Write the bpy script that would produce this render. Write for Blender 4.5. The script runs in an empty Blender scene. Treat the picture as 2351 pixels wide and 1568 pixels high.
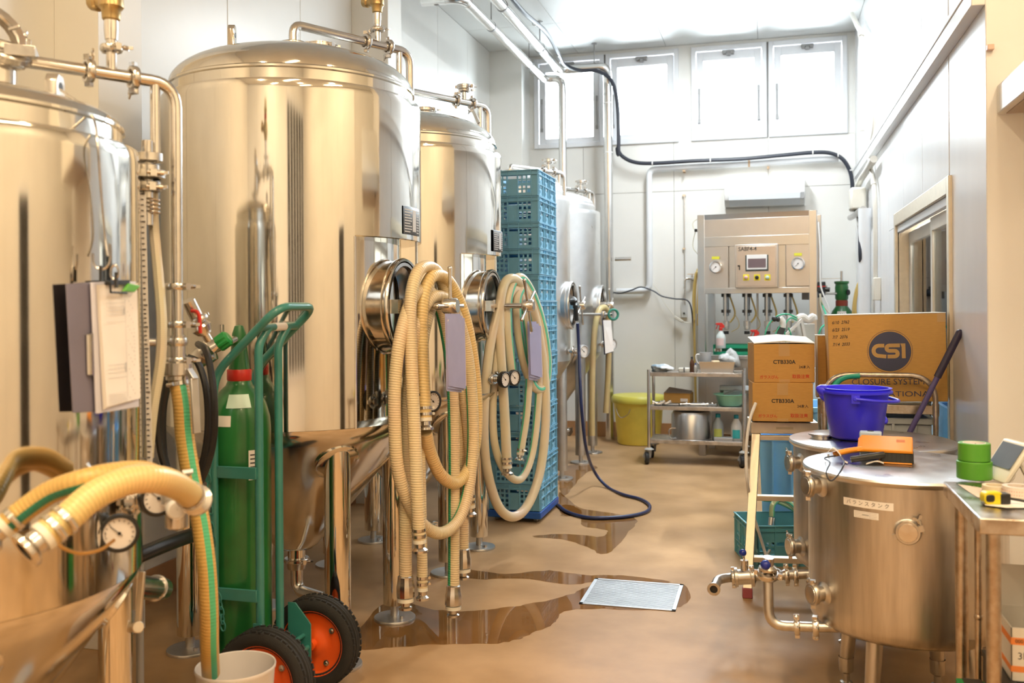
import bpy, bmesh, math, random
from mathutils import Vector as V, Matrix as M
PI = math.pi
random.seed(7)
SC = bpy.context.scene
COL = SC.collection
# ---------------------------------------------------------------- survey of the photograph (2351 x 1568): pixel -> room point
FPX, CX, CY, RHO, PSI, EYE = 2150., 1175.5, 702., .0065, math.radians(15.35), 1.5
SN, CS = math.sin(PSI), math.cos(PSI)
def _ab(px, py):
    du, dv = px-CX, py-CY
    return (du-RHO*dv)/FPX, (dv+RHO*du)/FPX
def PD(px, py, d):
    a, b = _ab(px, py); l = a*d
    return V((l*CS-d*SN, l*SN+d*CS, EYE-b*d))
def PZ(px, py, z): return PD(px, py, (EYE-z)/_ab(px, py)[1])
def PY(px, py, Y): return PD(px, py, Y/(_ab(px, py)[0]*SN+CS))
def PX(px, py, X): return PD(px, py, X/(_ab(px, py)[0]*CS-SN))
# ---------------------------------------------------------------- camera, sky, lamps, exposure
cam = bpy.data.cameras.new('camera')
camo = bpy.data.objects.new('camera', cam); COL.objects.link(camo)
cam.sensor_fit = 'HORIZONTAL'; cam.sensor_width = 36.; cam.lens = FPX/2351*36
cam.shift_y = (CY-784)/2351; cam.shift_x = 0
cam.clip_start = .05; cam.clip_end = 200
camo.matrix_world = M.Translation((0, 0, EYE)) @ M.Rotation(PSI, 4, 'Z') @ M.Rotation(PI/2, 4, 'X') @ M.Rotation(-RHO, 4, 'Z')
cam.dof.use_dof = True; cam.dof.focus_distance = 4.7; cam.dof.aperture_fstop = 2.8
SC.camera = camo
SC.view_settings.view_transform = 'Standard'; SC.view_settings.look = 'None'
SC.view_settings.gamma = 1; SC.view_settings.use_curve_mapping = False
SC.view_settings.exposure = 0.2
SC.cycles.max_bounces = 10; SC.cycles.diffuse_bounces = 5; SC.cycles.glossy_bounces = 7
SC.cycles.transparent_max_bounces = 16; SC.cycles.sample_clamp_indirect = 6.0
SC.cycles.caustics_reflective = False; SC.cycles.caustics_refractive = False
SC.cycles.use_denoising = True
w = bpy.data.worlds.new('overcast_sky'); SC.world = w; w.use_nodes = True
nt = w.node_tree; bg = nt.nodes['Background']
tc = nt.nodes.new('ShaderNodeTexCoord'); sp = nt.nodes.new('ShaderNodeSeparateXYZ'); rp = nt.nodes.new('ShaderNodeValToRGB')
nt.links.new(tc.outputs['Generated'], sp.inputs[0]); nt.links.new(sp.outputs['Z'], rp.inputs[0]); nt.links.new(rp.outputs[0], bg.inputs[0])
rp.color_ramp.elements[0].position = 0; rp.color_ramp.elements[0].color = (.62, .66, .70, 1)
rp.color_ramp.elements[1].position = .5; rp.color_ramp.elements[1].color = (.86, .93, 1.0, 1)
bg.inputs[1].default_value = 42.0
def area(name, loc, sx, sy, power, col, rot=(0, 0, 0)):
    l = bpy.data.lights.new(name, 'AREA'); l.shape = 'RECTANGLE'; l.size = sx; l.size_y = sy; l.energy = power; l.color = col
    o = bpy.data.objects.new(name, l); COL.objects.link(o); o.location = loc; o.rotation_euler = rot
    return o
WARM = (1.0, .755, .46); DAYL = (.93, .97, 1.0)
YB, XL, XR, ZC, YF = 10.6, -3.06, .90, 4.40, -5.0
WIN = [(-2.62, -1.80), (-1.78, -.96), (-.82, -.01), (.01, .82)]
for (x0, x1) in WIN:                                   # daylight entering by the four high windows
    p = area('daylight_portal', ((x0+x1)/2, YB+.10, 3.85), x1-x0, 1.0, 1, (1, 1, 1), (-PI/2, 0, 0)); p.data.cycles.is_portal = True
for (x, y) in ((-.9, -1.4), (1.5, -.8), (-.7, 1.0), (1.6, 1.8)): # warm ceiling tubes over the near half of the room
    area('warm_tube_lamp', (x, y, 4.33), .16, 1.2, 48, WARM)
for (x, y) in ((-2.0, .4), (.4, .2), (.9, 2.2)):
    area('warm_spot_lamp', (x, y, 4.34), .14, .14, 20, WARM)
for (x, y, e) in ((.3, 7.2, 46), (-.5, 8.7, 88)):               # cooler tubes over the far half
    area('white_tube_lamp', (x, y, 4.34), .16, 1.2, e, (.90, .96, 1.0))
# ---------------------------------------------------------------- materials
MATS = {}
def mat(name, col, rough=.5, metal=0., bump=0., bscale=60., var=0., vscale=8., spec=.5, coat=0., rvar=0., stretch=None, alpha=1., trans=0., emit=0., sheen=0., dark=None):
    if name in MATS: return MATS[name]
    m = bpy.data.materials.new(name); m.use_nodes = True; MATS[name] = m
    t = m.node_tree; b = t.nodes['Principled BSDF']
    if isinstance(col, (int, float)): col = (col,)*3
    b.inputs['Base Color'].default_value = (*col, 1); b.inputs['Roughness'].default_value = rough; b.inputs['Metallic'].default_value = metal
    b.inputs['Specular IOR Level'].default_value = spec; b.inputs['Coat Weight'].default_value = coat; b.inputs['Coat Roughness'].default_value = .08
    b.inputs['Transmission Weight'].default_value = trans; b.inputs['Alpha'].default_value = alpha
    if emit: b.inputs['Emission Color'].default_value = (*col, 1); b.inputs['Emission Strength'].default_value = emit
    g = t.nodes.new('ShaderNodeTexCoord'); mp = t.nodes.new('ShaderNodeMapping'); t.links.new(g.outputs['Object'], mp.inputs[0])
    if stretch: mp.inputs['Scale'].default_value = stretch
    n = t.nodes.new('ShaderNodeTexNoise'); n.inputs['Scale'].default_value = vscale; n.inputs['Detail'].default_value = 5
    t.links.new(mp.outputs[0], n.inputs['Vector'])
    mx = t.nodes.new('ShaderNodeMix'); mx.data_type = 'RGBA'
    k = max(var, .02)
    mx.inputs[6].default_value = (*[c*(1-k) for c in (dark or col)], 1); mx.inputs[7].default_value = (*[min(1, c*(1+k*.6)) for c in col], 1)
    cr = t.nodes.new('ShaderNodeMapRange'); cr.inputs[1].default_value = .35; cr.inputs[2].default_value = .65
    t.links.new(n.outputs[0], cr.inputs[0]); t.links.new(cr.outputs[0], mx.inputs[0]); t.links.new(mx.outputs[2], b.inputs['Base Color'])
    if rvar:
        mr = t.nodes.new('ShaderNodeMapRange'); mr.inputs[3].default_value = max(0, rough-rvar); mr.inputs[4].default_value = rough+rvar
        t.links.new(n.outputs[0], mr.inputs[0]); t.links.new(mr.outputs[0], b.inputs['Roughness'])
    if bump:
        n2 = t.nodes.new('ShaderNodeTexNoise'); n2.inputs['Scale'].default_value = bscale; n2.inputs['Detail'].default_value = 4
        t.links.new(mp.outputs[0], n2.inputs['Vector'])
        bp = t.nodes.new('ShaderNodeBump'); bp.inputs['Strength'].default_value = bump; bp.inputs['Distance'].default_value = .01
        t.links.new(n2.outputs[0], bp.inputs['Height']); t.links.new(bp.outputs[0], b.inputs['Normal'])
    return m
def hose_mat(name, col, stripe=None, pitch=105., ribs=.5, rough=.3):
    m = bpy.data.materials.new(name); m.use_nodes = True; MATS[name] = m
    t = m.node_tree; b = t.nodes['Principled BSDF']; L = t.links.new; N = t.nodes.new
    uv = N('ShaderNodeUVMap'); s = N('ShaderNodeSeparateXYZ'); L(uv.outputs[0], s.inputs[0])
    w1 = N('ShaderNodeMath'); w1.operation = 'MULTIPLY'; w1.inputs[1].default_value = pitch*2*PI; L(s.outputs['Y'], w1.inputs[0])
    ph = N('ShaderNodeMath'); ph.operation = 'MULTIPLY_ADD'; ph.inputs[1].default_value = 2*PI; L(s.outputs['X'], ph.inputs[0]); L(w1.outputs[0], ph.inputs[2])
    sn = N('ShaderNodeMath'); sn.operation = 'SINE'; L(ph.outputs[0], sn.inputs[0])
    mr = N('ShaderNodeMapRange'); mr.inputs[1].default_value = -1; mr.inputs[2].default_value = 1; L(sn.outputs[0], mr.inputs[0])
    nz = N('ShaderNodeTexNoise'); nz.inputs['Scale'].default_value = 5; tc = N('ShaderNodeTexCoord'); L(tc.outputs['Object'], nz.inputs['Vector'])
    mx = N('ShaderNodeMix'); mx.data_type = 'RGBA'; mx.inputs[6].default_value = (*[c*(1-.22*ribs) for c in col], 1); mx.inputs[7].default_value = (*[min(1, c*1.06) for c in col], 1)
    L(mr.outputs[0], mx.inputs[0])
    m2 = N('ShaderNodeMix'); m2.data_type = 'RGBA'; m2.blend_type = 'MULTIPLY'; m2.inputs[0].default_value = .18; L(mx.outputs[2], m2.inputs[6]); L(nz.outputs[1], m2.inputs[7])
    out = m2.outputs[2]
    if stripe:
        c = N('ShaderNodeMath'); c.operation = 'COMPARE'; c.inputs[1].default_value = .5; c.inputs[2].default_value = .055; L(s.outputs['X'], c.inputs[0])
        m3 = N('ShaderNodeMix'); m3.data_type = 'RGBA'; L(c.outputs[0], m3.inputs[0]); L(out, m3.inputs[6]); m3.inputs[7].default_value = (*stripe, 1); out = m3.outputs[2]
    L(out, b.inputs['Base Color']); b.inputs['Roughness'].default_value = rough
    b.inputs['Subsurface Weight'].default_value = 0
    bp = N('ShaderNodeBump'); bp.inputs['Strength'].default_value = ribs*.6; bp.inputs['Distance'].default_value = .0018; L(mr.outputs[0], bp.inputs['Height']); L(bp.outputs[0], b.inputs['Normal'])
    return m
def film_mat(name, tint, rough=.02, ior=1.33):      # thin clear film / pane: tinted see-through plus mirror by Fresnel
    m = bpy.data.materials.new(name); m.use_nodes = True; MATS[name] = m
    t = m.node_tree; N = t.nodes.new; L = t.links.new
    for n in list(t.nodes):
        if n.type == 'BSDF_PRINCIPLED': t.nodes.remove(n)
    o = [n for n in t.nodes if n.type == 'OUTPUT_MATERIAL'][0]
    tr = N('ShaderNodeBsdfTransparent'); tr.inputs[0].default_value = (*tint, 1)
    gl = N('ShaderNodeBsdfGlossy'); gl.inputs['Roughness'].default_value = rough
    fr = N('ShaderNodeFresnel'); fr.inputs[0].default_value = ior
    nz = N('ShaderNodeTexNoise'); nz.inputs['Scale'].default_value = 9; bp = N('ShaderNodeBump'); bp.inputs['Strength'].default_value = .03
    L(nz.outputs[0], bp.inputs['Height']); L(bp.outputs[0], gl.inputs['Normal'])
    mx = N('ShaderNodeMixShader'); L(fr.outputs[0], mx.inputs[0]); L(tr.outputs[0], mx.inputs[1]); L(gl.outputs[0], mx.inputs[2]); L(mx.outputs[0], o.inputs[0])
    return m
MIRROR = mat('polished_steel', (.755, .725, .665), .075, 1, rvar=.035, vscale=22, var=.03, stretch=(1, 1, .25), bump=.006, bscale=9)
CONE = mat('polished_cone_steel', (.76, .73, .68), .12, 1, rvar=.04, vscale=14, var=.04, bump=.008, bscale=6)
PIPE = mat('pipe_steel', (.74, .71, .67), .16, 1, rvar=.06, vscale=30, var=.05)
FIT = mat('fitting_steel', (.68, .65, .61), .22, 1, rvar=.08, vscale=40, var=.06)
BRUSH = mat('brushed_steel', (.60, .565, .52), .33, 1, rvar=.08, vscale=6, var=.14, stretch=(6, 6, .5), bump=.02, bscale=40)
SATIN = mat('satin_steel', (.62, .61, .60), .38, 1, rvar=.08, vscale=12, var=.08)
FARST = mat('satin_tank_steel', (.80, .80, .80), .30, 1, rvar=.06, vscale=12, var=.04)
LIDST = mat('lid_steel', (.66, .65, .64), .30, 1, rvar=.1, vscale=9, var=.08)
RUSTY = mat('stained_steel', (.56, .50, .43), .34, 1, var=.1, vscale=38, rvar=.1, dark=(.50, .40, .30))
ALU = mat('aluminium', (.70, .62, .50), .46, 1, rvar=.06, vscale=30, var=.05)
BRASS = mat('brass', (.50, .36, .17), .33, 1, rvar=.08, vscale=40, var=.1)
BLACKP = mat('black_plastic', .018, .38, var=.1)
RUBBER = mat('tyre_rubber', .022, .7, bump=.15, bscale=200, var=.25)
GREYP = mat('grey_plastic', .32, .45)
WHITEP = mat('white_plastic', (.80, .79, .77), .38)
CREAMP = mat('cream_plastic', (.78, .75, .66), .42)
PAPER = mat('paper', (.86, .82, .79), .8, var=.03)
INK = mat('black_ink', .03, .7)
REDINK = mat('red_ink', (.55, .07, .03), .7)
NAVY = mat('navy_ink', (.035, .05, .13), .7)
GREENP = mat('teal_green_paint', (.04, .22, .20), .32, coat=.3, var=.08, bump=.02, bscale=90)
GASGREEN = mat('gas_green_paint', (.016, .15, .035), .34, coat=.35, var=.25, vscale=5)
VALVEG = mat('green_valve_wheel', (.01, .25, .05), .35)
REDP = mat('red_plastic', (.60, .03, .02), .35)
ORANGE = mat('orange_rim_paint', (.80, .11, .015), .35, coat=.3, var=.06)
CRATE = mat('crate_blue_plastic', (.19, .45, .64), .42, var=.06, bump=.015, bscale=40)
CRATE2 = mat('crate_teal_plastic', (.12, .37, .43), .42, var=.06)
DOLLY = mat('dolly_blue', (.012, .09, .40), .4)
SKYBLUE = mat('sky_blue_plastic', (.24, .58, 1.0), .4, var=.04)
BUCKET = mat('bucket_blue', (.040, .034, .95), .33, var=.04)
CARD = mat('cardboard', (.55, .31, .085), .8, var=.05, vscale=30, stretch=(1, 1, 6))
CARD2 = mat('cardboard_pale', (.55, .305, .085), .8, var=.05, vscale=30, stretch=(1, 1, 6))
TAPEC = mat('packing_tape', (.53, .33, .13), .3)
PURPLE = mat('purple_pole', (.10, .08, .22), .35)
DKPURPLE = mat('dark_grip', (.03, .022, .05), .45)
YELLOW = mat('bin_yellow', (.84, .72, .13), .42, var=.05)
YELP = mat('yellow_plastic', (.80, .66, .02), .4)
MINT = mat('mint_plastic', (.33, .72, .56), .35)
LIME = mat('green_tape', (.10, .36, .035), .33, var=.05)
ORG2 = mat('tool_orange', (.85, .30, .015), .35)
LAV = mat('lavender_film', (.40, .38, .58), .25, var=.05)
SLATE = mat('slate_board', (.19, .18, .25), .45, var=.06)
CLEARP = film_mat('clear_plastic', (.86, .88, .93), .12, 1.45)
GLASS = film_mat('window_glass', (.94, .97, .97), .01, 1.5)
WATER = film_mat('puddle_water', (.87, .76, .60), .015, 1.34)
WALLP = mat('wall_panel_paint', (.80, .79, .75), .30, var=.015, vscale=3, bump=.012, bscale=4)
WALLR = mat('right_wall_panel_paint', (.83, .835, .85), .24, var=.015, vscale=5, stretch=(1, 1, .3), bump=.012, bscale=4)
CEILP = mat('ceiling_panel_paint', (.80, .81, .79), .55, var=.015, vscale=3)
JOINT = mat('joint_grey', (.42, .41, .39), .6)
SKIRT = mat('brown_epoxy_skirting', (.42, .22, .10), .35, var=.08)
DARK = mat('dark_void', (.012, .011, .01), .5)
WFRAME = mat('window_frame_white', (.80, .82, .85), .35)
CABLEB = mat('black_cable', (.025, .03, .045), .4)
PIPEW = mat('white_pvc', (.78, .80, .82), .35)
BEIGE = mat('beige_conduit', (.70, .67, .60), .4)
H_AMBER = hose_mat('amber_hose', (.72, .46, .14), (.09, .50, .27), 95, .5)
H_AMBER2 = hose_mat('pale_amber_hose', (.82, .60, .26), None, 100, .5)
H_CREAM = hose_mat('cream_ribbed_hose', (.84, .69, .46), None, 95, .85)
H_CREAMG = hose_mat('cream_hose_green_line', (.82, .67, .44), (.05, .42, .20), 95, .8)
H_YEL = hose_mat('yellow_cream_hose', (.84, .63, .31), None, 78, .7)
H_PALE = hose_mat('pale_milky_hose', (.80, .71, .54), (.12, .55, .38), 130, .12, .25)
H_TAN = hose_mat('tan_hose', (.62, .48, .24), None, 80, .25)
H_TUBE = hose_mat('translucent_tube', (.66, .60, .45), (.18, .35, .62), 160, .1, .25)
H_CLEARG = hose_mat('clear_green_tube', (.52, .66, .38), (.06, .48, .30), 120, .1, .2)
H_NAVY = hose_mat('navy_hose', (.018, .03, .11), None, 120, .1, .3)
H_BLK = hose_mat('black_hose', (.014, .014, .016), None, 120, .1, .35)
# ---------------------------------------------------------------- mesh building
def cr(pts, n=8):
    P = [V(p) for p in pts]
    if len(P) < 3: return P
    P = [P[0]*2-P[1]]+P+[P[-1]*2-P[-2]]
    out = []
    for i in range(1, len(P)-2):
        a, b, c, d = P[i-1:i+3]
        for k in range(n):
            t = k/n
            out.append(.5*((2*b)+(c-a)*t+(2*a-5*b+4*c-d)*t*t+(3*b-a-3*c+d)*t**3))
    return out+[P[-2]]
def fillet(pts, r, n=6):                              # straight runs with rounded corners
    P = [V(p) for p in pts]; out = [P[0]]
    for i in range(1, len(P)-1):
        a, b, c = P[i-1], P[i], P[i+1]
        u, w_ = (a-b), (c-b); k = min(r, u.length*.49, w_.length*.49); u.normalize(); w_.normalize()
        s, e = b+u*k, b+w_*k
        for j in range(n+1):
            t = j/n; out.append(s*(1-t)**2+b*2*t*(1-t)+e*t*t)
    return out+[P[-1]]
def frame(ax):
    z = V(ax).normalized(); x = V((0, 0, 1)).cross(z)
    if x.length < 1e-4: x = V((1, 0, 0))
    x.normalize(); return x, z.cross(x), z
class MB:
    def __init__(s): s.v = []; s.f = []; s.m = []; s.uv = {}
    def add(s, vs, fs, mi=0):
        o = len(s.v); s.v += [tuple(v) for v in vs]
        for f in fs: s.f.append(tuple(i+o for i in f)); s.m.append(mi)
        return s
    def box(s, a, b, mi=0):
        x0, y0, z0 = [min(p, q) for p, q in zip(a, b)]; x1, y1, z1 = [max(p, q) for p, q in zip(a, b)]
        return s.add([(x0, y0, z0), (x1, y0, z0), (x1, y1, z0), (x0, y1, z0), (x0, y0, z1), (x1, y0, z1), (x1, y1, z1), (x0, y1, z1)],
                     [(0, 3, 2, 1), (4, 5, 6, 7), (0, 1, 5, 4), (1, 2, 6, 5), (2, 3, 7, 6), (3, 0, 4, 7)], mi)
    def obox(s, c, size, ax=(0, 0, 1), spin=0, mi=0):
        x, y, z = frame(ax); c = V(c)
        if spin:
            cs, sn = math.cos(spin), math.sin(spin); x, y = x*cs+y*sn, y*cs-x*sn
        a, b, d = size[0]/2, size[1]/2, size[2]/2
        return s.add([c+x*i*a+y*j*b+z*k*d for k in (-1, 1) for (i, j) in ((-1, -1), (1, -1), (1, 1), (-1, 1))],
                     [(0, 3, 2, 1), (4, 5, 6, 7), (0, 1, 5, 4), (1, 2, 6, 5), (2, 3, 7, 6), (3, 0, 4, 7)], mi)
    def bar(s, p, q, wx, wy, spin=0, mi=0):
        p, q = V(p), V(q); return s.obox((p+q)/2, (wx, wy, (q-p).length), q-p, spin, mi)
    def lathe(s, prof, o=(0, 0, 0), ax=(0, 0, 1), seg=24, a0=0, a1=2*PI, mi=0, cap0=False, cap1=False):
        x, y, z = frame(ax); o = V(o); full = abs(a1-a0-2*PI) < 1e-6; n = seg if full else seg+1; k = len(prof); vs = []
        for i in range(n):
            a = a0+(a1-a0)*i/seg; d = x*math.cos(a)+y*math.sin(a)
            for (r, h) in prof: vs.append(o+d*r+z*h)
        fs = []
        for i in range(seg):
            j = (i+1) % n
            for q in range(k-1): fs.append((i*k+q, j*k+q, j*k+q+1, i*k+q+1))
        if cap0: fs.append(tuple(i*k for i in range(n))[::-1])
        if cap1: fs.append(tuple(i*k+k-1 for i in range(n)))
        return s.add(vs, fs, mi)
    def cyl(s, p, q, r, r2=None, seg=16, caps=True, mi=0):
        p, q = V(p), V(q); L = (q-p).length
        return s.lathe([(r, 0), (r if r2 is None else r2, L)], p, q-p, seg, mi=mi, cap0=caps, cap1=caps)
    def tube(s, pts, r, seg=10, caps=True, closed=False, mi=0, uv=False, phase=0, sdir=None):
        P = [V(p) for p in pts]; n = len(P); R = r if isinstance(r, (list, tuple)) else [r]*n
        T = []
        for i in range(n):
            a = P[(i-1) % n] if (i or closed) else P[0]; b = P[(i+1) % n] if (i < n-1 or closed) else P[-1]
            d = (b-a); T.append(d.normalized() if d.length > 1e-9 else V((0, 0, 1)))
        x = frame(T[0])[0] if sdir is None else -V(sdir); vs = []; base = len(s.v); ln = 0
        for i in range(n):
            x = (x-T[i]*x.dot(T[i])); x.normalize(); y = T[i].cross(x)
            for j in range(seg):
                a = 2*PI*j/seg+phase; vs.append(P[i]+(x*math.cos(a)+y*math.sin(a))*R[i])
        fs = []; lens = [0]
        for i in range(1, n): lens.append(lens[-1]+(P[i]-P[i-1]).length)
        fb = len(s.f)
        for i in range(n if closed else n-1):
            k = (i+1) % n
            for j in range(seg):
                l = (j+1) % seg; fs.append((i*seg+j, i*seg+l, k*seg+l, k*seg+j))
                if uv: s.uv[fb+len(fs)-1] = ((j/seg, lens[i]), ((j+1)/seg, lens[i]), ((j+1)/seg, lens[k]), (j/seg, lens[k]))
        if caps and not closed: fs += [tuple(range(seg))[::-1], tuple((n-1)*seg+j for j in range(seg))]
        return s.add(vs, fs, mi)
    def sphere(s, c, r, seg=14, rings=8, sx=1, sy=1, sz=1, mi=0):
        c = V(c); vs = [c+V((0, 0, -r*sz))]; fs = []
        for i in range(1, rings):
            t = -PI/2+PI*i/rings
            for j in range(seg): a = 2*PI*j/seg; vs.append(c+V((r*sx*math.cos(t)*math.cos(a), r*sy*math.cos(t)*math.sin(a), r*sz*math.sin(t))))
        vs.append(c+V((0, 0, r*sz))); e = len(vs)-1
        for j in range(seg): fs.append((0, 1+(j+1) % seg, 1+j)); fs.append((e, e-seg+j, e-seg+(j+1) % seg))
        for i in range(rings-2):
            for j in range(seg): a = 1+i*seg; fs.append((a+j, a+(j+1) % seg, a+seg+(j+1) % seg, a+seg+j))
        return s.add(vs, fs, mi)
    def torus(s, c, ax, R, r, seg=28, ms=8, a0=0, a1=2*PI, mi=0):
        x, y, z = frame(ax); c = V(c); full = abs(a1-a0-2*PI) < 1e-6
        pts = [c+(x*math.cos(a0+(a1-a0)*i/seg)+y*math.sin(a0+(a1-a0)*i/seg))*R for i in range(seg+(0 if full else 1))]
        return s.tube(pts, r, ms, closed=full, mi=mi)
    def prism(s, poly, th, o=(0, 0, 0), ux=(1, 0, 0), uy=(0, 0, 1), mi=0):   # 2-D outline pushed out along ux x uy
        o, ux, uy = V(o), V(ux).normalized(), V(uy).normalized(); n = ux.cross(uy); k = len(poly)
        vs = [o+ux*a+uy*b for a, b in poly]+[o+ux*a+uy*b+n*th for a, b in poly]
        fs = [tuple(range(k))[::-1], tuple(range(k, 2*k))]+[(i, (i+1) % k, k+(i+1) % k, k+i) for i in range(k)]
        return s.add(vs, fs, mi)
    def rrect(s, wd, ht, rad, th, o, ux, uy, mi=0, n=4):
        p = []
        for (sx, sy, st) in ((1, 1, 0), (-1, 1, 1), (-1, -1, 2), (1, -1, 3)):
            for i in range(n+1):
                a = (st+i/n)*PI/2; p.append((sx*(wd/2-rad)+rad*math.cos(a), sy*(ht/2-rad)+rad*math.sin(a)))
        return s.prism(p, th, o, ux, uy, mi)
    def grid(s, xs, ys, solid, th, o, ux, uy, mi=0):     # a sheet with real openings: solid(i, j) says which cells are filled
        o, ux, uy = V(o), V(ux).normalized(), V(uy).normalized(); n = ux.cross(uy); I, J = len(xs)-1, len(ys)-1
        on = lambda i, j: 0 <= i < I and 0 <= j < J and solid(i, j)
        for i in range(I):
            for j in range(J):
                if not on(i, j): continue
                c = [o+ux*a+uy*b+n*k for k in (0, th) for a, b in ((xs[i], ys[j]), (xs[i+1], ys[j]), (xs[i+1], ys[j+1]), (xs[i], ys[j+1]))]
                fs = [(0, 3, 2, 1), (4, 5, 6, 7)]
                if not on(i, j-1): fs.append((0, 1, 5, 4))
                if not on(i+1, j): fs.append((1, 2, 6, 5))
                if not on(i, j+1): fs.append((2, 3, 7, 6))
                if not on(i-1, j): fs.append((3, 0, 4, 7))
                s.add(c, fs, mi)
        return s
    def build(s, name, ms, parent=None, ang=38, bevel=0, flat=False):
        wl = WL.get(parent.name, V((0, 0, 0))) if parent else V((0, 0, 0))
        me = bpy.data.meshes.new(name)
        me.from_pydata([tuple(V(v)-wl) for v in s.v], [], s.f); me.update()
        for m in (ms if isinstance(ms, (list, tuple)) else [ms]): me.materials.append(m)
        if isinstance(ms, (list, tuple)): me.polygons.foreach_set('material_index', s.m)
        if s.uv:
            ul = me.uv_layers.new(name='UVMap'); k = 0
            for p in me.polygons:
                u = s.uv.get(p.index)
                if u:
                    for q, li in enumerate(p.loop_indices): ul.data[li].uv = u[q]
        if not flat:
            me.polygons.foreach_set('use_smooth', [True]*len(me.polygons)); me.set_sharp_from_angle(angle=math.radians(ang))
        o = bpy.data.objects.new(name, me); COL.objects.link(o)
        if parent: o.parent = parent; WL[o.name] = wl
        if bevel:
            b = o.modifiers.new('bevel', 'BEVEL'); b.width = bevel; b.segments = 2; b.limit_method = 'ANGLE'; b.angle_limit = math.radians(35)
        return o
WL = {}
def tag(o, label, cat, group=None, kind=None):
    o['label'] = label; o['category'] = cat
    if group: o['group'] = group
    if kind: o['kind'] = kind
    return o
def T(name, label, cat, loc=(0, 0, 0), group=None):
    o = bpy.data.objects.new(name, None); COL.objects.link(o); o.location = loc; o.empty_display_size = .1
    WL[o.name] = V(loc); return tag(o, label, cat, group)
def ST(name, loc=(0, 0, 0)):
    o = bpy.data.objects.new(name, None); COL.objects.link(o); o.location = loc; o['kind'] = 'structure'; WL[o.name] = V(loc); return o
def place(o, loc, rz=0): o.location = loc; o.rotation_euler = (0, 0, rz); return o
def copy_tree(o, parent=None):
    c = o.copy(); COL.objects.link(c)
    if parent: c.parent = parent
    for ch in [x for x in o.children]: copy_tree(ch, c)
    return c
def lab(o, s): o['label'] = s; return o
def text(name, body, m, parent, o, ux, uy, h, align='CENTER', bold=0., sx=1., skew=0.):
    c = bpy.data.curves.new(name, 'FONT'); c.body = body; c.size = 1; c.align_x = align; c.align_y = 'CENTER'; c.offset = bold; c.shear = skew; c.resolution_u = 3
    t = bpy.data.objects.new(name, c); COL.objects.link(t)
    dg = bpy.context.evaluated_depsgraph_get(); me = bpy.data.meshes.new_from_object(t.evaluated_get(dg))
    bpy.data.objects.remove(t); bpy.data.curves.remove(c)
    o, ux, uy = V(o), V(ux).normalized(), V(uy).normalized(); wl = WL.get(parent.name, V((0, 0, 0))); k = h/.72
    for v in me.vertices: p = v.co; v.co = o+ux*(p.x*k*sx)+uy*(p.y*k)-wl
    me.materials.clear(); me.materials.append(m)
    for p in me.polygons: p.material_index = 0
    b = bpy.data.objects.new(name, me); COL.objects.link(b); b.parent = parent; WL[b.name] = wl
    return b
# fittings shared by tanks, hoses and valves
def clamp(mb, c, ax, r, w_=.018, nut=None):             # sanitary clamp: ferrule ring, hinge lug, wing nut
    c = V(c); x, y, z = frame(ax)
    mb.lathe([(r*.7, -w_*.5), (r*.93, -w_*.5), (r, -w_*.28), (r, w_*.28), (r*.93, w_*.5), (r*.7, w_*.5)], c, ax, 20)
    d = V(nut).normalized() if nut else x
    d = (d-z*d.dot(z)).normalized(); e = z.cross(d)
    mb.obox(c+d*(r+.004), (w_*.9, .02, .016), d, 0); mb.obox(c-d*(r+.003), (w_*.8, .016, .014), d, 0)
    mb.cyl(c+d*(r+.006)-e*.018, c+d*(r+.006)+e*.02, .0042, seg=8)
    p = c+d*(r+.006)+e*.024
    mb.cyl(p-e*.006, p+e*.006, .0075, seg=8); mb.bar(p, p+e*.016+d*.013, .004, .009); mb.bar(p, p+e*.016-d*.013, .004, .009)
def worm_clamp(mb, c, ax, r):
    c = V(c); x, y, z = frame(ax); mb.lathe([(r*.95, -.006), (r, -.006), (r, .006), (r*.95, .006)], c, ax, 20); mb.cyl(c+x*(r+.004)-y*.012, c+x*(r+.004)+y*.012, .0065, seg=8)
def gauge(parent, c, ax, r, bezel=None, ang=2.4, name='pressure_gauge'):
    c = V(c); z = V(ax).normalized()
    b = MB().lathe([(r*.3, -r*.75), (r*.8, -r*.7), (r, -r*.45), (r*1.02, -r*.1), (r*1.0, r*.06), (r*.86, r*.1), (r*.82, r*.02), (r*.80, -r*.05)], c, ax, 28, cap0=True).build(name, bezel or BLACKP, parent)
    MB().lathe([(.0002, 0), (r*.81, 0)], c-z*r*.03, ax, 28).build('dial', PAPER, b)
    x, y, _ = frame(ax); n = MB(); d = x*math.cos(ang)+y*math.sin(ang); n.bar(c-d*r*.2, c+d*r*.6, r*.05, .001); n.cyl(c-z*r*.03, c+z*r*.03, r*.09, seg=10)
    for i in range(13):
        a = -.7+i*(PI+1.4)/12; dd = x*math.cos(a)+y*math.sin(a); n.bar(c+dd*r*.62, c+dd*r*.74, r*.035, .001)
    n.build('needle', INK, b); return b
def wire(name, pts, r, m, parent=None, n=8, seg=8, phase=0, smooth=True):
    return MB().tube(cr(pts, n) if smooth else pts, r, seg, uv=True, phase=phase).build(name, m, parent)
# ---------------------------------------------------------------- the room
XR2, YS = 2.6, 4.40; YF = -2.6
def panel(parent, a, b, m, bev=.003): return MB().box(a, b).build('panel', m, parent, flat=True, bevel=bev)
f_ = mat('epoxy_floor', (.50, .315, .165), .36, spec=.12, bump=.05, bscale=260, var=.09, vscale=3.0, rvar=.09, dark=(.44, .268, .13))
o = MB().box((XL-.3, YF-.1, -.12), (XR2+.2, YB+.1, 0)).build('floor', f_, flat=True); o['kind'] = 'structure'
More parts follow.
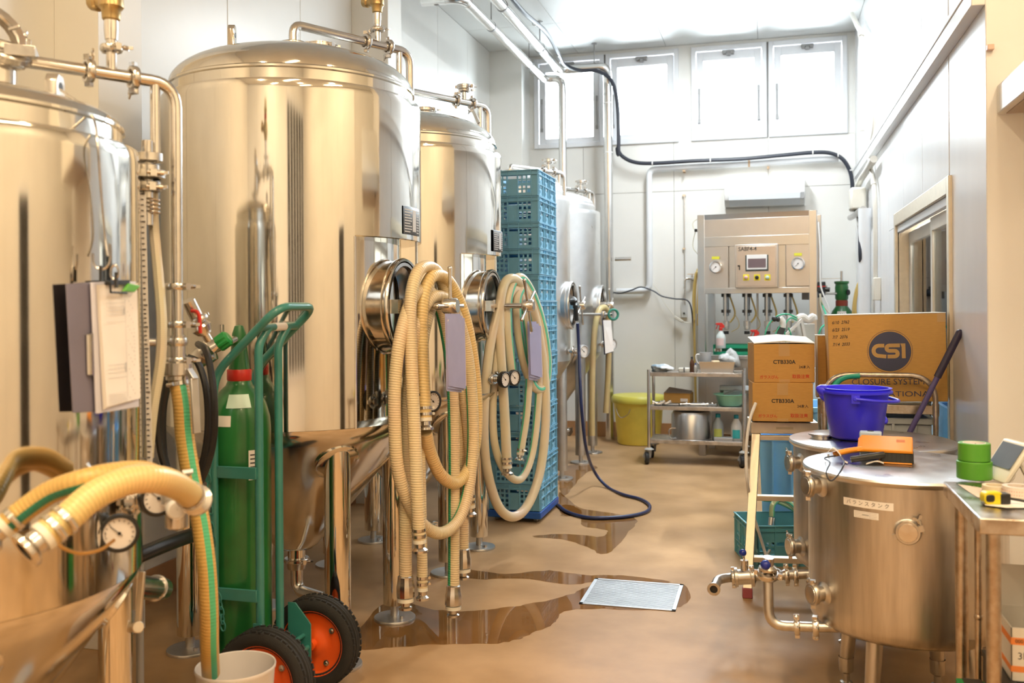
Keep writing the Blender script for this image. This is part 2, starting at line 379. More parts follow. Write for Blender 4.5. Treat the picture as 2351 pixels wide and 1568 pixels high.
# ceiling: joint layer with separate panels just under it
o = MB().box((XL-.3, YF-.1, ZC+.012), (XR2+.2, YB+.1, ZC+.12)).build('ceiling', JOINT, flat=True); o['kind'] = 'structure'
xs = [XL, -2.1, -1.1, -.1, XR, XR2]; ys = [YF, .2, 2.6, 5.0, 7.2, 9.4, YB]
for i in range(5):
    for j in range(6):
        if i == 4 and j >= 3: continue
        y1 = min(ys[j+1], YS) if i == 4 else ys[j+1]
        if y1 > ys[j]: panel(o, (xs[i]+.002, ys[j]+.002, ZC), (xs[i+1]-.002, y1-.002, ZC+.012), CEILP)
# left wall
o = MB().box((XL-.15, YF, 0), (XL-.012, YB, ZC)).build('wall_left', JOINT, flat=True); o['kind'] = 'structure'
ys = [YF, -1.33, -.45, .43, 1.32, 2.21, 3.10, 3.99, 4.87, 5.76, 6.65, 7.57, 8.51, 9.43, YB]
for a, b in zip(ys, ys[1:]): panel(o, (XL-.012, a+.002, 0), (XL, b-.002, ZC), WALLP)
for nm, a, b in (('trim_1', (XL, 10.24, 0), (-2.68, YB, ZC)), ('trim_2', (XL, 6.57, 0), (-2.76, 6.84, ZC)), ('trim_3', (XL, 3.48, 0), (-2.83, 3.78, ZC))):
    q = MB().box(a, b).build(nm, WALLP, flat=True, bevel=.004); q['kind'] = 'structure'
# right wall with the sliding door opening
DY0, DY1, DZ = 5.24, 7.28, 2.06
o = ST('wall_right', (XR, YS, 0))
bk = MB()
bk.box((XR+.012, YS+.014, 0), (XR+.15, DY0-.06, ZC)).box((XR+.012, DY1+.06, 0), (XR+.15, YB, ZC)).box((XR+.012, DY0-.06, DZ+.09), (XR+.15, DY1+.06, ZC))
bk.build('backing', JOINT, o, flat=True)
ys = [YS, 5.26, 6.13, 6.96, 7.80, 8.66, 9.55, YB]
for a, b in zip(ys, ys[1:]):
    a2, b2 = a+.002, b-.002
    if b <= DY0+.03 or a >= DY1: panel(o, (XR, a2, 0), (XR+.012, b2 if b > 5.3 else DY0-.002, ZC), WALLR)
    else:
        panel(o, (XR, a2, DZ), (XR+.012, b2, ZC), WALLR)
        if b > DY1: panel(o, (XR, DY1, 0), (XR+.012, b2, DZ-.002), WALLR)
# the wall face that turns right, and the near side
o = MB().box((XR+.012, YS+.012, 0), (XR2+.2, YS+.1, ZC)).build('wall_alcove', JOINT, flat=True); o['kind'] = 'structure'
xs = [XR, 1.72, XR2]
for a, b in zip(xs, xs[1:]): panel(o, (a+.002, YS, 0), (b-.002, YS+.012, ZC), WALLR)
o = MB().box((XR2+.012, YF, 0), (XR2+.2, YS, ZC)).build('wall_side', JOINT, flat=True); o['kind'] = 'structure'
ys = [YF, -1.7, -.8, .1, 1.0, 1.55, 2.05, 2.95, 3.8, YS]
for a, b in zip(ys, ys[1:]):
    if a == 1.55: panel(o, (XR2, a+.002, 2.26), (XR2+.012, b-.002, ZC), WALLP)
    else: panel(o, (XR2, a+.002, 0), (XR2+.012, b-.002, ZC), WALLP)
d = ST('door_2', (XR2, 1.8, 0)); MB().box((XR2+.006, 1.56, 0), (XR2+.01, 2.04, 2.25)).build('opening', DARK, d, flat=True)
fr = MB()
for y in (1.55, 2.0): fr.box((XR2-.02, y, 0), (XR2+.006, y+.05, 2.26))
fr.box((XR2-.02, 1.6, 2.21), (XR2+.006, 2.0, 2.26)).build('door_frame', WFRAME, d, bevel=.003)
# wall behind the photographer with a tall glazed window
o = MB().box((XL-.15, YF-.2, 0), (XR2+.2, YF-.012, ZC)).build('wall_front', JOINT, flat=True); o['kind'] = 'structure'
xs = [XL, -2.2, -1.3, -.4, .6, XR2]
for a, b in zip(xs, xs[1:]):
    if a == .6: panel(o, (a+.002, YF-.012, 0), (b-.002, YF, .7), WALLP); panel(o, (a+.002, YF-.012, 3.8), (b-.002, YF, ZC), WALLP)
    else: panel(o, (a+.002, YF-.012, 0), (b-.002, YF, ZC), WALLP)
wn = ST('window_5', (1.6, YF, .7)); mu = MB()
for k in range(7): x = .6+k*(XR2-.6-.06)/6; mu.box((x, YF-.01, .7), (x+.06, YF+.04, 3.8))
mu.box((.6, YF-.01, .7), (XR2, YF+.03, .78)).box((.6, YF-.01, 3.72), (XR2, YF+.03, 3.8)).build('window_frame', WFRAME, wn, bevel=.003)
for k in range(6): x = .6+.06+k*(XR2-.6-.06)/6; MB().box((x, YF-.008, .78), (x+.27, YF-.004, 3.72)).build('pane', DARK, wn, flat=True)
# back wall around the four high windows
o = ST('wall_back', (-1, YB, 0)); WZ0, WZ1 = 3.32, 4.36
bk = MB(); bk.box((XL, YB+.012, 0), (XR+.1, YB+.15, WZ0)).box((XL, YB+.012, WZ1), (XR+.1, YB+.15, ZC+.1))
xs = [XL, WIN[0][0], WIN[0][1], WIN[1][0], WIN[1][1], WIN[2][0], WIN[2][1], WIN[3][0], WIN[3][1], XR+.1]
for i in range(0, 10, 2): bk.box((xs[i], YB+.012, WZ0), (xs[i+1], YB+.15, WZ1))
bk.build('backing', JOINT, o, flat=True)
xe = [XL, -2.05, -1.02, .0, XR]
for a, b in zip(xe, xe[1:]):
    panel(o, (a+.002, YB, 0), (b-.002, YB+.012, 2.768), WALLP); panel(o, (a+.002, YB, 2.772), (b-.002, YB+.012, WZ0), WALLP)
for a, b in ((XL, WIN[0][0]), (WIN[1][1], WIN[2][0]), (WIN[3][1], XR)): panel(o, (a, YB, WZ0), (b, YB+.012, ZC), WALLP)
panel(o, (WIN[0][0], YB, WZ1), (WIN[1][1], YB+.012, ZC), WALLP); panel(o, (WIN[2][0], YB, WZ1), (WIN[3][1], YB+.012, ZC), WALLP)
def window(n, x0, x1, hz):
    wn = ST('window_%d' % n, ((x0+x1)/2, YB, WZ0)); yb = YB-.03
    f = MB(); t = .05
    f.box((x0, yb, WZ0), (x0+t, YB+.15, WZ1)).box((x1-t, yb, WZ0), (x1, YB+.15, WZ1)).box((x0+t, yb, WZ0), (x1-t, YB+.15, WZ0+t)).box((x0+t, yb, WZ1-t), (x1-t, YB+.15, WZ1))
    f.build('window_frame', WFRAME, wn, bevel=.004)
    a0, a1, b0, b1 = x0+t+.006, x1-t-.006, WZ0+t+.006, WZ1-t-.006; s = MB(); k = .075
    s.box((a0, YB, b0), (a0+k, YB+.05, b1)).box((a1-k, YB, b0), (a1, YB+.05, b1)).box((a0+k, YB, b0), (a1-k, YB+.05, b0+.06)).box((a0+k, YB, b1-.10), (a1-k, YB+.05, b1))
    s = s.build('sash', WFRAME, wn, bevel=.004)
    MB().box((a0+k, YB+.02, b0+.06), (a1-k, YB+.024, b1-.10)).build('pane', GLASS, s, flat=True)
    c = MB(); xm = (x0+x1)/2
    c.box((xm-.065, YB-.035, WZ1-.085), (xm+.065, YB, WZ1-.06)).box((xm-.06, YB-.05, WZ1-.105), (xm-.025, YB, WZ1-.085)).box((xm+.025, YB-.05, WZ1-.105), (xm+.06, YB, WZ1-.085)).box((xm-.02, YB-.05, WZ1-.12), (xm+.02, YB, WZ1-.09))
    c.build('catch', GREYP, s, bevel=.003)
    for q in ((a0+.03, a1-.03) if hz == 2 else (a0+.03,)):
        h = MB().cyl((q, YB-.012, b0+.18), (q, YB-.012, b0+.50), .007, seg=8); h.box((q-.012, YB-.025, b0+.14), (q+.012, YB, b0+.18)).box((q-.009, YB-.02, b0+.46), (q+.009, YB, b0+.52)).build('stay_arm', GREYP, s)
    return wn
for i, (x0, x1) in enumerate(WIN): window(i+1, x0, x1, 2 if i in (0, 2) else 1)
for x in (-.96, -.82): # stay rails at the edges of the two window pairs
    pass
# baseboards
for nm, a, b in (('baseboard_back', (-2.68, YB-.012, 0), (XR, YB, .17)), ('baseboard_left', (XL, YF, 0), (XL+.012, 10.24, .17)), ('baseboard_right', (XR-.012, DY1+.06, 0), (XR, YB-.012, .17)), ('baseboard_alcove', (XR, YS-.012, 0), (XR2, YS, .17))):
    q = MB().box(a, b).build(nm, SKIRT, flat=True, bevel=.003); q['kind'] = 'structure'
# sliding glass door in the right wall
d = ST('door_1', (XR, 6.26, 0)); f = MB(); xo = XR-.018
f.box((xo, DY0-.06, 0), (XR+.15, DY0, DZ+.09)).box((xo, DY1, 0), (XR+.15, DY1+.06, DZ+.09)).box((xo, DY0, DZ), (XR+.15, DY1, DZ+.09))
f.build('door_frame', ALU, d, bevel=.003)
tr = MB().box((XR+.0, DY0, DZ-.05), (XR+.03, DY1, DZ)); tr.build('track', WFRAME, d, bevel=.003)
ym = 6.05
for (a, b, x) in ((ym-.03, DY1-.01, XR+.075), (DY0+.01, ym+.03, XR+.035)):
    l = MB(); s = .06
    l.box((x, a, .0), (x+.03, a+s, DZ-.05)).box((x, b-s, .0), (x+.03, b, DZ-.05)).box((x, a+s, .0), (x+.03, b-s, .12)).box((x, a+s, DZ-.13), (x+.03, b-s, DZ-.05))
    l = l.build('door_leaf', mat('door_leaf_paint', (.70, .64, .55), .4), d, bevel=.003)
    MB().box((x+.012, a+s, .12), (x+.017, b-s, DZ-.13)).build('pane', film_mat('door_glass', (.93, .96, .96), .02, 1.22) if 'door_glass' not in MATS else MATS['door_glass'], l, flat=True)
q = MB().box((XR+.9, 4.6, 0), (XR+1.0, 9.6, 2.6)).box((XR+.15, 9.2, 0), (XR+1.0, 9.3, 2.6)).box((XR+.15, 4.55, 0), (XR+1.0, 4.62, 2.6)).box((XR+.15, 4.6, 2.6), (XR+1.0, 9.3, 2.7)).box((XR+.15, 4.6, -.1), (XR+1.0, 9.3, 0)).build('wall_beyond', WALLP, flat=True); q['kind'] = 'structure'
area('beyond_fill_light', (XR+.55, 6.4, 2.55), .3, 1.2, 420, (1, .98, .96))  # fill light added behind the door to brighten the view through its glass
# ---------------------------------------------------------------- floor drain and puddles
t = T('floor_drain', 'rectangular stainless slotted drain grate set in the brown floor', 'drain', (-.70, 4.85, 0))
c = [PZ(1330, 1391, 0), PZ(1556, 1399, 0), PZ(1570, 1341, 0), PZ(1365, 1334, 0)]
x0, x1, y0, y1 = -.93, -.45, 4.62, 5.07
f = MB().box((x0, y0, 0), (x1, y0+.02, .005)).box((x0, y1-.02, 0), (x1, y1, .005)).box((x0, y0, 0), (x0+.02, y1, .005)).box((x1-.02, y0, 0), (x1, y1, .005))
GRATE = mat('grate_steel', (.40, .40, .41), .5, 1, var=.1); f.build('frame', GRATE, t, bevel=.001); MB().box((x0+.02, y0+.02, .0003), (x1-.02, y1-.02, .0008)).build('pit', DARK, t, flat=True)
sl = None
for k in range(27):
    y = y0+.024+k*.0149
    q = MB().box((x0+.02, y, .001), (x1-.02, y+.0095, .0046)).build('slat', GRATE, t, flat=True)
def puddle(label, px, z=.0012):
    pts = [PZ(a, b, 0) for a, b in px]; n = len(pts); q = []
    for i in range(n):                                            # rounded, slightly ragged outline
        a, b, c_, d_ = pts[i-1], pts[i], pts[(i+1) % n], pts[(i+2) % n]
        for k in range(6):
            s = k/6; q.append(.5*((2*b)+(c_-a)*s+(2*a-5*b+4*c_-d_)*s*s+(3*b-a-3*c_+d_)*s**3)+V((random.uniform(-.008, .008), random.uniform(-.008, .008), 0)))
    bm = bmesh.new(); vs = [bm.verts.new((p.x, p.y, z)) for p in q]; bm.faces.new(vs); bmesh.ops.triangulate(bm, faces=bm.faces[:])
    bmesh.ops.recalc_face_normals(bm, faces=bm.faces[:])
    me = bpy.data.meshes.new('puddle'); bm.to_mesh(me); bm.free()
    if me.polygons[0].normal.z < 0: me.flip_normals()
    me.materials.append(WATER); o = bpy.data.objects.new('puddle', me); COL.objects.link(o); return tag(o, label, 'puddle', 'water puddles on the floor')
puddle('wide puddle in front of the large tank, reaching toward the drain', [(830, 1440), (900, 1380), (1000, 1400), (1090, 1402), (1180, 1392), (1250, 1380), (1310, 1365), (1345, 1350), (1400, 1335), (1500, 1336), (1575, 1345), (1580, 1385), (1500, 1400), (1340, 1398), (1285, 1410), (1275, 1430), (1225, 1452), (1190, 1468), (1130, 1478), (1000, 1480), (900, 1487), (830, 1490)])
puddle('long thin puddle running from the tank feet to the drain', [(1075, 1308), (1160, 1318), (1260, 1310), (1340, 1320), (1440, 1322), (1540, 1335), (1480, 1341), (1380, 1336), (1310, 1342), (1200, 1328), (1100, 1330), (1040, 1322)])
puddle('branching puddle beside the loop of blue hose', [(1285, 1130), (1330, 1165), (1420, 1180), (1462, 1195), (1440, 1225), (1410, 1262), (1380, 1272), (1352, 1258), (1300, 1240), (1220, 1232), (1300, 1226), (1380, 1232), (1392, 1218), (1340, 1208), (1330, 1190), (1290, 1175)])
puddle('dark wet patch under the far tanks', [(1290, 1075), (1330, 1066), (1372, 1072), (1340, 1090), (1305, 1130), (1292, 1140), (1284, 1110)])
puddle('small puddle under the far end of the stacked crates', [(1290, 1160), (1318, 1162), (1335, 1178), (1300, 1186), (1286, 1180)])
# ---------------------------------------------------------------- pipes, hose and conduits overhead
CLAD = mat('pipe_cladding', (.72, .71, .69), .22, 1, rvar=.06, vscale=20, var=.04)
def clad(label, pts, r, rods, elbows, grp=None):
    t = T('insulated_pipe', label, 'pipe', pts[0]); MB().tube(fillet(pts, .12, 5), r, 16).build('cladding', CLAD, t)
    b = MB()
    for p, ax in elbows: b.lathe([(r*.9, -.012), (r*1.06, -.012), (r*1.06, .012), (r*.9, .012)], p, ax, 16)
    b.build('joint_band', CLAD, t)
    for p in rods:
        k = MB().cyl((p[0], p[1], p[2]+r), (p[0], p[1], ZC), .006, seg=8); k.cyl((p[0], p[1], ZC-.01), (p[0], p[1], ZC), .03, seg=12); k.lathe([(r*1.0, -.012), (r*1.08, -.012), (r*1.08, .012), (r, .012)], (p[0], p[1], p[2]), (0, 1, 0), 16); k.build('hanger_rod', GREYP, t)
zA, zB = 4.05, 4.13
clad('steel clad pipe turning along the ceiling, lower and nearer the left wall', [(-2.78, 7.35, zA), (-2.43, 7.35, zA), (-2.43, 10.28, zA), (-2.22, 10.28, zA), (-2.22, 10.28, 2.2)], .045, [(-2.65, 7.35, zA), (-2.43, 8.2, zA), (-2.43, 9.6, zA)], [((-2.43, 7.5, zA), (0, 1, 0)), ((-2.58, 7.35, zA), (1, 0, 0)), ((-2.22, 10.28, 3.85), (0, 0, 1))])
clad('tall steel clad pipe dropping down the back wall to the floor', [(-2.24, 6.6, zB), (-2.24, 10.25, zB), (-1.72, 10.25, zB), (-1.72, 10.36, zB-.1), (-1.72, 10.36, .0)], .05, [(-2.24, 7.9, zB), (-2.24, 9.3, zB), (-1.85, 10.25, zB)], [((-2.24, 10.0, zB), (0, 1, 0)), ((-1.85, 10.25, zB), (1, 0, 0)), ((-1.72, 10.36, 3.85), (0, 0, 1)), ((-1.72, 10.36, 3.1), (0, 0, 1)), ((-1.72, 10.36, 2.0), (0, 0, 1))])
hp = [(-2.16, 6.6, zB+.02), (-2.15, 7.6, zB+.05), (-2.12, 8.2, zB+.02), (-2.1, 9.0, zB+.06), (-2.11, 9.6, zB), (-2.12, 9.95, zB-.02), (-2.0, 10.15, zB-.04), (-1.8, 10.17, zB-.06), (-1.66, 10.28, zB-.16), (-1.61, 10.36, 3.7), (-1.61, 10.4, 3.2)]
hp += [PY(px, py, 10.44) for px, py in ((1417, 340), (1428, 358), (1455, 372), (1500, 375), (1600, 369), (1700, 365), (1800, 356), (1870, 350), (1908, 352), (1935, 366), (1952, 395), (1957, 430), (1954, 465))]
t = T('black_hose', 'thick black hose running along the ceiling pipe and across the back wall', 'hose', hp[0]); wire('hose', hp, .021, CABLEB, t)
tb = MB()
for i, (px, py) in enumerate(((1498, 376), (1631, 369), (1866, 351), (1924, 357), (1954, 391))): tb.lathe([(.02, -.006), (.025, -.006), (.025, .006), (.02, .006)], PY(px, py, 10.44), (0, 0, 1) if i == 4 else (1, 0, 0), 12)
for (y, z) in ((7.6, zB+.05), (8.6, zB+.04), (9.6, zB)): tb.lathe([(.02, -.006), (.026, -.006), (.026, .006), (.02, .006)], (-2.12, y, z), (0, 1, 0), 12)
for z in (3.75, 3.2): tb.lathe([(.05, -.005), (.056, -.005), (.056, .005), (.05, .005)], (-1.72, 10.36, z), (0, 0, 1), 14)
tb.build('cable_tie', WHITEP, t)
Yp = 10.52
pp = [PY(1905, 362, Yp), PY(1490, 388, Yp)]; z1 = pp[1].z
t = T('white_drain_pipe', 'white insulated pipe running under the black hose and down the back wall', 'pipe', pp[1])
x0 = pp[1].x; zb = PY(1490, 668, Yp).z
MB().tube(fillet([(.72, Yp, z1+.02), (x0, Yp, z1), (x0, Yp, zb), (-1.66, Yp, zb)], .09, 5), .034, 14).build('pipe', PIPEW, t)
k = MB()
for x in (-.9, .0): k.box((x-.012, Yp-.04, z1-.05), (x+.012, YB, z1-.035))
k.lathe([(.034, -.01), (.038, -.01), (.038, .01), (.034, .01)], (-.2, Yp, z1+.01), (1, 0, 0), 14).build('pipe_bracket', mat('tan_tape', (.62, .42, .25), .6), t)
# beige conduits and white duct in the back right corner
def conduit(label, px, X, r, m=BEIGE, cat='conduit', nm='conduit', joints=()):
    pts = [PX(a, b, X) for a, b in px]; t = T(nm, label, cat, pts[-1]); MB().tube(cr(pts, 6), r, 12).build('tube', m, t)
    if joints:
        for i in joints: MB().lathe([(r, -.03), (r*1.25, -.03), (r*1.25, .03), (r, .03)], pts[i], (pts[min(i+1, len(pts)-1)]-pts[i-1]), 12).build('coupling', m, t)
    return t
conduit('long beige conduit on the right wall, nearer of the two', [(2006, -60), (2006, 20), (2008, 110), (2008, 235), (2006, 300), (1997, 340), (1998, 375), (2006, 420), (2009, 470), (2010, 560), (2010, 640)], .86, .019, joints=(1, 3, 7))
t = T('junction_box', 'small beige socket box at the foot of the right wall conduit', 'box', PX(2010, 665, .86)); p = PX(2010, 665, .86); MB().box((.84, p.y-.05, p.z-.09), (.9, p.y+.05, p.z+.10)).build('box', CREAMP, t, bevel=.006)
conduit('thin beige conduit bending off the ceiling into the far corner', [(1956, 32), (1968, 58), (1977, 80), (1977, 140), (1978, 180), (1980, 300)], .80, .022, joints=(2, 4))
conduit('branching beige cable cover curling beside the far corner', [(2006, 365), (1990, 392), (1975, 415), (1968, 440), (1972, 480), (1976, 520)], .84, .03)
t = T('pipe_duct', 'white boxed pipe cover standing in the far right corner', 'duct', (.8, 10.3, .9)); k = MB(); k.tube(cr([PX(1985, y, .82) for y in (478, 500, 560, 640, 720, 800)], 4), .055, 14); k.build('duct', PIPEW, t)
MB().tube(fillet([PX(1952, 500, .8), PX(1968, 490, .8), PX(1982, 480, .82)], .05), .03, 12).build('elbow', SATIN, t)
q = MB().box(PX(1952, 470, .72), PX(1975, 478, .88)); t2 = T('pipe_cover', 'cream pipe cover where the black hose meets the corner', 'cover', PX(1963, 478, .78)); p = PX(1963, 462, .79); MB().box((p.x-.05, p.y-.12, p.z-.09), (p.x+.09, p.y+.1, p.z+.12)).build('cover', CREAMP, t2, bevel=.02)
wire_t = T('corner_cable', 'black hose hanging behind the white duct in the corner', 'cable', PX(1974, 500, .78)); wire('cable', [PX(1974, 498, .78), PX(1974, 540, .78), PX(1975, 590, .78), PX(1978, 620, .8)], .016, CABLEB, wire_t)
t = T('wall_trunking', 'long white cable trunking sloping away along the right wall', 'trunking', (XR, 7.2, 2.76)); MB().box((XR-.055, YS+.0, 2.775), (XR, 10.2, 2.855)).build('trunk', WALLR, t, bevel=.004); MB().box((XR-.06, YS+.0, 2.855), (XR, 10.2, 2.885)).build('lid', WALLR, t, bevel=.004)
t = T('range_hood', 'pale hood at the top right edge, its brown underside showing', 'hood', (1.5, 3.6, 2.3)); h = MB(); h.prism([(0, 0), (1.2, 0), (1.2, .5), (.45, .5), (0, .12)], .9, (.94, 4.395, 2.30), (1, 0, 0), (0, 0, 1)); h.build('canopy', WALLP, t, bevel=.006)
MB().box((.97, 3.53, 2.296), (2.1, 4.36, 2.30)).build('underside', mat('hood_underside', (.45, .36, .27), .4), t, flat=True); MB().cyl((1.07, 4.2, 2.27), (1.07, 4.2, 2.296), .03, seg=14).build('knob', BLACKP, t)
p = PY(2272, 110, 4.39); t = T('wall_socket', 'tiny pink plug on the alcove wall above the hood', 'plug', p); MB().box((p.x-.012, p.y-.02, p.z-.012), (p.x+.015, 4.4, p.z+.012)).build('plug', mat('pink_plug', (.7, .5, .42), .5), t, bevel=.003)
# ---------------------------------------------------------------- fermentation tanks
def lug(root, p, m=MIRROR, w_=.055, h=.12):
    p = V(p); l = MB(); hp = []
    poly = [(-w_/2, -.03), (w_/2, -.03), (w_/2, h-.02), (w_/2-.015, h), (-w_/2+.015, h), (-w_/2, h-.02)]
    l.prism(poly, .03, p+V((0, 0, 0)), (.35, -.94, 0), (0, 0, 1)); l = l.build('lifting_lug', m, root, bevel=.003)
    n = V((.35, -.94, 0)).normalized().cross(V((0, 0, 1))); MB().cyl(p+V((0, 0, h*.62))-n*.001, p+V((0, 0, h*.62))+n*.0312, w_*.2, seg=14).build('hole', DARK, l)
def manway(root, c, z, t, r, rot=0, m=MIRROR, L=.20):
    c = V(c)+V((t, 0, z)); X = (1, 0, 0)
    MB().lathe([(r*.98, -.14), (r*.99, -.04), (r*1.0, -.02), (r*1.03, -.014), (r*1.05, .008), (r*1.03, .016), (r*.98, .014), (r*.95, -.02)], c, X, 56).build('manway_ring', PIPE if m is MIRROR else m, root)
    d = MB(); d.lathe([(r*.94, .002), (r*.90, -.012), (r*.7, -.045), (r*.35, -.06), (.001, -.064)], c, X, 40); d.lathe([(r*.94, .002), (r*.95, .012), (r*.88, .014), (r*.86, -.005)], c, X, 40)
    d = d.build('manway_door', mat('manway_steel', (.36, .34, .32), .22, 1, rvar=.05), root)  # steel darkened so its colour carries the dark reflection in the door
    k = MB(); k.bar(c+V((.03, -r*.78, 0)), c+V((.03, r*.78, 0)), .045, .022); k.obox(c+V((.03, -r*.8, 0)), (.05, .06, .05), X); k.obox(c+V((.03, r*.8, 0)), (.05, .06, .05), X)
    for s in (-1, 1): k.cyl(c+V((.03, s*.05, -.035)), c+V((.03, s*.05, .035)), .009, seg=8)
    k.lathe([(.03, -.06), (.034, .02), (.026, .06)], c, X, 14).build('yoke', FIT, root)
    s = MB(); s.cyl(c+V((-.05, 0, 0)), c+V((L+.04, 0, 0)), .016, seg=12); s.build('spindle', FIT, root)
    h = MB(); h.lathe([(.001, 0), (.028, 0), (.036, .008), (.036, .06), (.030, .068), (.001, .068)], c+V((L, 0, 0)), X, 20)
    for i in range(4):
        a = rot+i*PI/2; u = V((0, math.cos(a), math.sin(a))); h.tube([c+V((L+.032, 0, 0))+u*.02, c+V((L+.032, 0, 0))+u*.10, c+V((L+.032, 0, 0))+u*.165], [.009, .0075, .011], 10); h.sphere(c+V((L+.032, 0, 0))+u*.165, .0112, 10, 6)
    h.build('handwheel', FIT, root); return c
def tank(label, c, R, Rd, zs, zt, dh, cz, crad, lx, ly, lr, m, mc, cut=None, grp=None, side=1):
    t = T('fermentation_tank', label, 'tank', c, grp); c = V(c); O = (c.x, c.y, 0)
    j = MB(); Ri = R-(.095 if cut else .055)
    if cut:
        a, zc = cut
        top = [(R, zc+.03), (R, zt-.04), (R, zt-.012), (R-.004, zt-.003), (R-.014, zt), (Rd-.01, zt)]
        j.lathe([(Ri, zc), (R-.004, zc), (R, zc+.004)]+top, O, seg=24, a0=-a, a1=a)
        j.lathe([(Ri, zs), (R-.003, zs), (R, zs+.003), (R, zs+.03)]+top, O, seg=80, a0=a, a1=2*PI-a)
        for q in (a, -a):
            u = V((math.cos(q), math.sin(q), 0)); j.add([V(O)+u*(Ri-.01)+V((0, 0, zs)), V(O)+u*R+V((0, 0, zs)), V(O)+u*R+V((0, 0, zc)), V(O)+u*(Ri-.01)+V((0, 0, zc))], [(0, 1, 2, 3)])
        j.build('jacket', m, t)
        MB().lathe([(Ri, zs-.02), (Ri, zc+.01)], O, seg=24, a0=-a-.05, a1=a+.05).build('inner_shell', m, t)
        q = MB()
        for s in (a, -a): u = V((math.cos(s), math.sin(s), 0)); q.cyl(V(O)+u*(R-.002)+V((0, 0, zs)), V(O)+u*(R-.002)+V((0, 0, zc)), .006, seg=8)
        q.build('cutout_trim', PIPE, t)
    else:
        j.lathe([(R-.003, zs), (R, zs+.003), (R, zs+.03), (R, zt-.04), (R, zt-.012), (R-.004, zt-.003), (R-.014, zt), (Rd-.01, zt)], O, seg=96).build('jacket', m, t)
    d = [(Rd, zt-.01), (Rd, zt+.045), (Rd+.007, zt+.05), (Rd+.007, zt+.058), (Rd, zt+.064)]
    for i in range(1, 15): a_ = i/14*PI/2; d.append((Rd*math.cos(a_)**.93 if i < 14 else .001, zt+.064+(dh-.064)*math.sin(a_)))
    MB().lathe(d, O, seg=96).build('dome', m, t)
    k = [(R, zs+.002), (R-.004, zs-.012), (R-.02, zs-.04), (R-.045, zs-.04-.025*(zs-.09-cz)/(R-.05-crad)), (crad+.05, cz+.05+.02*(zs-.09-cz)/(R-.05-crad)), (crad+.03, cz+.05), (crad, cz+.015), (crad*.8, cz), (.04, cz-.005), (.04, cz-.05)]
    MB().lathe(k, O, seg=96).build('cone', mc, t)
    o = MB(); o.lathe([(.04, -.05), (.055, -.05), (.055, -.065), (.045, -.07), (.04, -.10)], (c.x, c.y, cz), seg=20); clamp(o, (c.x, c.y, cz-.06), (0, 0, 1), .058, nut=(1, -.6, 0))
    o.tube(fillet([(c.x, c.y, cz-.09), (c.x, c.y, cz-.2), (c.x+.22, c.y-.1, cz-.2)], .07), .028, 14); clamp(o, (c.x+.20, c.y-.09, cz-.2), (.9, -.42, 0), .042); o.build('outlet', FIT, t)
    sl = (zs-.04-cz-.05)/(R-.02-crad-.03)
    for sx in (-1, 1):
        for sy in (-1, 1):
            x, y = c.x+sx*lx, c.y+sy*ly; r = math.hypot(lx, ly); zz = zs-.04-(R-.02-r)*sl
            g = MB().cyl((x, y, .075), (x, y, zz+.05), lr, seg=24); g = g.build('leg', MIRROR if m is MIRROR else SATIN, t)
            n = V((sx*lx/r*sl, sy*ly/r*sl, -1)).normalized(); e = V((x, y, zz))-n*.02
            MB().lathe([(lr*1.75, -.03), (lr*1.75, .0245), (lr*1.65, .027), (lr*.9, .027)], e, n, 32).build('weld_pad', mc, t)
            f = MB().cyl((x, y, .012), (x, y, .08), .02, seg=12); f.lathe([(.0001, .018), (.03, .018), (.098, .012), (.1, .008), (.1, 0), (.0001, 0)], (x, y, 0), seg=32); f.cyl((x+.05, y-.03, .01), (x+.05, y-.03, .028), .012, seg=8); f.build('foot', SATIN, g)
    return t
